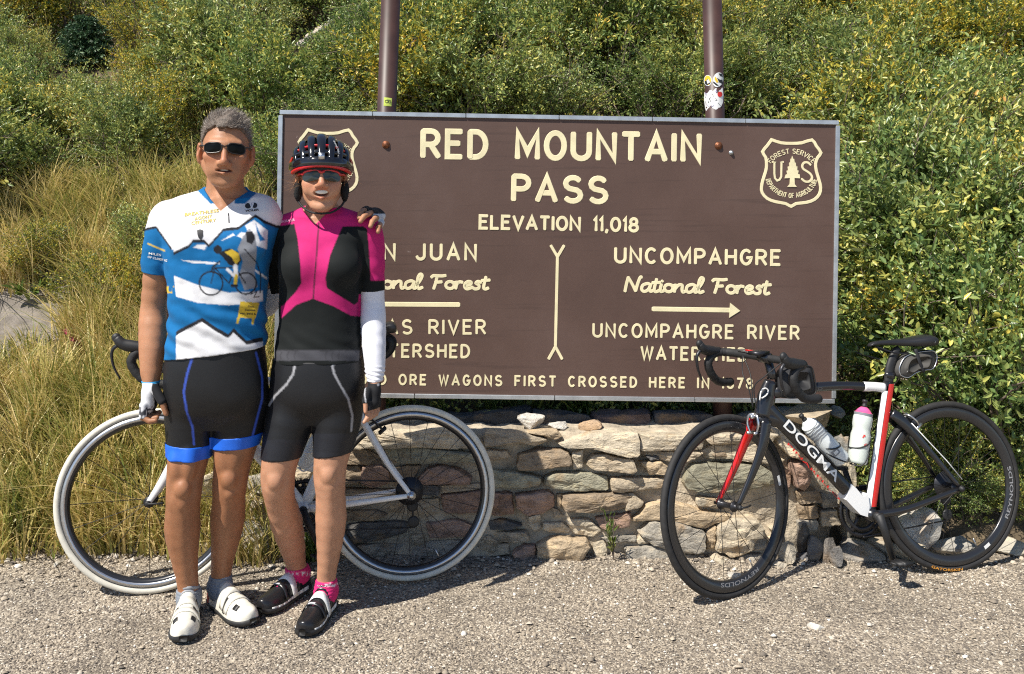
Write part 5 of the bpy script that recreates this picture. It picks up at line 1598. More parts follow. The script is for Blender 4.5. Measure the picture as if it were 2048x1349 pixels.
def seat_band(name, dx0, dx1, y0, y1, m_, lift):
    ys = np.linspace(y0, y1, 16)
    V, F = [], []
    for y_ in ys:
        ra = np.interp(y_, [764, 850, 950, 1028], [.015, .015, .017, .022]); rb = np.interp(y_, [764, 850, 950, 1028], [.023, .024, .024, .022])
        for j in range(5):
            dx = (dx0 * (1 - j / 4) + dx1 * j / 4); s_ = dx / FPX * 3.5
            e = max(1 - min((s_ / rb) ** 2, 1), 0) ** .5
            V.append(B.pt(seat_line(y_) + dx, y_, ra * e + lift))
    for i in range(15):
        for j in range(4): F.append((i * 5 + j, i * 5 + j + 1, (i + 1) * 5 + j + 1, (i + 1) * 5 + j))
    return obj(name, V, F, m_, fr)
seat_band('red_stripe', -3.5, 7.5, 768, 1012, M_PRED, .0022)
seat_band('white_panel', -11.5, -4.0, 782, 1020, M_PWHITE, .0016)
# white wedge joining down tube and seat tube over the bottom bracket
wedge = [(1694, 966), (1704, 975), (1718, 992), (1727, 985), (1730, 1010), (1728, 1032), (1712, 1027), (1698, 1013), (1683, 997)]
V = [B.pt(x, y_, .0295) for x, y_ in wedge] + [B.pt(x, y_, -.0295) for x, y_ in wedge]
m9 = len(wedge)
obj('white_panel', V, [tuple(range(m9)), tuple(range(2 * m9 - 1, m9 - 1, -1))] + [(i, i + m9, (i + 1) % m9 + m9, (i + 1) % m9) for i in range(m9)], M_PWHITE, fr, smooth=False)
# lettering along the down tube
def down_text(text, x0, y0, x1, y1, h, m_, lift, bold, parent=fr, flat_=False):
    A, Z = B.pt(x0, y0), B.pt(x1, y1)
    t = (Z - A); Lx = np.linalg.norm(t); t /= Lx
    w = np.cross(t, B.n); w = w if w[2] > 0 else -w
    cl = DT0
    dt = (DT1 - DT0) / np.linalg.norm(DT1 - DT0); dw = np.cross(dt, B.n); dw = dw if dw[2] > 0 else -dw
    def fn(x, y_):
        p = A + t * Lx * x + w * h * y_
        s_ = (p - cl) @ dw
        e = max(1 - min((s_ / .031) ** 2, 1), 0) ** .5
        return p + B.n * ((.0245 if flat_ else .024 * e) + lift)
    print_text('lettering', text, fn, m_, parent, bold)
down_text('DOGMA', 1559, 851, 1664, 963, .038, M_WHITE, .0012, .012, flat_=True)
down_text('PINARELLO', 1573, 889, 1677, 1001, .010, M_PRED, .0035, .01)
def tt_text(text, x0, y0, x1, y1, h, m_):
    A, Z = B.pt(x0, y0), B.pt(x1, y1); t = (Z - A); Lx = np.linalg.norm(t); t /= Lx
    w = np.cross(t, B.n); w = w if w[2] > 0 else -w
    print_text('lettering', text, lambda x, y_: A + t * Lx * x + w * h * y_ + B.n * .0178, m_, fr, .01)
tt_text('PINARELLO', 1572, 784, 1640, 779, .010, M_GREYT)
B.arc_text(B.pt(1840, 1004), B.u, B.v, B.n, '', 0, 0, 0, 0, 0, M_GREYT, fr) if False else None
# white curl on the head tube
sw = MB(); sw.tube([B.pt(x, y_, .024) for x, y_ in spline([(1513, 800), (1516, 782), (1524, 776), (1530, 781), (1526, 790), (1517, 796)], 4)], .0028, 6); sw.build('head_badge', M_PWHITE, fr)
# white line on the seat stay
ln = MB(); ln.tube([B.pt(x, y_, o_) for x, y_, o_ in ((1812, 845, .033), (1840, 878, .042), (1875, 918, .052), (1902, 954, .062))], .0022, 6); ln.build('pin_stripe', M_PWHITE, fr)
# fork
crown = B.pt(1521, 842)
fk = MB(); fk.tube([B.pt(1526, 826), crown, crown - vf * .012], [.022, .026, .024], 14); fk.tube([crown - nfl * .030 - vf * .004, crown + nfl * .030 - vf * .004], .019, 10)
fko = fk.build('fork', M_BLK, B.T)
for sg, m_ in ((1, M_BLK), (-1, M_PRED)):
    e = B.Cf + nfl * sg * .050
    k0 = crown + nfl * sg * .030 - vf * .006
    q = [k0 + vf * .01, k0 * .72 + e * .28 - uf * .010 + nfl * sg * .010, k0 * .4 + e * .6 - uf * .012 + nfl * sg * .006, e]
    c = spline(q, 6); mb = MB()
    mb.tube(c, np.interp(np.linspace(0, 1, len(c)), [0, .3, 1], [.014, .012, .008]), 14, up=nfl, flat=np.interp(np.linspace(0, 1, len(c)), [0, .25, 1], [.026, .025, .010]))
    mb.build('fork_blade', m_, fko)['label'] = 'red far fork blade' if sg < 0 else 'black near fork blade'
sk = MB(); sk.tube([B.Cf - nfl * .065, B.Cf + nfl * .066], .006, 8); sk.lathe(B.Cf + nfl * .055, nfl, [(0, .010), (.012, .010), (.016, .007)], 12); sk.tube(spline([B.Cf + nfl * .07, B.Cf + nfl * .072 - uf * .03, B.Cf + nfl * .062 - uf * .055], 4), .004, 6)
sk.build('skewer', M_BLKM, fko)
B.caliper(crown + uf * .032 + vf * .010, uf, vf, nfl, 'front_brake', M_SILV, .027)
B.caliper(B.pt(1812, 838) , -B.u * .75 + B.v * .65, B.v * .75 + B.u * .65, B.n, 'rear_brake')
# bars, stem, cables
CB = B.pt(1530, 716) 
B.handlebar(CB, uf, nf, np.array([0, 0, 1.0]), M_TAPE, M_BLKM, B.pt(1543, 758))
ac = MB()
cc = CB + nf * .055; ac.box(CB - nf * .085 + uf * .004 + np.array([0, 0, .016]), nf * .040, uf * .013, np.array([0, 0, .004])); ac.build('bar_clip', M_SILV, B.T)
ac = MB(); ac.box(CB - nf * .06 + uf * .012 + np.array([0, 0, .021]), nf * .022, uf * .008, np.array([0, 0, .003])); ac.build('red_bar_clip', M_PRED, B.T)
cm = MB(); cm.box(CB + uf * .035 + np.array([0, 0, .022]), nf * .024, uf * .034, np.array([0, 0, .007])); cm.build('bike_computer', M_DARKM, B.T)
for sg, q in ((-1, .07), (1, .06), (-1, .03)):
    mb = MB(); mb.tube(spline([CB + nf * sg * .10 + uf * .015, CB + nf * sg * .05 + uf * q - np.array([0, 0, .06]), B.pt(1514, 772, sg * .02) + uf * q * .5, B.pt(1520, 815, sg * .012) + uf * .030], 6), .0024, 6); mb.build('cable', M_BLKM, B.T)
# seat post, saddle
B.tube('seat_post', [B.pt(1777, 768), B.pt(1780, 735), B.pt(1790, 706), B.pt(1797, 698)], [.013, .013, .013, .012], [.021, .020, .018, .014], M_BLKM, B.T)
mb = MB(); mb.tube([B.pt(1779, 757), B.pt(1780, 745)], .0155, 14, up=B.n, flat=.0235); mb.build('seat_clamp', M_BLK, B.T)
sd, sax, sup = B.saddle(B.pt(1737, 688), B.pt(1861, 684), M_SADDLE, .068)
print_text('lettering', 'A3', lambda x, y_: B.pt(1846, 686) + B.n * (.069) + sax * (.018 * x) + sup * (.010 * y_) - B.n * .012 * x, M_WHITE, sd, .01)
B.crank(BB, B.pt(1765, 1118) - B.pt(1738, 1030), M_BLKM)
B.drivetrain(BB)
# saddle bag under the saddle
def pouch(name, label, outline, half, m_, bike, seam_m, cat='bag', n_r=10, pw=.45):
    t = thing(name, label, cat, bike.pt(*np.mean(outline, 0)))
    c = np.mean(outline, 0); pts = spline(list(outline) + [outline[0]], 4)[:-1]
    K = len(pts); V, F = [], []
    for j in range(n_r + 1):
        z = -1 + 2 * j / n_r
        sc = (1 - abs(z) ** 3.2) ** pw if abs(z) < 1 else .55
        sc = max(sc, .55)
        for p in pts: V.append(bike.pt(*(c + (p - c) * sc), half * z))
    for j in range(n_r):
        for i in range(K): F.append((j * K + i, j * K + (i + 1) % K, (j + 1) * K + (i + 1) % K, (j + 1) * K + i))
    F.append(tuple(range(K))); F.append(tuple(range((n_r + 1) * K - 1, n_r * K - 1, -1)))
    obj('body', V, F, m_, t)
    mb = MB(); mb.tube([bike.pt(*(c + (p - c) * .93), half * .72) for p in pts], .0022, 5, closed=True); mb.build('piping', seam_m, t)
    return t
bag = pouch('saddle_bag', 'dark grey saddle bag strapped under the black saddle', [(1790, 752), (1787, 738), (1797, 716), (1815, 706), (1842, 701), (1862, 701), (1868, 715), (1860, 737), (1842, 741), (1824, 746), (1806, 757)], .036, M_BAGG, B, M_SILV)
print_text('lettering', 'AXIOM', lambda x, y_: B.pt(1802 + 28 * x + 4 * y_, 744 - 10 * x - 9 * y_, .034), M_WHITE, bag, .01)
mb = MB(); mb.tube(spline([B.pt(1822, 700, .03), B.pt(1824, 720, .0385), B.pt(1834, 748, .028)], 5), .009, 8, up=B.n, flat=.0), 
st_ = MB(); st_.tube(spline([B.pt(1820, 698, .034), B.pt(1826, 722, .0385), B.pt(1838, 744, .030)], 5), .0025, 8, up=B.n, flat=.008); st_.build('strap', M_BAG, bag)
tl = MB(); tl.lathe(B.pt(1866, 725), -B.u, [(0, .016), (.012, .016), (.018, .010), (.02, .002)], 14); tl.build('tail_light', mat('dark_red_lens', (.10, .01, .015), .25), bag)
# bag between stem and top tube
pouch('top_tube_bag', 'black bag strapped behind the stem on the top tube', [(1556, 795), (1552, 760), (1560, 738), (1585, 730), (1604, 730), (1618, 732), (1624, 750), (1628, 782), (1618, 792), (1585, 798)], .032, M_BAG, B, M_BLKM)
# bottles in their cages
tb, bx, bL = bottle('water_bottle', 'milky bottle with grey chevrons in the down tube cage', B.pt(1682, 921, .006), B.pt(1601, 832, .006), .0365, M_BOT_C, M_BOT_C, M_BLKM)
for k in range(4):
    band(tb, B.pt(1682, 921, .006), bx, bL, .0355, .60 + .055 * k, .622 + .055 * k, M_GREYP, -70, 70, .0018, -.035)
band(tb, B.pt(1682, 921, .006), bx, bL, .0365, .20, .30, M_GREYP, -25, 25, .0015)
band(tb, B.pt(1682, 921, .006), bx, bL, .0365, .225, .275, M_BOT_C, -12, 14, .0022)
cage(B, B.pt(1682, 921, .006), bx, unit(np.cross(bx, B.n)) * (1 if np.cross(bx, B.n)[2] > 0 else -1), .0365)
tb2, bx2, bL2 = bottle('water_bottle', 'clear bottle with pink cap in the seat tube cage', B.pt(1712, 927, .006), B.pt(1728, 803, .006), .0375, M_BOT_Y, M_PINKP, M_BLKM)
band(tb2, B.pt(1712, 927, .006), bx2, bL2, .033, .775, .815, M_GREYP, -180, 180, .0018)
for k, (t0, t1, a0, a1) in enumerate(((.44, .47, -8, 4), (.42, .44, -12, -4), (.30, .325, 4, 30), (.33, .34, 10, 24))):
    band(tb2, B.pt(1712, 927, .006), bx2, bL2, .0375, t0, t1, M_REDP, a0, a1, .0016)
cage(B, B.pt(1712, 927, .006), bx2, -unit(np.cross(bx2, B.n)) * (1 if np.cross(bx2, B.n)[0] > 0 else -1), .0375)

# ------------------------------------------------------------------ white road bicycle behind the couple
W = Bike('road_bicycle', 'white road bicycle with cream tyres standing behind the two people', P(820, 985, 3.516), P(302, 1001, 3.335), 5)
ww = W.wheel(W.Cr, W.u, W.v, W.n, M_CREAMT, .032, True, 24)
wv = W.wheel(W.Cf, W.u, W.v, W.n, M_CREAMT, .032, True, 20)
WBB = W.pt(607, 1016)
wfm = W.tube('frame', [W.pt(384, 738), W.pt(394, 775), W.pt(402, 812)], [.020, .020, .021], [.024, .026, .026], M_PWHITE, W.T)
W.tube('down_tube', [W.pt(398, 785), W.pt(515, 905), WBB], [.020, .021, .022], [.026, .025, .024], M_PWHITE, wfm)
W.tube('top_tube', [W.pt(388, 748), W.pt(540, 763), W.pt(708, 782)], [.015, .014, .013], [.019, .016, .015], M_PWHITE, wfm)
W.tube('seat_tube', [W.pt(713, 768), W.pt(660, 893), WBB], [.016, .016, .020], [.018, .018, .022], M_PWHITE, wfm)
mb = MB(); mb.tube([WBB - W.n * .038, WBB + W.n * .038], .023, 16); mb.build('bottom_bracket', M_PWHITE, wfm)
for sg in (1, -1):
    W.tube('seat_stay', [W.pt(706, 800, sg * .012), W.pt(735, 858, sg * .030), W.pt(775, 925, sg * .045), W.Cr + W.n * sg * .062], [.010, .011, .010, .009], [.013, .014, .011, .009], M_PWHITE, wfm, 10)
    W.tube('chain_stay', [WBB + W.n * sg * .026, W.pt(700, 1003, sg * .045), W.Cr + W.n * sg * .062], [.011, .010, .008], [.015, .012, .009], M_PWHITE, wfm, 10)
    mb = MB(); mb.lathe(W.Cr + W.n * sg * .060, W.n * sg, [(0, .017), (.009, .017), (.010, .009), (.016, .009), (.018, .006)], 14); mb.build('dropout', M_SILV, wfm)
wcr = W.pt(404, 822)
fk = MB(); fk.tube([W.pt(401, 806), wcr, wcr - W.v * .014], [.021, .025, .022], 14); fk.tube([wcr - W.n * .028, wcr + W.n * .028], .017, 10); fko = fk.build('fork', M_PWHITE, W.T)
for sg in (1, -1):
    e = W.Cf + W.n * sg * .050; k0 = wcr + W.n * sg * .028
    c = spline([k0, k0 * .6 + e * .4 - W.u * .006 + W.n * sg * .008, k0 * .22 + e * .78 - W.u * .006, e], 6); mb = MB()
    mb.tube(c, np.linspace(.013, .008, len(c)), 12, up=W.n, flat=np.interp(np.linspace(0, 1, len(c)), [0, .3, 1], [.022, .021, .010])); mb.build('fork_blade', M_PWHITE, fko)
sk = MB(); sk.tube([W.Cf - W.n * .062, W.Cf + W.n * .064], .006, 8); sk.lathe(W.Cf + W.n * .05, W.n, [(0, .011), (.012, .011), (.016, .007)], 12); sk.tube(spline([W.Cf + W.n * .066, W.Cf + W.n * .068 - W.u * .03, W.Cf + W.n * .06 - W.u * .055], 4), .004, 6); sk.build('skewer', M_BLKM, fko)
W.caliper(wcr + W.u * .030 + W.v * .012, W.u, W.v, W.n, 'front_brake', M_BLKM)
W.caliper(W.pt(744, 846), -W.u * .75 + W.v * .65, W.v * .75 + W.u * .65, W.n, 'rear_brake', M_BLKM)
W.handlebar(W.pt(340, 692), W.u, W.n, np.array([0, 0, 1.0]), M_TAPE, M_BLKM, W.pt(380, 730), M_BLKM)
W.tube('seat_post', [W.pt(713, 770), W.pt(728, 725), W.pt(742, 690)], [.0135] * 3, [.0135] * 3, M_BLKM, W.T)
W.saddle(W.pt(668, 668), W.pt(793, 657), M_SADDLE, .066)
W.crank(WBB, np.array([.45, 0, -.9]) @ np.eye(3), M_BLKM)
W.drivetrain(WBB)
bg = pouch('saddle_bag', 'black saddle bag with coloured stripes beside the white sleeve', [(727, 722), (722, 700), (734, 676), (756, 668), (780, 668), (793, 680), (790, 700), (776, 716), (752, 726)], .036, M_BAG, W, M_BLKM)
for k, (m_, yy_) in enumerate(((mat('blue_band', (.03, .12, .6), .5), 684), (M_REDP, 692), (M_YELLOWP, 700), (mat('green_band', (.12, .55, .10), .5), 690))):
    x_ = 770 if k < 3 else 774
    sb = MB(); sb.tube([W.pt(724 + k * 3, yy_ + 14 - 3 * k, .031), W.pt(748, yy_ + 8, .037), W.pt(772, yy_ - 2 + k, .034)], .0015, 6, up=W.n, flat=.005); sb.build('stripe', m_, bg)
tb3, bx3, bL3 = bottle('water_bottle', 'white bottle on the white bicycle seen between the legs in black shorts', W.pt(611, 938, .004), W.pt(662, 826, .004), .0365, M_BOT_C, M_PWHITE, M_BLKM)
cage(W, W.pt(611, 938, .004), bx3, -unit(np.cross(bx3, W.n)) * (1 if np.cross(bx3, W.n)[0] > 0 else -1), .0365, M_PWHITE)
# ================================================================== smooth solid modelling for the two people
class Sdf:
    def __init__(s): s.pr = []
    def copy(s):
        q = Sdf(); q.pr = list(s.pr); return q
    def _add(s, f, lo, hi, k, op, tag_):
        s.pr.append((f, np.asarray(lo, float), np.asarray(hi, float), k, op, tag_))
    def cone(s, a, b, ra, rb, k=.02, op='add', sq=None, tag_=''):
        a, b = np.asarray(a, float), np.asarray(b, float)
        ba = b - a; L2 = ba @ ba + 1e-12
        ax, fa = (None, 1) if sq is None else (np.asarray(sq[0], float) / np.linalg.norm(sq[0]), sq[1])
        def f(p):
            q = p - a
            t = np.clip(q @ ba / L2, 0, 1)
            w = q - t[:, None] * ba
            if ax is not None:
                w = w + np.outer((w @ ax) * (1 / fa - 1), ax)
            return np.sqrt((w * w).sum(1)) - (ra + (rb - ra) * t)
        r = max(ra, rb) * max(1, fa)
        s._add(f, np.minimum(a, b) - r, np.maximum(a, b) + r, k, op, tag_)
    def chain(s, pts, rs, k=.02, sq=None, tag_=''):
        if len(pts) > 2 and tag_ in ('leg', 'arm', 'arm2'):     # limbs follow a smooth curve
            q = spline(np.column_stack([np.array(pts), rs]), 2); pts, rs = q[:, :3], q[:, 3]
        for i in range(len(pts) - 1): s.cone(pts[i], pts[i + 1], rs[i], rs[i + 1], k, 'add', sq, tag_)
    def ell(s, c, r, k=.02, op='add', R=None, tag_=''):
        c, r = np.asarray(c, float), np.asarray(r, float)
        def f(p):
            q = p - c
            if R is not None: q = q @ R
            k0 = np.sqrt(((q / r) ** 2).sum(1)) + 1e-9; k1 = np.sqrt(((q / r ** 2) ** 2).sum(1)) + 1e-9
            return k0 * (k0 - 1) / k1
        m = r.max() if R is not None else r
        s._add(f, c - m, c + m, k, op, tag_)
    def loft(s, lv, k=.02, pw=2.3, tag_=''):
        """lv rows: z, cx, cy, half width, half depth (z descending or ascending)"""
        lv = np.array(sorted(lv, key=lambda r: r[0]), float)
        zz = np.linspace(lv[0, 0], lv[-1, 0], 80)
        sm = [np.interp(zz, lv[:, 0], lv[:, j]) for j in range(1, 5)]
        ker = np.ones(7) / 7
        sm = [np.convolve(np.pad(q, 3, 'edge'), ker, 'valid') for q in sm]
        def f(p):
            z = np.clip(p[:, 2], zz[0], zz[-1])
            cx, cy, a, b = [np.interp(z, zz, q) for q in sm]
            e = ((np.abs(p[:, 0] - cx) / a) ** pw + (np.abs(p[:, 1] - cy) / b) ** pw) ** (1 / pw)
            d = (e - 1) * np.minimum(a, b)
            dz = np.abs(p[:, 2] - z)
            return np.where(dz > 0, np.sqrt(np.maximum(d, 0) ** 2 + dz ** 2), d)
        w, dp = lv[:, 3].max(), lv[:, 4].max()
        s._add(f, (lv[:, 1].min() - w, lv[:, 2].min() - dp, zz[0]), (lv[:, 1].max() + w, lv[:, 2].max() + dp, zz[-1]), k, 'add', tag_)
    def eval(s, p, skip=()):
        out = np.full(len(p), .09)
        cell = .11
        key = np.floor(p / cell).astype(np.int64)
        h = (key[:, 0] + 500) * 1000000 + (key[:, 1] + 500) * 1000 + (key[:, 2] + 500)
        order = np.argsort(h, kind='stable'); hs = h[order]
        st = np.flatnonzero(np.r_[True, hs[1:] != hs[:-1]]); en = np.r_[st[1:], len(hs)]
        for a, b in zip(st, en):
            idx = order[a:b]; q = p[idx]
            lo, hi = q.min(0), q.max(0)
            d = np.full(len(q), .09)
            for f, l, u, k, op, tg in s.pr:
                m = .05 + k
                if (l - m > hi).any() or (u + m < lo).any(): continue
                e = f(q)
                if op == 'add':
                    t = np.clip(.5 + .5 * (d - e) / k, 0, 1)
                    d = d * (1 - t) + e * t - k * t * (1 - t)
                else:
                    e = -e
                    t = np.clip(.5 - .5 * (d - e) / k, 0, 1)
                    d = d * (1 - t) + e * t + k * t * (1 - t)
            out[idx] = d
        return out

def mesh_sdf(sdf, h, post=None, pad=.02, lo=None, hi=None, newton=1):
    fn = (lambda p: sdf.eval(p)) if post is None else (lambda p: post(p, sdf.eval(p)))
    L = np.min([q[1] for q in sdf.pr], 0) - pad if lo is None else np.asarray(lo, float)
    U = np.max([q[2] for q in sdf.pr], 0) + pad if hi is None else np.asarray(hi, float)
    nb = 4
    dim = (np.ceil((U - L) / h / nb).astype(int) + 1) * nb
    act = np.zeros(dim // nb, bool)
    for f, l, u, k, op, tg in sdf.pr:
        if op != 'add': continue
        a = np.clip(np.floor((l - pad - L) / h / nb).astype(int), 0, dim // nb); b = np.clip(np.ceil((u + pad - L) / h / nb).astype(int), 0, dim // nb)
        act[a[0]:b[0], a[1]:b[1], a[2]:b[2]] = True
    G = np.full(dim, .09, np.float32)
    bi = np.argwhere(act)
    o = np.stack(np.meshgrid(*[np.arange(nb)] * 3, indexing='ij'), -1).reshape(-1, 3)
    dc = fn(L + (bi * nb + (nb - 1) / 2) * h)             # blocks well inside or outside need no samples of their own
    far = np.abs(dc) > nb * h * .87 * 1.3 + .005
    for b_, v_ in zip(bi[far & (dc < 0)], dc[far & (dc < 0)]):
        G[b_[0] * nb:b_[0] * nb + nb, b_[1] * nb:b_[1] * nb + nb, b_[2] * nb:b_[2] * nb + nb] = v_
    bi = bi[~far]
    I = (bi[:, None] * nb + o[None]).reshape(-1, 3)
    G[I[:, 0], I[:, 1], I[:, 2]] = fn(L + I * h)
    S = G < 0
    c = [S[i:dim[0] - 1 + i, j:dim[1] - 1 + j, k:dim[2] - 1 + k] for i in (0, 1) for j in (0, 1) for k in (0, 1)]
    anyb = c[0].copy(); allb = c[0].copy()
    for q in c[1:]: anyb |= q; allb &= q
    C = np.argwhere(anyb & ~allb)
    vid = np.full(np.array(dim) - 1, -1, np.int64); vid[C[:, 0], C[:, 1], C[:, 2]] = np.arange(len(C))
    acc = np.zeros((len(C), 3)); cnt = np.zeros(len(C))
    cor = [(i, j, k) for i in (0, 1) for j in (0, 1) for k in (0, 1)]
    for a in cor:
        for ax in range(3):
            if a[ax]: continue
            b = list(a); b[ax] = 1
            ga = G[C[:, 0] + a[0], C[:, 1] + a[1], C[:, 2] + a[2]]; gb = G[C[:, 0] + b[0], C[:, 1] + b[1], C[:, 2] + b[2]]
            m = (ga < 0) != (gb < 0)
            t = np.where(m, ga / np.where(m, ga - gb, 1), 0)
            pos = np.array(a, float)[None] + np.outer(t, np.eye(3)[ax])
            acc[m] += pos[m]; cnt[m] += 1
    V = L + (C + acc / cnt[:, None]) * h
    F = []
    for ax in range(3):
        b1, b2 = (ax + 1) % 3, (ax + 2) % 3
        sl0 = [slice(0, n) for n in dim]; sl1 = [slice(0, n) for n in dim]
        sl0[ax] = slice(0, dim[ax] - 1); sl1[ax] = slice(1, dim[ax])
        A, B_ = S[tuple(sl0)], S[tuple(sl1)]
        E = np.argwhere(A != B_)
        E = E[(E[:, b1] > 0) & (E[:, b2] > 0) & (E[:, b1] < dim[b1] - 1) & (E[:, b2] < dim[b2] - 1)]
        inside = S[E[:, 0], E[:, 1], E[:, 2]]
        q = []
        for d1, d2 in ((1, 1), (0, 1), (0, 0), (1, 0)):
            K = E.copy(); K[:, b1] -= d1; K[:, b2] -= d2
            q.append(vid[K[:, 0], K[:, 1], K[:, 2]])
        q = np.stack(q, -1)
        q[~inside] = q[~inside][:, ::-1]
        F.append(q[(q >= 0).all(1)])
    F = np.concatenate(F)
    for _ in range(newton):
        e = h * .3
        f0 = fn(V)
        g = np.stack([fn(V + np.eye(3)[k] * e) - f0 for k in range(3)], -1) / e
        n2 = (g * g).sum(1)
        V = V - np.clip(f0 / np.maximum(n2, .25), -h * .6, h * .6)[:, None] * g
    return V, F

def set_color(o, col, name='Col'):
    a = o.data.color_attributes.new(name, 'FLOAT_COLOR', 'POINT')
    c = np.ones((len(col), 4), np.float32); c[:, :3] = col
    a.data.foreach_set('color', c.ravel())

def to_px(V): return np.stack([CX + FPX * V[:, 0] / V[:, 1], HY - FPX * (V[:, 2] - CAMZ) / V[:, 1]], -1)
def in_poly(p, poly):
    poly = np.asarray(poly, float); x, y = p[:, 0], p[:, 1]
    r = np.zeros(len(p), bool); j = len(poly) - 1
    for i in range(len(poly)):
        xi, yi = poly[i]; xj, yj = poly[j]
        c = ((yi > y) != (yj > y)) & (x < (xj - xi) * (y - yi) / (yj - yi + 1e-12) + xi)
        r ^= c; j = i
    return r
def soft(fn):
    """average the print over a few nearby points so that its edges are clean"""
    def g(V):
        o = np.array([[.0013, 0, .0006], [-.0013, 0, .0006], [0, 0, -.0013]])
        return sum(fn(V + q) for q in o) / len(o)
    return g
def near_line(p, line, w):
    line = np.asarray(line, float); d = np.full(len(p), 1e9)
    for a, b in zip(line[:-1], line[1:]):
        ab = b - a; t = np.clip(((p - a) @ ab) / (ab @ ab + 1e-9), 0, 1)
        d = np.minimum(d, np.linalg.norm(p - a - t[:, None] * ab, axis=1))
    return d < w / 2
def crop(ox, oy, s, pts): return [(ox + x / s, oy + y / s) for x, y in pts]
# ================================================================== people
def skinmat(name, sss=.12):
    m = mat(name, (.4, .22, .14),   .50, spec=.38, attr='Col', vary=.07, vscale=45, bump=.25, bscale=210, bdist=.0014, sss=sss)
    return m
def clothmat(name, rough=.78, sheen=.03, spec=.25):
    return mat(name, (.5, .5, .5), rough, spec=spec, attr='Col', bump=.25, bscale=700, bdist=.0006, sheen=sheen, vary=.05, vscale=60)
M_SKIN_M, M_SKIN_W = skinmat('tanned_skin'), skinmat('fair_skin')
M_CLOTH = clothmat('printed_cycling_fabric')
M_LYCRA = clothmat('smooth_lycra', .5, .02, .40)
M_LENS = mat('dark_lens', (.004, .005, .005), .3, spec=.12)
M_LENS2 = mat('grey_lens', (.022, .028, .026), .16, spec=.5)
M_FRAMEB = mat('dark_spectacle_frame', (.02, .015, .013), .3)
M_FRAMER = mat('red_plastic', (.55, .015, .02), .28, coat=.4)
M_TEETH = mat('teeth', (.78, .74, .66), .25)
M_MOUTH = mat('mouth_inside', (.10, .02, .018), .6)
M_HELM = mat('glossy_black_shell', (.010, .010, .012), .16, coat=.8)
M_HELMIN = mat('black_foam', (.012, .012, .013), .75)
M_STRAP = mat('black_strap', (.012, .012, .013), .7)
M_FUZZ = mat('black_fleece', (.010, .010, .011), .95)
def hairmat(name, stops):
    m = bpy.data.materials.new(name); n, l, b = nt(m)
    g = n.new('ShaderNodeNewGeometry'); r = ramp(n, stops); l.new(g.outputs['Random Per Island'], r.inputs[0]); l.new(r.outputs[0], b.inputs['Base Color'])
    b.inputs['Roughness'].default_value = .45; return m
M_HAIR_M = hairmat('greying_brown_hair', [(0, (.09, .068, .052)), (.5, (.19, .150, .118)), (.85, (.32, .27, .225)), (1, (.48, .43, .38))])
M_HAIR_W = hairmat('auburn_hair', [(0, (.20, .085, .03)), (.6, (.36, .17, .06)), (1, (.50, .27, .11))])

def strands(base, d, L, width, bend, rng, seg=3):
    n = len(base); side = unit(np.cross(d, rng.normal(0, 1, (n, 3))))
    rows = []
    for q in np.linspace(0, 1, seg + 1):
        c = base + d * (L * q)[:, None] + bend * (L * q * q)[:, None]
        w = (width * (1 - .8 * q))[:, None]
        rows += [c - side * w / 2, c + side * w / 2]
    V = np.stack(rows, 1).reshape(-1, 3); k = (np.arange(n) * 2 * (seg + 1))[:, None]
    F = np.concatenate([k + np.array([2 * s, 2 * s + 1, 2 * s + 3, 2 * s + 2]) for s in range(seg)])
    return V, F

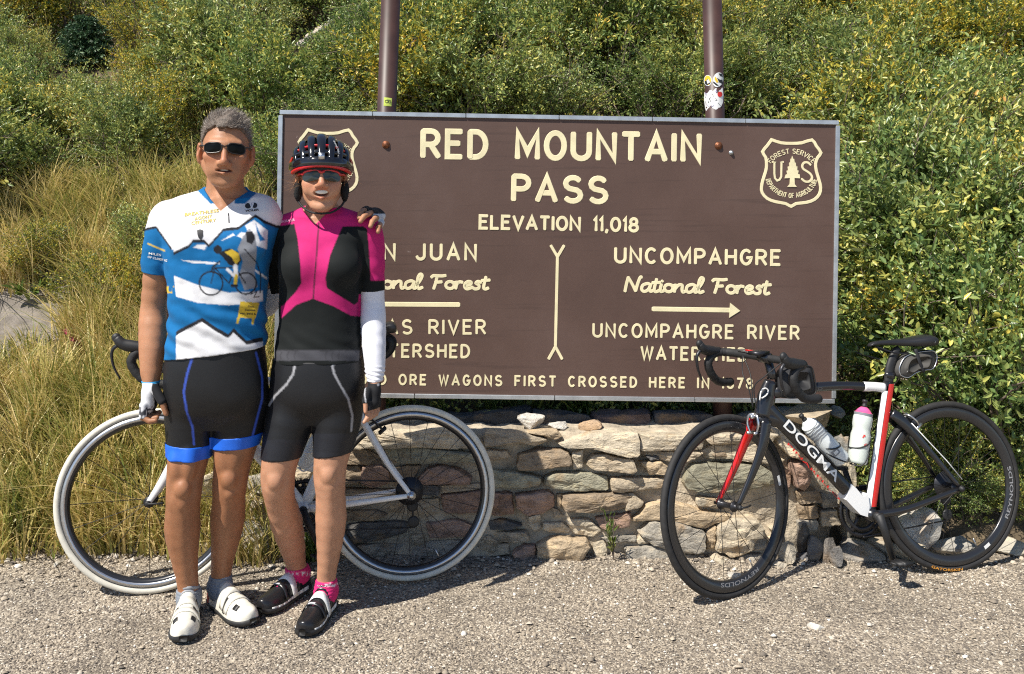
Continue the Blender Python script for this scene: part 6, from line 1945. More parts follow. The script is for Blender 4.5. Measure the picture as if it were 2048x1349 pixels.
class Head:
    def __init__(s, c, yaw, roll, pitch, sc):
        cy, sy = math.cos(math.radians(yaw)), math.sin(math.radians(yaw))
        base = Matrix.Rotation(math.radians(roll), 3, 'Y') @ Matrix.Rotation(math.radians(yaw), 3, 'Z') @ Matrix.Rotation(math.radians(pitch), 3, 'X')
        R = np.array(base)
        s.x, s.f, s.z = R @ np.array([1, 0, 0]), R @ np.array([0, -1, 0]), R @ np.array([0, 0, 1])
        s.c, s.s = np.asarray(c, float), sc
        s.R = np.stack([s.x, s.f, s.z], 1)
    def __call__(s, a, b, c): return s.c + (s.x * a + s.f * b + s.z * c) * s.s
    def loc(s, V): return ((V - s.c) @ s.R) / s.s
    def add(s, S, female=False):
        k = s.s
        E = lambda c, r, kk=.012, op='add': S.ell(s(*c), np.array(r) * k, kk * k, op, s.R, 'head')
        N = lambda a, b, ra, rb, kk=.01, op='add': S.cone(s(*a), s(*b), ra * k, rb * k, kk * k, op, None, 'head')
        jw = .90 if female else 1.0
        nz, mz = (-.024, -.053) if female else (-.036, -.0625)
        E((0, -.018, .036), (.076, .097, .088), .02)
        E((0, .020, -.022), (.063 if female else .064, .072, .080), .03)
        for g in (-1, 1):
            N((g * .060 * jw, -.008, -.042), (g * .027 * jw, .056, -.094), .019, .0175, .022)
            E((g * .044, .062, -.018), (.025, .020, .019), .020)
            E((g * .042, .066, mz + .010), (.020, .015, .020), .022) if female else E((g * .036, .066, -.058), (.018, .014, .024), .024)
            N((g * .012, .084, .024), (g * .044, .070, .026), .012, .011, .018)
            E((g * .0145, .095, nz - .004), (.0095, .0110, .0085), .005)
            # ear: shell with a hollow
            E((g * .0845, -.006, -.002), (.0105, .0190, .0325), .007)
            E((g * .082, -.004, -.030), (.007, .010, .011), .008)
            E((g * .090, .001, .004), (.006, .010, .018), .004, 'sub')
            E((g * .033, .094, .000), (.020, .012, .013), .014, 'sub')
        E((0, .068, -.103), (.024 * jw, .017, .017), .020)
        N((0, .087, .020), (0, .106, nz + .006), .0078, .0108, .010)
        E((0, .106, nz), (.0132, .0118, .0115), .006)
        # muzzle, lips, then the opening between them
        E((0, .074, mz), (.032, .018, .022), .018)
        if female:
            for g in (-1, 1):
                N((0, .0925, mz + .0120), (g * .032, .076, mz + .0095), .0036, .0024, .006)
                N((0, .0910, mz - .0170), (g * .031, .075, mz + .0050), .0056, .0026, .006)
            E((0, .096, mz - .0010), (.0295, .028, .0122), .003, 'sub')
        else:
            for g in (-1, 1):
                N((0, .0930, mz + .0060), (g * .032, .077, mz + .0055), .0038, .0026, .006)
                N((0, .0920, mz - .0085), (g * .031, .076, mz + .0010), .0062, .0028, .006)
            E((0, .096, mz - .0002), (.0285, .032, .0046), .002, 'sub')
            N((-.018, .088, mz - .0165), (.018, .088, mz - .0165), .0022, .0022, .008, 'sub')
    def glasses(s, parent, lens_c, lw, lh, lens_m, frame_m, fy=.099, thick=.0022, half=False, wrap=.018, name='sunglasses'):
        mb = MB()
        outl = {}
        for g in (-1, 1):
            pts = []
            for t in np.arange(28) / 28 * 6.2832:
                ca, sa = math.cos(t), math.sin(t)
                a = math.copysign(abs(ca) ** .62, ca) * lw; b = math.copysign(abs(sa) ** .72, sa) * lh
                a2 = lens_c[0] * g + a
                b2 = lens_c[1] + b - (.004 * (a * g / lw) if half else .002 * (a * g / lw))
                dep = fy - wrap * (a2 / .06) ** 2
                pts.append(s(a2, dep, b2))
            outl[g] = np.array(pts)
        tmp = MB()
        g1 = outl[1]
        # frame: brow line or full rim
        for g in (-1, 1):
            if half: mb.tube(outl[g][1:14], .0042 * s.s, 7)
            else: mb.tube(outl[g], thick * s.s, 6, closed=True)
        mb.tube(spline([outl[-1][3] if half else outl[-1][2], s(0, fy + .003, lens_c[1] + lh * (.62 if half else .35)), outl[1][11] if half else outl[1][12]], 5), (.0048 if half else thick) * s.s, 7)
        for g in (-1, 1):
            st = s(g * (lens_c[0] + lw), fy - wrap * ((lens_c[0] + lw) / .06) ** 2, lens_c[1] + lh * .35)
            mb.tube(spline([st, s(g * .079, .045, lens_c[1] + lh * .4), s(g * .0835, -.005, lens_c[1] + lh * .3)], 5), (.0045 if half else .0026) * s.s, 7)
        fr_ = mb.build(name, frame_m, parent)
        for g in (-1, 1):
            c = outl[g].mean(0) + s.f * .0025; o = outl[g]
            n = len(o); V = []
            for r_ in (1, .8, .6, .4, .2): V += list(c + (o - c) * r_ + s.f * .003 * (1 - r_ * r_))
            V.append(c + s.f * .003)
            F = [(k * n + i, k * n + (i + 1) % n, (k + 1) * n + (i + 1) % n, (k + 1) * n + i) for k in range(4) for i in range(n)] + [(4 * n + i, 4 * n + (i + 1) % n, 5 * n) for i in range(n)]
            obj('lens', V, F, lens_m, fr_)
        return fr_

def fingers(S, bases, mids, tips, r0=.0095, r1=.0078, tag_='hand'):
    for a, b, c in zip(bases, mids, tips):
        a, b, c = map(np.asarray, (a, b, c))
        m = b * .5 + c * .5 + (b - a) * .10
        S.cone(a, b, r0, r0 * .93, .005, 'add', None, tag_); S.cone(b, m, r0 * .93, r1, .004, 'add', None, tag_); S.cone(m, c, r1, r1 * .88, .004, 'add', None, tag_)

def finish(name, V, F, m_, parent, col):
    v0 = V[F[:, 0]]; vol = np.einsum('ij,ij->i', v0, np.cross(V[F[:, 1]], V[F[:, 2]])).sum()
    if vol < 0: F = F[:, ::-1].copy()
    o = obj(name, V, F, m_, parent)
    set_color(o, col)
    return o
def garment(name, S, off, post, color_fn, m_, parent, h=.0042, noise=None, lo=None, hi=None):
    def pf(p, d):
        d = d - off
        if noise is not None: d = d - noise(p)
        return post(p, d)
    V, F = mesh_sdf(S, h, pf, .03, lo, hi)
    col = soft(color_fn)(V)
    return finish(name, V, F, m_, parent, col)
def sub_sdf(S, tags):
    q = Sdf(); q.pr = [r for r in S.pr if r[5] in tags]; return q
def plane(p, o, n):
    n = np.asarray(n, float); n = n / np.linalg.norm(n)
    return (p - np.asarray(o, float)) @ n
def zpx(y, d): return CAMZ - (y - HY) / FPX * d
def xpx(x, d): return (x - CX) / FPX * d
def skin_color(V, base, head, female):
    n = len(V); col = np.tile(np.asarray(base, float), (n, 1))
    nz = fbm(V * 14, 5, 3)[:, None]
    col = col * (1 + .10 * nz)
    q = head.loc(V)
    near = (np.abs(q[:, 0]) < .12) & (np.abs(q[:, 1]) < .14) & (np.abs(q[:, 2]) < .14)
    def blob(c, r, tint, a):
        w = a * np.exp(-(((q - np.array(c)) / np.array(r)) ** 2).sum(1)) * near
        col[:] = col * (1 - w[:, None]) + np.array(tint) * w[:, None]
    red = np.array(base) * np.array([1.12, .78, .72])
    for g in (-1, 1):
        blob((g * .045, .07, -.025), (.025, .03, .02), red, .55); blob((g * .083, 0, -.005), (.012, .03, .035), red, .6)
    blob((0, .11, -.025), (.018, .02, .02), red, .6)
    lip = np.array(base) * np.array([.95, .55, .55]) if female else np.array(base) * np.array([.85, .62, .60])
    for zc in ((-.040, -.070) if female else (-.057, -.070)):
        blob((0, .09, zc), (.026, .02, .0055), lip, .9)
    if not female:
        leg_ = np.clip((.95 - V[:, 2]) / .3, 0, 1)[:, None]; col[:] = col * (1 - leg_ * np.array([.20, .26, .32]))  # legs toned darker: deeper tan, with shade from torso and shorts coloured in
        blob((0, .075, -.085), (.045, .03, .028), np.array(base) * np.array([.80, .84, .88]), .5)
    return np.clip(col, 0, 1)

# ------------------------------------------------------------------ shoes and socks
def shoe(person, heel, yaw, L, cols, seed, tongue_m, style):
    """heel: ground point under the heel; yaw: direction of the toe (degrees, 0 = towards the viewer, + = to the right of the picture)"""
    a = math.radians(yaw)
    f = np.array([math.sin(a), -math.cos(a), 0.0]); l = np.array([math.cos(a), math.sin(a), 0.0]); z = np.array([0, 0, 1.0])
    st = [(0, .020, .050, .012), (.02, .029, .072, .006), (.08, .033, .090, .002), (.18, .0345, .098, 0), (.28, .035, .098, 0), (.38, .0365, .087, 0), (.50, .041, .072, 0), (.62, .046, .061, 0), (.74, .048, .054, .002), (.86, .043, .047, .005), (.95, .031, .039, .010), (1.0, .012, .028, .016)]
    sk = L / .28
    k = 22; V = []; F = []
    toe_in = lambda t: .010 * max(0, t - .55) * sk
    for t, w, hgt, z0 in st:
        for j in range(k):
            q = 2 * math.pi * j / k; ca, sa = math.cos(q), math.sin(q)
            zz = z0 + .014 + (hgt * sk * abs(sa) ** .85 if sa > 0 else 0)
            ww = w * sk * math.copysign(abs(ca) ** .75, ca) * (1 - .10 * max(sa, 0))
            V.append(heel + f * L * t + l * (ww + toe_in(t)) + z * zz)
    for i in range(len(st) - 1):
        for j in range(k): F.append((i * k + j, i * k + (j + 1) % k, (i + 1) * k + (j + 1) % k, (i + 1) * k + j))
    F.append(tuple(range(k - 1, -1, -1))); F.append(tuple(range((len(st) - 1) * k, len(st) * k)))
    o = obj('shoe', V, F, cols['upper'], person)
    md = o.modifiers.new('s', 'SUBSURF'); md.levels = md.render_levels = 2
    # sole
    V, F = [], []
    for t, w, hgt, z0 in st:
        for w_, zz in ((1.06, .017 + z0), (1.06, .006 + z0 * .8), (.9, .001 + z0 * .8)):
            for sg in (-1, 1): V.append(heel + f * L * (t * 1.012 - .006) + l * (sg * w * sk * w_ + toe_in(t)) + z * zz)
    for i in range(len(st) - 1):
        A, B_ = i * 6, (i + 1) * 6
        for x, y_ in ((0, 2), (2, 4), (4, 5), (5, 3), (3, 1), (1, 0)): F.append((A + x, A + y_, B_ + y_, B_ + x))
    F += [(0, 2, 4, 5, 3, 1), tuple((len(st) - 1) * 6 + q for q in (1, 3, 5, 4, 2, 0))]
    obj('sole', V, F, cols['sole'], o)
    def strap(t0, t1, m_, q0=20, q1=160, lift=.004, skew=0.0, name='strap'):
        V, F = [], []
        K = 14
        for i in range(K + 1):
            q = math.radians(q0 + (q1 - q0) * i / K); ca, sa = math.cos(q), math.sin(q)
            for t in (t0 + skew * (i / K - .5), t1 + skew * (i / K - .5)):
                w = np.interp(t, [r[0] for r in st], [r[1] for r in st]); hg = np.interp(t, [r[0] for r in st], [r[2] for r in st]); z0 = np.interp(t, [r[0] for r in st], [r[3] for r in st])
                zz = z0 + .014 + (hg * sk * abs(sa) ** .85 if sa > 0 else 0) + lift * max(sa, .25)
                ww = (w * sk * (1 - .10 * max(sa, 0)) + lift * abs(ca)) * math.copysign(abs(ca) ** .75, ca)
                V.append(heel + f * L * t + l * (ww + toe_in(t)) + z * zz)
        for i in range(K): F.append((2 * i, 2 * i + 1, 2 * i + 3, 2 * i + 2))
        so = obj(name, V, F, m_, o); sm = so.modifiers.new('t', 'SOLIDIFY'); sm.thickness = .003; sm.offset = 1
    style(strap, cols)
    # collar padding
    cr = MB(); ring = []
    for q in np.arange(20) / 20 * 6.2832: ring.append(heel + f * L * (.175 + .145 * math.cos(q)) + l * (.029 * sk * math.sin(q)) + z * (.098 * sk + .010 * math.cos(q) ** 2 + .006 * math.cos(q)))
    cr.tube(ring, .0075 * sk, 8, closed=True); cr.build('collar', cols['collar'], o)
    return o
M_SHW = mat('white_shoe_leather', (.72, .69, .60), .4, vary=.12, vscale=35)
M_SHB = mat('black_shoe_leather', (.014, .014, .016), .32)
M_SHGREY = mat('grey_shoe_mesh', (.30, .31, .33), .6)
M_SOLEB = mat('black_sole', (.02, .02, .02), .6, vary=.3)
M_SHRED = mat('red_shoe_lining', (.38, .02, .02), .5)

# ================================================================== the man
DM = 3.12
MAN = thing('person', 'taller person in white and blue cycling jersey, one arm around the other person', 'person', (xpx(430, DM), 3.15, 0))
HM = Head(P(452, 306, 3.07), 15, 2, 1, 1.02)
S = Sdf()
Q = P
def row(y, cx, hw, b, d=DM, off=0.0): return (zpx(y, d), xpx(cx, d), d + off, hw / FPX * d, b)
S.loft([row(400, 447, 62, .066, off=.015), row(412, 443, 92, .078, off=.012), row(430, 440, 106, .092, off=.008), row(465, 438, 108, .108), row(500, 437, 98, .118), row(560, 436, 91, .118), row(620, 435, 87, .116), row(680, 434, 88, .116), row(730, 433, 95, .120), row(775, 433, 97, .124), row(805, 432, 95, .118), row(830, 431, 84, .095), row(852, 431, 50, .055)], .03, 2.4, 'torso')
# trapezius and collar bones
S.cone(Q(428, 398, 3.135), Q(340, 434, 3.125), .034, .050, .03, tag_='torso'); S.cone(Q(474, 396, 3.135), Q(526, 424, 3.14), .034, .050, .03, tag_='torso')
S.ell(Q(395, 490, 3.035), (.075, .035, .05), .03, tag_='torso'); S.ell(Q(482, 490, 3.035), (.075, .035, .05), .03, tag_='torso')
# neck, head
S.cone(Q(451, 345, 3.115), Q(450, 412, 3.14), .060, .066, .025, tag_='neck')
S.cone(Q(438, 392, 3.075), Q(446, 415, 3.06), .012, .012, .02, tag_='neck')
HM.add(S)
# his right arm, hanging at the left of the picture
S.chain([Q(334, 446, 3.125), Q(322, 496, 3.13), Q(314, 560, 3.145), Q(307, 620, 3.155), Q(306, 655, 3.14), Q(304, 700, 3.115), Q(302, 735, 3.10), Q(302, 758, 3.09)], [.052, .049, .044, .040, .0435, .039, .031, .0275], .016, tag_='arm')
S.cone(Q(302, 756, 3.09), Q(301, 785, 3.08), .026, .031, .01, sq=((1, 0, 0), .80), tag_='hand')
S.cone(Q(301, 785, 3.08), Q(298, 808, 3.075), .031, .030, .01, sq=((1, 0, 0), .78), tag_='hand')
for i, dy in enumerate((-.030, -.010, .011, .030)):
    b0 = Q(294, 808 - i, 3.075) + np.array([0, dy, 0]); m0 = Q(293 + i, 832 - i * 2, 3.07) + np.array([0, dy, 0]); t0 = Q(318 - 2 * i, 841 - i * 3, 3.065) + np.array([0, dy, 0])
    S.cone(b0, m0, .0105, .0098, .006, tag_='finger0'); m1 = m0 * .45 + t0 * .55 + np.array([0, 0, -.004])
    S.cone(m0, m1, .0098, .0090, .004, tag_='finger'); S.cone(m1, t0 + np.array([0, 0, .006]), .0090, .0078, .004, tag_='finger')
S.cone(Q(308, 775, 3.045), Q(324, 803, 3.035), .013, .0115, .010, tag_='finger0'); S.cone(Q(324, 803, 3.035), Q(332, 828, 3.035), .0112, .0085, .005, tag_='finger')
# his left arm, round her shoulders
S.chain([Q(524, 440, 3.14), Q(550, 470, 3.22), Q(585, 490, 3.32), Q(612, 498, 3.39), Q(650, 480, 3.40), Q(700, 455, 3.385), Q(736, 440, 3.355)], [.055, .051, .046, .042, .043, .036, .028], .018, tag_='arm2')
S.cone(Q(738, 438, 3.35), Q(752, 432, 3.285), .027, .032, .010, sq=((0, 0, 1), .75), tag_='hand2')
fb = [Q(733, 420, 3.235), Q(745, 425, 3.225), Q(755, 434, 3.225), Q(761, 446, 3.235)]
fm = [Q(726, 422, 3.155), Q(737, 428, 3.135), Q(750, 438, 3.135), Q(759, 452, 3.155)]
ft = [Q(718, 436, 3.105), Q(721, 443, 3.085), Q(741, 453, 3.085), Q(756, 464, 3.10)]
for a, b in zip(fb, fm): S.cone(Q(750, 431, 3.29), a, .020, .0105, .012, tag_='hand2')
for a, b, c in zip(fb, fm, ft):
    S.cone(a, b, .0105, .0098, .005, tag_='finger2a'); S.cone(b, b * .45 + c * .55 + np.array([0, -.006, .004]), .0098, .0090, .004, tag_='finger2'); S.cone(b * .45 + c * .55 + np.array([0, -.006, .004]), c, .0090, .0078, .004, tag_='finger2')
# legs
def leg(pts, rs, tag_='leg'):
    S_.chain(pts, rs, .022, None, tag_)
S_ = S
leg([Q(385, 800, 3.13), Q(381, 850, 3.12), Q(378, 905, 3.115), Q(371, 950, 3.105), Q(368, 985, 3.10), Q(366, 1010, 3.11), Q(365, 1055, 3.135), Q(368, 1105, 3.15), Q(374, 1155, 3.165), Q(378, 1190, 3.175), Q(379, 1212, 3.17)], [.084, .074, .064, .0545, .0505, .0485, .0545, .043, .0315, .0280, .028])
leg([Q(484, 800, 3.14), Q(478, 850, 3.14), Q(471, 890, 3.14), Q(464, 935, 3.145), Q(460, 965, 3.145), Q(458, 990, 3.16), Q(456, 1035, 3.19), Q(450, 1085, 3.215), Q(444, 1130, 3.235), Q(441, 1165, 3.245), Q(441, 1188, 3.24)], [.084, .075, .066, .0545, .0505, .0485, .0535, .043, .032, .0280, .028])
for (x, y_, d) in ((366, 978, 3.055), (459, 958, 3.10)):         # kneecaps, shins
    S.ell(Q(x, y_, d) + [0, -.006, 0], (.027, .022, .032), .012, tag_='leg')
    for sg in (-1, 1): S.ell(Q(x, y_, d) + [sg * .050, -.020, -.010], (.013, .018, .030), .020, 'sub', tag_='leg')
    S.ell(Q(x, y_, d) + [0, .004, -.052], (.016, .016, .018), .012, tag_='leg'); S.ell(Q(x, y_, d) + [.022, -.004, .085], (.022, .020, .050), .02, tag_='leg'); S.ell(Q(x, y_, d) + [-.024, -.002, .075], (.020, .020, .042), .02, tag_='leg')
S.cone(Q(367, 1000, 3.065), Q(372, 1150, 3.145), .018, .014, .02, tag_='leg'); S.cone(Q(459, 985, 3.115), Q(442, 1130, 3.21), .018, .014, .02, tag_='leg')
S.ell(Q(351, 1048, 3.165), (.022, .038, .070), .026, tag_='leg'); S.ell(Q(440, 1026, 3.22), (.022, .038, .070), .026, tag_='leg')
# feet inside the shoes
def foot(heel, yaw, L):
    a = math.radians(yaw); f = np.array([math.sin(a), -math.cos(a), 0.0])
    S_.cone(heel + f * L * .12 + [0, 0, .07], heel + f * L * .75 + [0, 0, .038], .030, .022, .03, tag_='foot')
YAW1, YAW2 = 14, 44
def heel_under(ankle, yaw, L):
    a = math.radians(yaw); h = np.array([ankle[0] - math.sin(a) * L * .19, ankle[1] + math.cos(a) * L * .19, 0.0])
    h[2] = float(gz(h[0] + math.sin(a) * .15, h[1] - math.cos(a) * .15)) + .004
    return h
HEEL_M1, HEEL_M2 = heel_under(Q(378, 1190, 3.175), YAW1, .285), heel_under(Q(441, 1165, 3.245), YAW2, .285)
foot(HEEL_M1, YAW1, .28); foot(HEEL_M2, YAW2, .28)
V, F = mesh_sdf(S, .0045)
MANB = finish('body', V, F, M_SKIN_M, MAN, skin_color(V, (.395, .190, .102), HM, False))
MAN_V = V
# mouth inside and teeth
mb = MB(); mb.ellipsoid(HM(.002, .070, -.0625), (HM.x * .033, HM.f * .010, HM.z * .011), 14, 8); mb.build('mouth', M_MOUTH, MAN)
mb = MB(); mb.tube(spline([HM(-.028, .064, -.0575), HM(0, .0825, -.0600), HM(.028, .064, -.0575)], 6), .0020, 6, up=HM.f, flat=.0032); mb.build('teeth', M_TEETH, MAN)
HM.glasses(MAN, (.0365, .010), .0270, .0165, M_LENS, M_FRAMEB, fy=.1005)
# hair
def hair_mask(q):
    x, f, z = np.abs(q[:, 0]), q[:, 1], q[:, 2]
    line = np.where(f > .055, .078 - .010 * np.clip(.05 - x, 0, 1) / .05 + .0, np.where(f > .012, .035 + .043 * (f - .012) / .043, np.where(f > -.02, .005, -.055)))
    ear = (x > .072) & (f > -.024) & (f < .016) & (z < .034)
    return (z > line) & ~ear
q = HM.loc(MAN_V); hm = hair_mask(q) & (q[:, 2] < .16) & (np.abs(q[:, 0]) < .1) & (np.abs(q[:, 1]) < .13)
rng_h = np.random.default_rng(8)
def cap_post(p, d):
    qq = HM.loc(p)
    x, f, z = np.abs(qq[:, 0]), qq[:, 1], qq[:, 2]
    line = np.where(f > .055, .080, np.where(f > .012, .037 + .043 * (f - .012) / .043, np.where(f > -.02, .007 + 0 * f, -.053)))
    tp = np.clip((z - .055) / .05, 0, 1)
    return np.maximum(d - .005 - .011 * tp * (1 + .35 * np.sin(qq[:, 0] * 55 + 1)) - (.003 + .005 * tp) * fbm(p * 34, 3, 2), (line + .007 * fbm(p * 60, 6, 2) - z) * HM.s)
CAP = sub_sdf(S, ('head',)); CAP.pr = [r for r in CAP.pr if r[4] == 'add'][:2]
vh, fh = mesh_sdf(CAP, .004, cap_post, .02)
idx = rng_h.choice(np.flatnonzero(hm), 6500)
base = MAN_V[idx] + rng_h.normal(0, .002, (6500, 3)); qb = HM.loc(base)
out = unit(np.stack([qb[:, 0] / .076 ** 2, (qb[:, 1] + .018) / .097 ** 2, (qb[:, 2] - .036) / .088 ** 2], -1)) @ HM.R.T
topness = np.clip((qb[:, 2] - .05) / .06, 0, 1)
cl = fbm(base * 26, 7, 2)
base = base + out * (.003 + .010 * topness)[:, None]
dr = unit(out * .42 + HM.z * (.25 + .55 * topness)[:, None] + HM.x * (.28 * cl)[:, None] - HM.f * (.18 - .55 * topness * (qb[:, 1] > .03))[:, None] + rng_h.normal(0, .16, (6500, 3)) - HM.z * (.75 * (1 - topness))[:, None] * .8)
ln_ = (.008 + .013 * topness) * rng_h.uniform(.7, 1.25, 6500) * (1 + .35 * cl)
vs, fs = strands(base, dr, ln_, np.full(6500, .0011), HM.x * .45 - HM.f * .15 + HM.x * cl[:, None] * .5, rng_h)
hb = obj('hair', vh, fh, mat('hair_under', (.13, .10, .078), .6, vary=.45, vscale=90, bump=.8, bscale=260, bdist=.004), MAN); hb['label'] = 'short greying brown hair'
obj('hair_strands', vs, fs, M_HAIR_M, hb)['kind'] = 'stuff'

# jersey
BLUE, WHT_, BLK_, GOLD, GREY_ = (.002, .125, .33), (.66, .66, .68), (.012, .012, .016), (.62, .43, .04), (.22, .23, .26)
C1 = lambda pts: crop(240, 200, 3.2125, pts)
C2 = lambda pts: crop(240, 580, 3.657, pts)
RIDGE = C1([(330, 1000), (345, 985), (440, 940), (470, 905), (540, 905), (570, 938), (665, 832), (760, 822), (870, 742), (930, 782), (1000, 810), (1100, 830)])
LOWR = C2([(395, 330), (430, 300), (600, 212), (690, 275), (790, 332), (832, 290), (925, 380), (1030, 358), (1100, 350)])
def man_jersey_color(V):
    p = to_px(V); n = len(V); col = np.tile(np.array(WHT_), (n, 1))
    front = V[:, 1] < DM + .035
    def setc(m, c): col[m] = c
    ry = np.interp(p[:, 0], [a for a, b in RIDGE], [b for a, b in RIDGE])
    below = p[:, 1] > ry
    setc(below, BLUE)
    ly = np.interp(p[:, 0], [a for a, b in LOWR], [b for a, b in LOWR])
    setc(in_poly(p, C1([(640, 912), (720, 862), (862, 772), (950, 842), (945, 962), (862, 932), (800, 900), (740, 870)])), WHT_)
    setc(in_poly(p, C1([(720, 850), (800, 800), (830, 860), (780, 850), (745, 880)])), BLUE); setc(in_poly(p, C1([(870, 790), (900, 860), (935, 900), (900, 910), (880, 850)])), BLUE)
    setc(in_poly(p, C1([(500, 930), (560, 930), (545, 965), (470, 950)])), WHT_)
    setc(in_poly(p, C1([(345, 1130), (500, 1190), (700, 1240), (940, 1225), (940, 1290), (700, 1322), (500, 1305), (360, 1265)])), WHT_)
    setc(in_poly(p, C1([(390, 1030), (560, 1040), (640, 1048), (640, 1056), (480, 1052)])), WHT_)
    setc(in_poly(p, C1([(860, 1085), (945, 1140), (945, 1158), (870, 1105)])), WHT_)
    # hooded grey figure and cyclist print
    setc(in_poly(p, C1([(755, 960), (790, 880), (830, 825), (868, 870), (880, 960), (865, 1110), (885, 1205), (800, 1225), (765, 1130), (790, 1040)])), GREY_)
    setc(in_poly(p, C1([(808, 850), (850, 845), (870, 890), (850, 930), (815, 915)])), BLK_)
    setc(near_line(p, C1([(800, 960), (880, 1050), (905, 1130), (900, 1240)]), 2.2), BLK_)
    setc(in_poly(p, C1([(630, 985), (700, 955), (760, 980), (782, 1030), (750, 1075), (700, 1060), (660, 1010)])), BLK_)
    setc(in_poly(p, C1([(672, 980), (720, 960), (765, 990), (770, 1030), (745, 1060), (715, 1010)])), GOLD)
    setc(np.hypot(p[:, 0] - C1([(628, 962)])[0][0], p[:, 1] - C1([(628, 962)])[0][1]) < 8.5, BLK_)
    for c, r in (((585, 1180), 75), ((808, 1180), 68)):
        cc = C1([c])[0]; rr = np.hypot(p[:, 0] - cc[0], p[:, 1] - cc[1]); setc(np.abs(rr - r / 3.2125) < 1.5, BLK_)
    for ln, w, c in (([(585, 1180), (610, 1080), (740, 1080), (808, 1180)], 2.4, BLK_), ([(610, 1080), (700, 1180), (740, 1080)], 2.4, BLK_), ([(640, 1040), (600, 1070), (590, 1100)], 4, BLK_), ([(742, 1070), (745, 1130)], 9, WHT_), ([(745, 1130), (742, 1180)], 7, GOLD), ([(690, 1090), (730, 1130)], 6, WHT_), ([(720, 1195), (750, 1195)], 6, BLK_), ([(840, 1250), (880, 1230), (860, 1270), (895, 1265)], 2, BLK_)):
        setc(near_line(p, C1(ln), w), c)
    setc(np.abs(p[:, 1] - ry - 1) < 3.0, BLK_)
    # lower mountain
    setc(p[:, 1] > ly, WHT_)
    setc(np.abs(p[:, 1] - ly - 2) < 4.2, BLK_)
    sx = np.interp(p[:, 1], [520, 600, 660, 720], [347, 349, 352, 352])
    side = (p[:, 0] < sx) & (p[:, 1] > 500)
    setc(side, BLUE); setc((p[:, 0] > 526) & (p[:, 1] > 560), BLUE)
    setc(side & (np.abs(p[:, 1] - 580) < 7) & (fbm(V * 60, 3, 1) > 0), GOLD)
    # road sign print
    setc(in_poly(p, C2([(880, 85), (1022, 95), (990, 212), (862, 202)])), GOLD)
    setc(near_line(p, C2([(868, 205), (858, 240)]), 5), GOLD); setc(near_line(p, C2([(975, 212), (970, 245)]), 5), GOLD)
    setc(~front, BLUE)
    # sleeve at the left
    sl = p[:, 0] < 343
    sly = np.interp(p[:, 0], [290, 296, 312, 346], [460, 458, 455, 503])
    setc(sl & (p[:, 1] < sly) & (p[:, 1] < 520), WHT_)
    setc(sl & (p[:, 1] > sly) & (p[:, 1] < 560), BLUE)
    setc(sl & (np.abs(p[:, 1] - sly) < 2.6) & (p[:, 1] < 515), BLK_)
    setc(near_line(p, C1([(180, 925), (285, 970)]), 3.0) & sl, GOLD)
    vx = np.abs(p[:, 0] - 456)
    setc((p[:, 1] < 424 - vx * 1.0 + 19) & (vx > 13) & (vx < 64) & (p[:, 1] < 408), BLUE)
    return col
def ridges(p, amp, seeds=(3,)):
    return amp * fbm(p * np.array([9, 9, 26]), 3, 3)
hemz = lambda x: np.interp(x, [xpx(335, DM), xpx(530, DM)], [zpx(716, DM), zpx(692, DM)])
J = sub_sdf(S, ('torso', 'arm', 'arm2', 'neck'))
def man_post(p, d):
    d = np.maximum(d, hemz(p[:, 0]) - p[:, 2])
    # sleeve ends
    arm = plane(p, Q(313, 545, 3.14), Q(307, 620, 3.155) - Q(316, 530, 3.14))
    d = np.maximum(d, np.where(p[:, 0] < xpx(345, DM) + .0, arm, -1))
    arm2 = plane(p, Q(580, 486, 3.30), Q(612, 498, 3.39) - Q(550, 470, 3.22))
    d = np.maximum(d, np.where(p[:, 0] > xpx(540, DM), arm2, -1))
    # stand-up collar, open in a V at the zip
    vv = zpx(424, DM) + np.abs(p[:, 0] - xpx(457, DM)) * 1.0
    zc = np.where(p[:, 1] < 3.13, np.minimum(zpx(378, DM), vv), zpx(374, DM))
    return np.maximum(d, p[:, 2] - zc)
def man_noise(p):
    u = p[:, 0] * 6 + p[:, 2] * 30
    low = np.clip((zpx(560, DM) - p[:, 2]) / .15, 0, 1)
    w = np.sin(p[:, 2] * 95 + p[:, 0] * 50 + 4 * fbm(p * 6, 3, 2)) * .0035 * low * np.clip((p[:, 2] - zpx(716, DM)) / .05, .25, 1)
    chest = .0030 * fbm(p * np.array([14, 14, 22]), 9, 2)
    belly = .003 * np.clip((zpx(600, DM) - p[:, 2]) / .12, 0, 1)
    return w + chest + belly
JER = garment('jersey', J, .0075, man_post, man_jersey_color, M_CLOTH, MAN, .0034, man_noise)
JER['label'] = 'white and blue cycling jersey printed with mountains and a cyclist'
# collar: blue stand-up band with a front gap
def band_collar(c0, c1, r0, r1, gap, m_, parent, tilt, name='collar', depth=.9):
    V, F = [], []
    K = 40
    for i in range(K + 1):
        a = math.radians(-90 + gap + (360 - 2 * gap) * i / K)
        for (c, r, t_) in ((c0, r0, 1.0), (c1, r1, 1.0)):
            V.append(c + np.array([math.cos(a) * r, math.sin(a) * r * depth, tilt * math.sin(a) - (.012 if abs(math.sin(a) + 1) < .35 else 0) * (c is c1)]))
    for i in range(K): F.append((2 * i, 2 * i + 2, 2 * i + 3, 2 * i + 1))
    o = obj(name, V, F, m_, parent); sm = o.modifiers.new('t', 'SOLIDIFY'); sm.thickness = .004; sm.offset = 1
    return o
M_BLUEF = mat('blue_fabric', BLUE, .75, sheen=.15, bump=.2, bscale=600, bdist=.0006)
zp = MB()
BV = None
from mathutils.bvhtree import BVHTree
def bvh_of(o):
    me = o.data
    return BVHTree.FromPolygons([v.co for v in me.vertices], [tuple(p.vertices) for p in me.polygons])
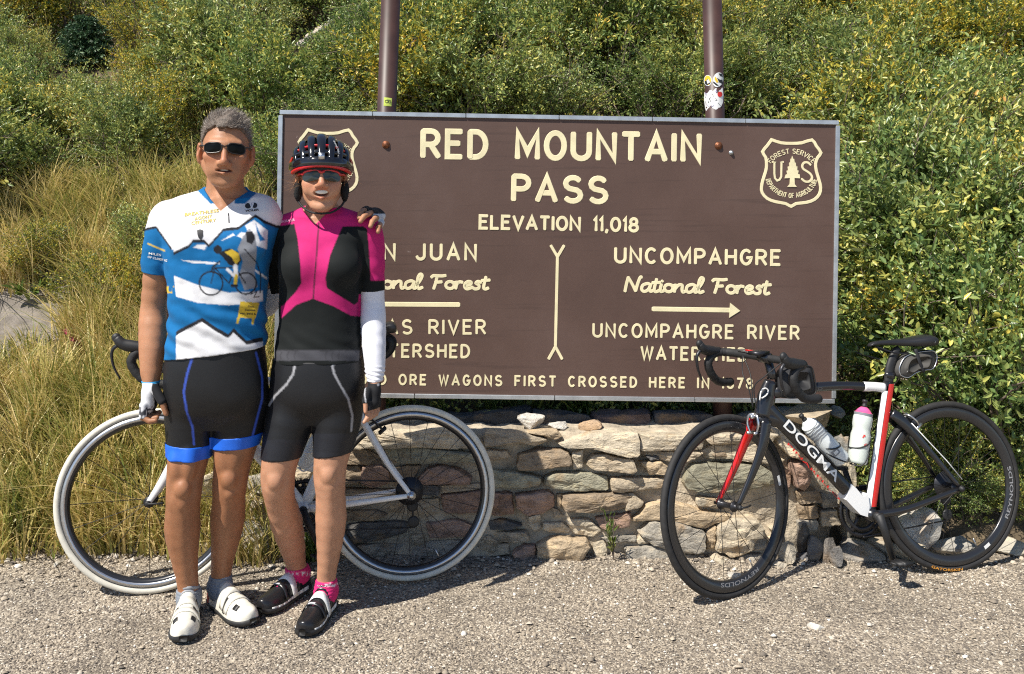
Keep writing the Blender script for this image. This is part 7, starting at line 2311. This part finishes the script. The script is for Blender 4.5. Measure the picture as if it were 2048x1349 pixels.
def on_surface(bv, x, y, lift):
    o = Vector((0, 0, CAMZ)); d = Vector(((x - CX) / FPX, 1.0, -(y - HY) / FPX)).normalized()
    h, n, i, t = bv.ray_cast(o, d)
    if h is None: return None
    return np.array(h) - np.array(d) * lift
JBV = bvh_of(JER)
def fabric_text(s, p0, p1, cap, bv, m_, parent, lift=.0022, bold=.015, shear=.15, label=None):
    p0, p1 = np.array(p0, float), np.array(p1, float)
    t = p1 - p0; up = np.array([t[1], -t[0]]) / np.linalg.norm(t)
    V2, F2 = text_2d(s, bold, shear); W_ = V2[:, 0].max()
    out = [on_surface(bv, *(p0 + t * (a / W_) + up * cap * b), lift) for a, b in V2]
    if any(o is None for o in out): return
    o = obj('lettering', out, F2, m_, parent, smooth=False); o['kind'] = 'stuff'
    if label: o['label'] = label
M_GOLDP = mat('gold_print', GOLD, .6)
fabric_text('BREATHLESS', (369, 433), (438, 424), 6.6, JBV, M_GOLDP, MAN)
fabric_text('AGONY', (389, 441), (425, 435), 6.6, JBV, M_GOLDP, MAN)
fabric_text('CENTURY', (383, 450), (433, 443), 6.6, JBV, M_GOLDP, MAN)
fabric_text('VOLER', (491, 424), (518, 421.5), 4.2, JBV, M_BLACKP, MAN, bold=.03)
fabric_text('Onyx', (496, 615), (508, 616), 4, JBV, M_BLACKP, MAN, shear=0)
fabric_text('Summit', (490, 622), (511, 623), 4, JBV, M_BLACKP, MAN, shear=0)
fabric_text('elev. 8443 ft', (480, 629), (512, 631), 4, JBV, M_BLACKP, MAN, shear=0)
fabric_text('MILES', (297, 509), (322, 513), 4.5, JBV, M_WHITE, MAN, shear=0)
fabric_text('OF CLIMBING', (295, 516), (334, 524), 4.5, JBV, M_WHITE, MAN, shear=0)
def fabric_patch(name, poly, bv, m_, parent, lift=.002):
    pts = [on_surface(bv, x, y_, lift) for x, y_ in poly]
    if any(q is None for q in pts): return
    c = np.mean(pts, 0); n_ = len(pts)
    c = on_surface(bv, *np.mean(poly, 0), lift + .0004)
    obj(name, pts + [c], [(i, (i + 1) % n_, n_) for i in range(n_)], m_, parent)
fabric_patch('logo', ell(496, 412, 6, 5.5, 14), JBV, M_BLACKP, MAN); fabric_patch('logo', ell(509, 411, 5.5, 5.5, 14), JBV, M_BLACKP, MAN)
fabric_patch('logo', [(499, 407), (502, 406), (503.5, 412), (505, 406), (508, 406), (504.5, 417), (502.5, 417)], JBV, M_WHITE, MAN, .0032)
fabric_patch('logo', [(394, 461), (400, 459), (406, 461), (406, 472), (402, 481), (397, 476), (395, 470)], JBV, M_BLACKP, MAN)
zp.tube([on_surface(JBV, x, y_, .001) for x, y_ in ((456.8, 427), (457.5, 436), (458, 446))], .0018, 6); zp.build('zip', M_DARKM, MAN)
# shorts and blue cuffs
LG = sub_sdf(S, ('torso', 'leg'))
def leg_cut(p, yl, yr, sgn=1):
    zl = zpx(yl, 3.11) + (p[:, 0] - xpx(378, 3.11)) * -.06; zr = zpx(yr, 3.14) + (p[:, 0] - xpx(471, 3.14)) * .05
    mid = xpx(424, 3.12)
    return np.where(p[:, 0] < mid, zl, zr)
def shorts_post(p, d):
    d = np.maximum(d, leg_cut(p, 898, 874) - p[:, 2])
    return np.maximum(d, p[:, 2] - zpx(685, DM))
def shorts_col(V):
    p = to_px(V); col = np.tile(np.array((.0055, .0055, .0065)), (len(V), 1)); fr_ = V[:, 1] < 3.14
    for ln in (C2([(530, 490), (490, 620), (465, 750), (490, 900), (530, 1000), (542, 1130)]), C2([(995, 460), (1040, 640), (1040, 800), (1000, 950), (970, 1070)])):
        col[near_line(p, ln, 4.2) & fr_] = (.035, .08, .42)
    return col
SH = garment('shorts', LG, .0045, shorts_post, shorts_col, M_LYCRA, MAN, .0040, lambda p: .0016 * fbm(p * 9, 4, 2), lo=(xpx(300, 3.1), 2.9, zpx(915, 3.2)), hi=(xpx(580, 3.1), 3.36, zpx(680, 3.0)))
def cuff_post(p, d):
    d = np.maximum(d, leg_cut(p, 913, 891) - p[:, 2])
    return np.maximum(d, p[:, 2] - leg_cut(p, 886, 867))
garment('shorts_cuffs', LG, .0062, cuff_post, lambda V: np.tile(np.array((.012, .12, .62)), (len(V), 1)), M_LYCRA, MAN, .0034, None, lo=(xpx(310, 3.1), 2.95, zpx(925, 3.2)), hi=(xpx(560, 3.1), 3.32, zpx(855, 3.0)))['kind'] = 'stuff'
# gloves
def glove(name, S0, tags, cut, colf, parent, off=.0028):
    G_ = sub_sdf(S0, tags)
    return garment(name, G_, off, cut, colf, M_CLOTH, parent, .0030)
def gl1(p, d):
    d = np.maximum(d, p[:, 2] - zpx(762, 3.09))
    return np.maximum(d, zpx(833, 3.07) - p[:, 2])
def gl1c(V):
    p = to_px(V); col = np.tile(np.array((.70, .70, .72)), (len(V), 1))
    col[p[:, 0] > 306 + 3 * np.sin(p[:, 1] / 9)] = (.014, .014, .016); col[(p[:, 1] > 812) & (fbm(V * 150, 2, 1) > .1)] = (.05, .05, .06); col[p[:, 1] < 767] = (.02, .30, .62)
    return col
glove('glove', S, ('arm', 'hand', 'finger0'), gl1, gl1c, MAN)['label'] = 'white and black fingerless glove with blue cuff'
def gl2(p, d):
    d = np.maximum(d, plane(p, Q(736, 440, 3.345), Q(700, 455, 3.385) - Q(742, 438, 3.33)))
    return np.maximum(d, 3.185 - p[:, 1])
glove('glove', S, ('arm2', 'hand2', 'finger2a'), gl2, lambda V: np.where((to_px(V)[:, 1] < 428)[:, None], np.array((.014, .014, .016)), np.array((.60, .61, .64))), MAN)['label'] = 'fingerless glove on the hand over her shoulder'
# socks, shoes
def sock_post(yl, yr):
    def f(p, d):
        top = np.where(p[:, 0] < xpx(410, 3.2), zpx(yl, 3.17), zpx(yr, 3.245))
        return np.maximum(d, p[:, 2] - top)
    return f
FT = sub_sdf(S, ('leg', 'foot')); 
garment('socks', FT, .0035, sock_post(1178, 1150), lambda V: np.tile(np.array((.20, .22, .25)), (len(V), 1)), M_CLOTH, MAN, .0040, lambda p: .0012 * np.sin(p[:, 2] * 600), lo=(xpx(320, 3.1), 2.92, 0.0), hi=(xpx(520, 3.1), 3.40, zpx(1140, 3.2)))['kind'] = 'stuff'
cm_ = dict(upper=M_SHW, sole=M_SOLEB, collar=M_SHGREY)
def style_m(strap, c):
    strap(.44, .54, M_SHW, 12, 168, .004, .02); strap(.60, .68, M_SHW, 12, 168, .004, -.03)
    strap(.555, .595, M_BLACKP, 8, 60, .002, 0, 'patch'); strap(.555, .595, M_BLACKP, 120, 172, .002, 0, 'patch')
    strap(.75, .83, M_BLACKP, 40, 66, .0015, 0, 'patch'); strap(.75, .83, M_BLACKP, 114, 140, .0015, 0, 'patch'); strap(.36, .42, M_BLACKP, 4, 40, .0015, 0, 'patch')
    strap(.22, .36, M_SHGREY, 55, 125, .003, 0, 'tongue'); strap(.015, .10, M_SHRED, 150, 180, .002, 0, 'patch')
shoe(MAN, HEEL_M1, YAW1, .285, cm_, 1, None, style_m); shoe(MAN, HEEL_M2, YAW2, .285, cm_, 2, None, style_m)
# ================================================================== the woman
DW = 3.17
WOM = thing('person', 'smiling person in pink and black jersey, black helmet and white arm warmers', 'person', (xpx(640, DW), 3.2, 0))
HW = Head(P(643, 360, 3.125), 12, 0, -1, .955)
S = Sdf(); S_ = S
def row(y, cx, hw, b, d=DW, off=0.0): return (zpx(y, d), xpx(cx, d), d + off, hw / FPX * d, b)
S.loft([row(438, 645, 44, .060, off=.012), row(448, 648, 78, .068, off=.010), row(462, 650, 92, .080, off=.005), row(490, 647, 84, .092), row(530, 642, 79, .102), row(575, 640, 77, .100), row(620, 639, 75, .095), row(655, 638, 75, .095), row(700, 637, 83, .104), row(745, 636, 90, .112), row(785, 635, 91, .112), row(808, 634, 84, .10), row(828, 632, 66, .075), row(842, 632, 40, .05)], .03, 2.3, 'torso')
S.cone(Q(625, 432, 3.165), Q(566, 458, 3.175), .036, .042, .025, tag_='torso'); S.cone(Q(664, 432, 3.165), Q(732, 458, 3.175), .036, .042, .025, tag_='torso')
for x in (600, 681): S.ell(Q(x, 535, 3.10), (.062, .050, .060), .035, tag_='torso')
S.cone(Q(644, 398, 3.16), Q(645, 445, 3.18), .049, .053, .022, tag_='neck')
HW.add(S, True)
# her left arm, hanging at the right
S.chain([Q(737, 466, 3.175), Q(741, 500, 3.18), Q(743, 560, 3.19), Q(745, 605, 3.195), Q(746, 640, 3.18), Q(748, 690, 3.155), Q(750, 730, 3.135), Q(750, 757, 3.125)], [.043, .042, .038, .0355, .0385, .035, .028, .0235], .016, tag_='arm')
S.cone(Q(750, 760, 3.12), Q(748, 782, 3.11), .022, .027, .01, sq=((.9, .45, 0), .75), tag_='hand')
S.cone(Q(748, 782, 3.11), Q(747, 802, 3.105), .027, .027, .01, sq=((.9, .45, 0), .72), tag_='hand')
for i, (dx, dy) in enumerate(((-.012, -.026), (-.004, -.010), (.004, .008), (.011, .025))):
    o = np.array([dx, dy, 0])
    b0 = Q(747, 803, 3.105) + o; m0 = Q(746, 824, 3.10) + o; t0 = Q(736 + i, 842 - i * 2, 3.08) + o * .8
    S.cone(b0, m0, .0088, .0080, .006, tag_='finger0'); m1 = m0 * .5 + t0 * .5 + np.array([.003, 0, -.002])
    S.cone(m0, m1, .0080, .0074, .004, tag_='finger'); S.cone(m1, t0, .0074, .0064, .004, tag_='finger')
S.cone(Q(736, 782, 3.085), Q(731, 803, 3.07), .0105, .0092, .008, tag_='finger0'); S.cone(Q(731, 803, 3.07), Q(731, 824, 3.06), .0090, .0068, .005, tag_='finger')
# her right arm, round his waist
S.chain([Q(562, 466, 3.18), Q(552, 500, 3.205), Q(545, 560, 3.27), Q(541, 600, 3.315), Q(515, 618, 3.345), Q(450, 630, 3.355), Q(395, 638, 3.335)], [.043, .042, .038, .0355, .037, .031, .024], .016, tag_='arm2')
S.cone(Q(393, 638, 3.335), Q(352, 640, 3.28), .023, .026, .01, sq=((0, 0, 1), 1.15), tag_='hand2')
for i in range(4):
    b0 = Q(348, 625 + i * 10, 3.27); m0 = Q(333, 622 + i * 11, 3.215); t0 = Q(331, 628 + i * 11, 3.165)
    S.cone(b0, m0, .0088, .0082, .006, tag_='finger2'); S.cone(m0, t0, .0080, .0066, .004, tag_='finger2')
# legs
S.chain([Q(590, 800, 3.175), Q(577, 850, 3.155), Q(563, 905, 3.14), Q(556, 945, 3.135), Q(556, 970, 3.14), Q(560, 1000, 3.175), Q(573, 1045, 3.24), Q(585, 1095, 3.30), Q(592, 1130, 3.345), Q(596, 1152, 3.36)], [.080, .073, .060, .051, .0485, .0465, .052, .041, .030, .0275], .022, tag_='leg')
S.chain([Q(680, 800, 3.18), Q(674, 850, 3.165), Q(665, 900, 3.155), Q(660, 935, 3.145), Q(659, 958, 3.145), Q(661, 985, 3.155), Q(662, 1035, 3.175), Q(659, 1090, 3.19), Q(654, 1140, 3.20), Q(652, 1170, 3.205), Q(651, 1190, 3.20)], [.080, .071, .057, .048, .0455, .044, .049, .040, .0285, .026, .0275], .022, tag_='leg')
for (x, y_, d) in ((551, 962, 3.092), (657, 950, 3.105)):
    S.ell(Q(x, y_, d) + [0, -.005, 0], (.024, .019, .028), .012, tag_='leg')
    for sg in (-1, 1): S.ell(Q(x, y_, d) + [sg * .046, -.018, -.010], (.012, .016, .026), .020, 'sub', tag_='leg')
S.cone(Q(556, 985, 3.13), Q(588, 1110, 3.30), .016, .012, .02, tag_='leg'); S.cone(Q(660, 975, 3.115), Q(653, 1140, 3.18), .016, .012, .02, tag_='leg')
YW1, YW2 = -26, -11
HEEL_W1, HEEL_W2 = heel_under(Q(596, 1152, 3.36), YW1, .262), heel_under(Q(652, 1170, 3.205), YW2, .262)
foot(HEEL_W1, YW1, .25); foot(HEEL_W2, YW2, .25)
V, F = mesh_sdf(S, .0045)
finish('body', V, F, M_SKIN_W, WOM, skin_color(V, (.46, .235, .140), HW, True))
WV = V
# smile
mb = MB(); mb.ellipsoid(HW(0, .066, -.054), (HW.x * .028, HW.f * .011, HW.z * .014), 14, 8); mb.build('mouth', M_MOUTH, WOM)
def teeth(zc, hh, half, dep):
    V, F = [], []
    K = 16
    for i in range(K + 1):
        a = -half + 2 * half * i / K
        f_ = dep - 10.5 * a * a
        e_ = (a / half) ** 2
        for z_ in (hh + .0015 * e_, hh + .0010 * e_ - 2 * hh * math.sqrt(max(.02, 1 - e_))): V.append(HW(a, f_, zc + z_))
    for i in range(K): F.append((2 * i, 2 * i + 2, 2 * i + 3, 2 * i + 1))
    o = obj('teeth', V, F, M_TEETH, WOM); sm = o.modifiers.new('t', 'SOLIDIFY'); sm.thickness = .003; sm.offset = -1
teeth(-.0490, .0074, .0270, .0872)
HW.glasses(WOM, (.0355, .008), .0305, .0190, M_LENS2, M_FRAMER, fy=.102, half=True, wrap=.024)
# pink and black jersey
PINK_, KBLK, BANDG = (.52, .016, .15), (.006, .008, .008), (.060, .060, .070)
LB = C1([(930, 845), (1000, 815), (1120, 797), (1142, 900), (1158, 1050), (1165, 1180), (1130, 1235), (1045, 1325), (900, 1340)])
RB = C1([(1430, 815), (1560, 812), (1588, 830), (1603, 1000), (1610, 1168), (1720, 1168), (1720, 1250), (1535, 1250), (1530, 1300), (1505, 1318), (1330, 1210), (1320, 1150), (1350, 1000), (1400, 880)])
LOWE = C2([(1100, 250), (1185, 205), (1290, 110), (1410, 65), (1560, 120), (1690, 190), (1790, 195)])
def wj_color(V):
    p = to_px(V); col = np.tile(np.array(PINK_), (len(V), 1))
    col[in_poly(p, LB) | in_poly(p, RB)] = KBLK
    le = np.interp(p[:, 0], [a for a, b in LOWE], [b for a, b in LOWE])
    col[p[:, 1] > le] = KBLK
    col[(p[:, 0] < 562) & (p[:, 1] > 462)] = KBLK
    col[(p[:, 0] > 722) & (p[:, 1] > 562)] = KBLK
    col[near_line(p, [(637.5, 447), (634, 500), (629, 560), (626.5, 596)], 2.6) & (V[:, 1] < DW)] = (.02, .015, .02)
    col[(p[:, 1] > 701) & (p[:, 1] < 722)] = BANDG
    for cx_ in (600, 614, 628, 690, 703, 716): col[near_line(p, [(cx_ - 40 + 4, 704), (cx_ - 40, 712), (cx_ - 38, 719)], 2) & (p[:, 1] > 701) & (p[:, 1] < 722)] = (.04, .04, .047)
    col[np.abs(p[:, 1] - 701) < 1.2] = (.03, .03, .035)
    col[(V[:, 1] > DW + .03) & (p[:, 1] > 470)] = KBLK
    return col
JW = sub_sdf(S, ('torso', 'arm', 'arm2', 'neck'))
def wj_post(p, d):
    d = np.maximum(d, zpx(722, DW) + (p[:, 0] - xpx(637, DW)) * .01 - p[:, 2])
    arm = plane(p, Q(744, 581, 3.19), Q(745, 605, 3.195) - Q(742, 540, 3.185)); d = np.maximum(d, np.where(p[:, 0] > xpx(722, DW), arm, -1))
    arm2 = plane(p, Q(544, 575, 3.285), Q(541, 600, 3.315) - Q(546, 550, 3.26)); d = np.maximum(d, np.where((p[:, 0] < xpx(556, DW)) & (p[:, 2] < zpx(520, DW)), arm2, -1))
    d = np.maximum(d, np.where((p[:, 0] < xpx(530, DW)), .02, -1))
    vv = zpx(450, DW) + np.abs(p[:, 0] - xpx(638, DW)) * 1.05
    zc = np.where(p[:, 1] < 3.165, np.minimum(zpx(416, DW), vv), zpx(412, DW))
    return np.maximum(d, p[:, 2] - zc)
WJ = garment('jersey', JW, .0048, wj_post, wj_color, M_CLOTH, WOM, .0034, lambda p: .0014 * fbm(p * np.array([13, 13, 20]), 6, 2) + .0012 * np.sin(p[:, 2] * 120 + p[:, 0] * 60 + 3 * fbm(p * 7, 8, 2)) * np.clip((zpx(640, DW) - p[:, 2]) / .08, 0, 1))
WJ['label'] = 'close-fitting jersey with pink yoke and black side panels'
M_PINKF = mat('pink_fabric', PINK_, .72, sheen=.15, bump=.2, bscale=600, bdist=.0006)
WBV = bvh_of(WJ)
fabric_text('BIORACER', (563, 446), (590, 442), 5, WBV, mat('pale_pink_print', (.75, .35, .5), .6), WOM, shear=0)
# shorts with grey piping
LGW = sub_sdf(S, ('torso', 'leg'))
def lcw(p, yl, yr):
    zl = zpx(yl, 3.13) ; zr = zpx(yr, 3.15) + (p[:, 0] - xpx(664, 3.15)) * .10
    return np.where(p[:, 0] < xpx(618, DW), zl, zr)
def wsh_col(V):
    p = to_px(V); col = np.tile(np.array((.0065, .0068, .0085)), (len(V), 1)); fr_ = V[:, 1] < 3.19
    for ln in (C2([(1275, 525), (1278, 560), (1265, 620), (1220, 690), (1130, 780), (1090, 845)]), C2([(1582, 512), (1553, 560), (1565, 610), (1600, 680), (1670, 800), (1700, 920), (1692, 1030)])):
        col[near_line(p, ln, 4.4) & fr_] = (.33, .33, .35)
    col[p[:, 1] > np.where(p[:, 0] < 615, 880, 868)] = (.011, .012, .017)
    return col
garment('shorts', LGW, .0036, lambda p, d: np.maximum(np.maximum(d, lcw(p, 916, 908) - p[:, 2]), p[:, 2] - zpx(716, DW)), wsh_col, M_LYCRA, WOM, .0040, lambda p: .0010 * fbm(p * 9, 4, 2), lo=(xpx(500, 3.1), 2.95, zpx(925, 3.2)), hi=(xpx(760, 3.1), 3.40, zpx(705, 3.05)))
# white arm warmers
AW = sub_sdf(S, ('arm', 'hand'))
garment('arm_warmer', AW, .0032, lambda p, d: np.maximum(np.maximum(d, zpx(763, 3.12) - p[:, 2]), plane(p, Q(744, 578, 3.19), Q(742, 540, 3.185) - Q(745, 605, 3.195))), lambda V: np.tile(np.array((.74, .74, .80)), (len(V), 1)), M_CLOTH, WOM, .0036, lambda p: .0016 * np.clip((zpx(725, 3.13) - p[:, 2]) / .03, 0, 1) * np.sin(p[:, 2] * 420 + p[:, 0] * 90) + .0006 * fbm(p * 30, 3, 2), lo=(xpx(700, 3.1), 3.0, zpx(775, 3.1)), hi=(xpx(790, 3.2), 3.30, zpx(560, 3.2)))
AW2 = sub_sdf(S, ('arm2',))
garment('arm_warmer', AW2, .0032, lambda p, d: np.maximum(d, plane(p, Q(545, 566, 3.275), Q(546, 550, 3.26) - Q(541, 600, 3.315))), lambda V: np.tile(np.array((.74, .74, .80)), (len(V), 1)), M_CLOTH, WOM, .0040, lo=(xpx(380, 3.3), 3.1, zpx(680, 3.3)), hi=(xpx(600, 3.2), 3.50, zpx(540, 3.2)))
def wg(p, d): return np.maximum(np.maximum(d, p[:, 2] - zpx(766, 3.11)), zpx(818, 3.10) - p[:, 2])
def wgc(V):
    col = np.tile(np.array((.013, .013, .015)), (len(V), 1)); p = to_px(V)
    col[near_line(p, [(731, 770), (729, 790), (732, 806)], 2)] = (.5, .5, .52); col[np.hypot(p[:, 0] - 757, p[:, 1] - 770) < 2.6] = (.35, .35, .37)
    return col
glove('glove', S, ('arm', 'hand', 'finger0'), wg, wgc, WOM)['label'] = 'black fingerless glove'
# socks and shoes
def wsock(p, d): return np.maximum(d, p[:, 2] - np.where(p[:, 0] < xpx(625, 3.25), zpx(1133, 3.35), zpx(1158, 3.205)))
def wsock_c(V):
    p = to_px(V); col = np.tile(np.array((.66, .025, .16)), (len(V), 1)); m = ((p[:, 0] < 625) & (np.abs(p[:, 1] - 1148) < 4) | (p[:, 0] > 650) & (np.abs(p[:, 1] - 1170) < 4)) & (vnoise(V * 220, 4) > .15)
    col[m] = (.75, .7, .72); return col
FTW = sub_sdf(S, ('leg', 'foot'))
garment('socks', FTW, .0034, wsock, wsock_c, M_CLOTH, WOM, .0040, lambda p: .001 * np.sin(p[:, 2] * 600), lo=(xpx(500, 3.1), 2.95, 0.0), hi=(xpx(700, 3.1), 3.50, zpx(1120, 3.3)))['kind'] = 'stuff'
cw_ = dict(upper=M_SHB, sole=M_SOLEB, collar=M_SHB)
M_SILVT = mat('silver_shoe_print', (.5, .5, .52), .4)
def style_w(strap, c):
    strap(.27, .37, M_SHB, 10, 170, .006, .02); strap(.40, .50, M_WHITE, 2, 178, .006, .06); strap(.56, .63, M_SHB, 12, 168, .006, -.03); strap(.60, .625, M_SILVT, 84, 112, .009, 0, 'buckle')
    for t in (.10, .2, .3, .4, .5, .6, .7, .8): strap(t, t + .1, M_WHITE, 0, 7, .001, 0, 'piping'); strap(t, t + .1, M_WHITE, 173, 180, .001, 0, 'piping')
shoe(WOM, HEEL_W1, YW1, .262, cw_, 3, None, style_w); shoe(WOM, HEEL_W2, YW2, .262, cw_, 4, None, style_w)
for H_, yw_ in ((HEEL_W1, YW1), (HEEL_W2, YW2)):
    a_ = math.radians(yw_); f_ = np.array([math.sin(a_), -math.cos(a_), 0.0]); l_ = np.array([math.cos(a_), math.sin(a_), 0.0])
    print_text('lettering', 'GIRO', lambda x, y_: H_ + f_ * (.262 * .345 - .010 * y_) + l_ * (-.016 + .032 * x) + np.array([0, 0, .1085 + .005 * y_]), M_SILVT, WOM, .01)
# hair wisps, fleece ear pads and chin straps
rng_w = np.random.default_rng(12)
n_ = 300
side_ = np.where(rng_w.uniform(0, 1, n_) < .62, -1, 1)
b_ = np.array([HW(sg * .080, rng_w.uniform(-.03, .035), rng_w.uniform(-.025, .028)) for sg in side_])
d_ = unit(np.array([HW.x * sg * .8 - HW.z * .2 for sg in side_]) + rng_w.normal(0, .5, (n_, 3)))
vs, fs = strands(b_, d_, rng_w.uniform(.012, .034, n_), np.full(n_, .0007), rng_w.normal(0, .9, (n_, 3)), rng_w, 4)
cap_v, cap_f = MB(), None
# bun of hair under the helmet at the back
hb = MB(); hb.ellipsoid(HW(0, -.075, -.01), (HW.x * .062, HW.f * .035, HW.z * .06), 18, 12)
hv = np.concatenate(hb.v); hv += unit(hv - HW(0, -.075, -.01)) * (.003 * fbm(hv * 60, 2, 2))[:, None]
ho = obj('hair', np.concatenate([hv, vs]), hb.f + [tuple(r + len(hv)) for r in fs], M_HAIR_W, WOM); ho['kind'] = 'stuff'; ho['label'] = 'auburn hair showing under the helmet'

HEL = MB()
HC = (0, -.018, .045)
def hp(az, el, sc=1.0):
    """point of the helmet shell; az 0 = front, + to the right; el 0 = rim, 90 = top"""
    a, e = math.radians(az), math.radians(el)
    rx, ry, rz = .1085 * sc, .140 * sc, .118 * sc
    return HW(HC[0] + rx * math.cos(e) * math.sin(a), HC[1] + ry * math.cos(e) * math.cos(a), HC[2] + rz * math.sin(e))
V, F = [], []
AZ, EL = 40, 14
for j in range(EL + 1):
    for i in range(AZ): V.append(hp(i * 9, -14 + 104 * j / EL, .90))
for j in range(EL):
    for i in range(AZ): F.append((j * AZ + i, j * AZ + (i + 1) % AZ, (j + 1) * AZ + (i + 1) % AZ, (j + 1) * AZ + i))
helm = obj('helmet', V, F, M_HELMIN, WOM); helm['label'] = 'glossy black and red vented cycling helmet'
def rib(pts, w, th, m_, name='rib'):
    mb = MB(); c = np.array(pts)
    cen = HW(0, -.02, .02)
    V, F = [], []
    n = len(c)
    w = np.full(n, w) if np.isscalar(w) else np.asarray(w, float)
    tan = np.gradient(c, axis=0); tan = unit(tan); nr = unit(c - cen); sd = unit(np.cross(tan, nr)); nr = np.cross(sd, tan)
    prof = [(-1, -.9), (-1, .0), (-.78, .75), (-.3, 1.0), (.3, 1.0), (.78, .75), (1, 0), (1, -.9)]
    for i in range(n):
        for a, b in prof: V.append(c[i] + sd[i] * w[i] * a + nr[i] * th * b)
    k = len(prof)
    for i in range(n - 1):
        for j in range(k): F.append((i * k + j, i * k + (j + 1) % k, (i + 1) * k + (j + 1) % k, (i + 1) * k + j))
    F.append(tuple(range(k))); F.append(tuple(range(n * k - 1, (n - 1) * k - 1, -1)))
    return obj(name, V, F, m_, helm)
# ribs running from the brow over the crown to the back
def arc_over(x0, x1, xb, z0=8):
    """front azimuth x0 at the rim, lateral offset x1 at the crown, xb at the back"""
    pts = []
    for t in np.linspace(0, 1, 22):
        phi = math.radians(z0 + (172 - z0) * t)
        lat = np.interp(t, [0, .45, 1], [x0, x1, xb])
        rx = .1085 * math.sqrt(max(0, 1 - 0))
        s_ = math.sqrt(max(0.0, 1 - lat ** 2))
        pts.append(HW(HC[0] + .1085 * lat, HC[1] + .140 * s_ * math.cos(phi), HC[2] + .118 * s_ * math.sin(phi)))
    return pts
for x0, x1, xb, w in ((0, 0, 0, .0150), (.30, .35, .22, .0130), (-.30, -.35, -.22, .0130), (.58, .64, .42, .0125), (-.58, -.64, -.42, .0125), (.82, .84, .6, .010), (-.82, -.84, -.6, .010)):
    rib(arc_over(x0, x1, xb), np.interp(np.linspace(0, 1, 22), [0, .2, .6, 1], [w * .8, w, w * 1.15, w * .8]), .0065, M_HELM)
rim = [hp(a, 2 + 5 * math.cos(math.radians(a)), 1.0) for a in np.linspace(-180, 180, 49)]
rib(rim, .0165, .0070, M_HELM, 'rim')
rib([hp(a, 21 + 3 * math.cos(math.radians(a * 2)), .985) for a in np.linspace(-74, 74, 26)], .0075, .0055, M_HELM, 'brow_band')
rib([hp(a, 38 - 10 * (abs(a) / 60) ** 2, .975) for a in np.linspace(-58, 58, 22)], .0042, .0055, M_FRAMER, 'red_band')
rib([hp(a, -7 + 6 * math.cos(math.radians(a * 1.6)), .985) for a in np.linspace(-78, 78, 26)], .0062, .0050, M_FRAMER, 'red_rim')
for sg in (-1, 1): rib([hp(sg * a, 12, 1.012) for a in np.linspace(66, 92, 6)], .012, .004, M_FRAMER, 'red_panel')
print_text('lettering', 'PROTONE', lambda x, y_: hp(30 - 2 * x + 4 * (0) - 5 * y_ * .9 + 6, 20 + 26 * x, 1.07), M_WHITE, helm)
bd = MB(); bd.box(hp(0, 14, 1.055), HW.x * .010, HW.z * .011, HW.f * .003); bd.build('badge', M_SILV, helm)
for sg in (-1, 1):
    pad = MB(); c = HW(sg * .083, .004, -.040)
    pad.ellipsoid(c, (HW.x * .014, HW.f * .024, HW.z * .038), 16, 12)
    pv = np.concatenate(pad.v); pv = pv + unit(pv - c) * (.0035 * fbm(pv * 90, 4, 2))[:, None]
    ix = rng_w.choice(len(pv), 900); fz, ff = strands(pv[ix], unit(pv[ix] - c + rng_w.normal(0, .012, (900, 3))), rng_w.uniform(.0015, .0032, 900), np.full(900, .0010), rng_w.normal(0, .4, (900, 3)), rng_w, 2)
    o = obj('ear_pad', np.concatenate([pv, fz]), pad.f + [tuple(r + len(pv)) for r in ff], M_FUZZ, WOM); o['kind'] = 'stuff'
    st_ = MB(); st_.tube(spline([HW(sg * .082, .010, -.078), HW(sg * .066, .030, -.100), HW(sg * .036, .055, -.120), HW(0, .064, -.125)], 6), .0036, 8); st_.build('chin_strap', M_STRAP, helm)
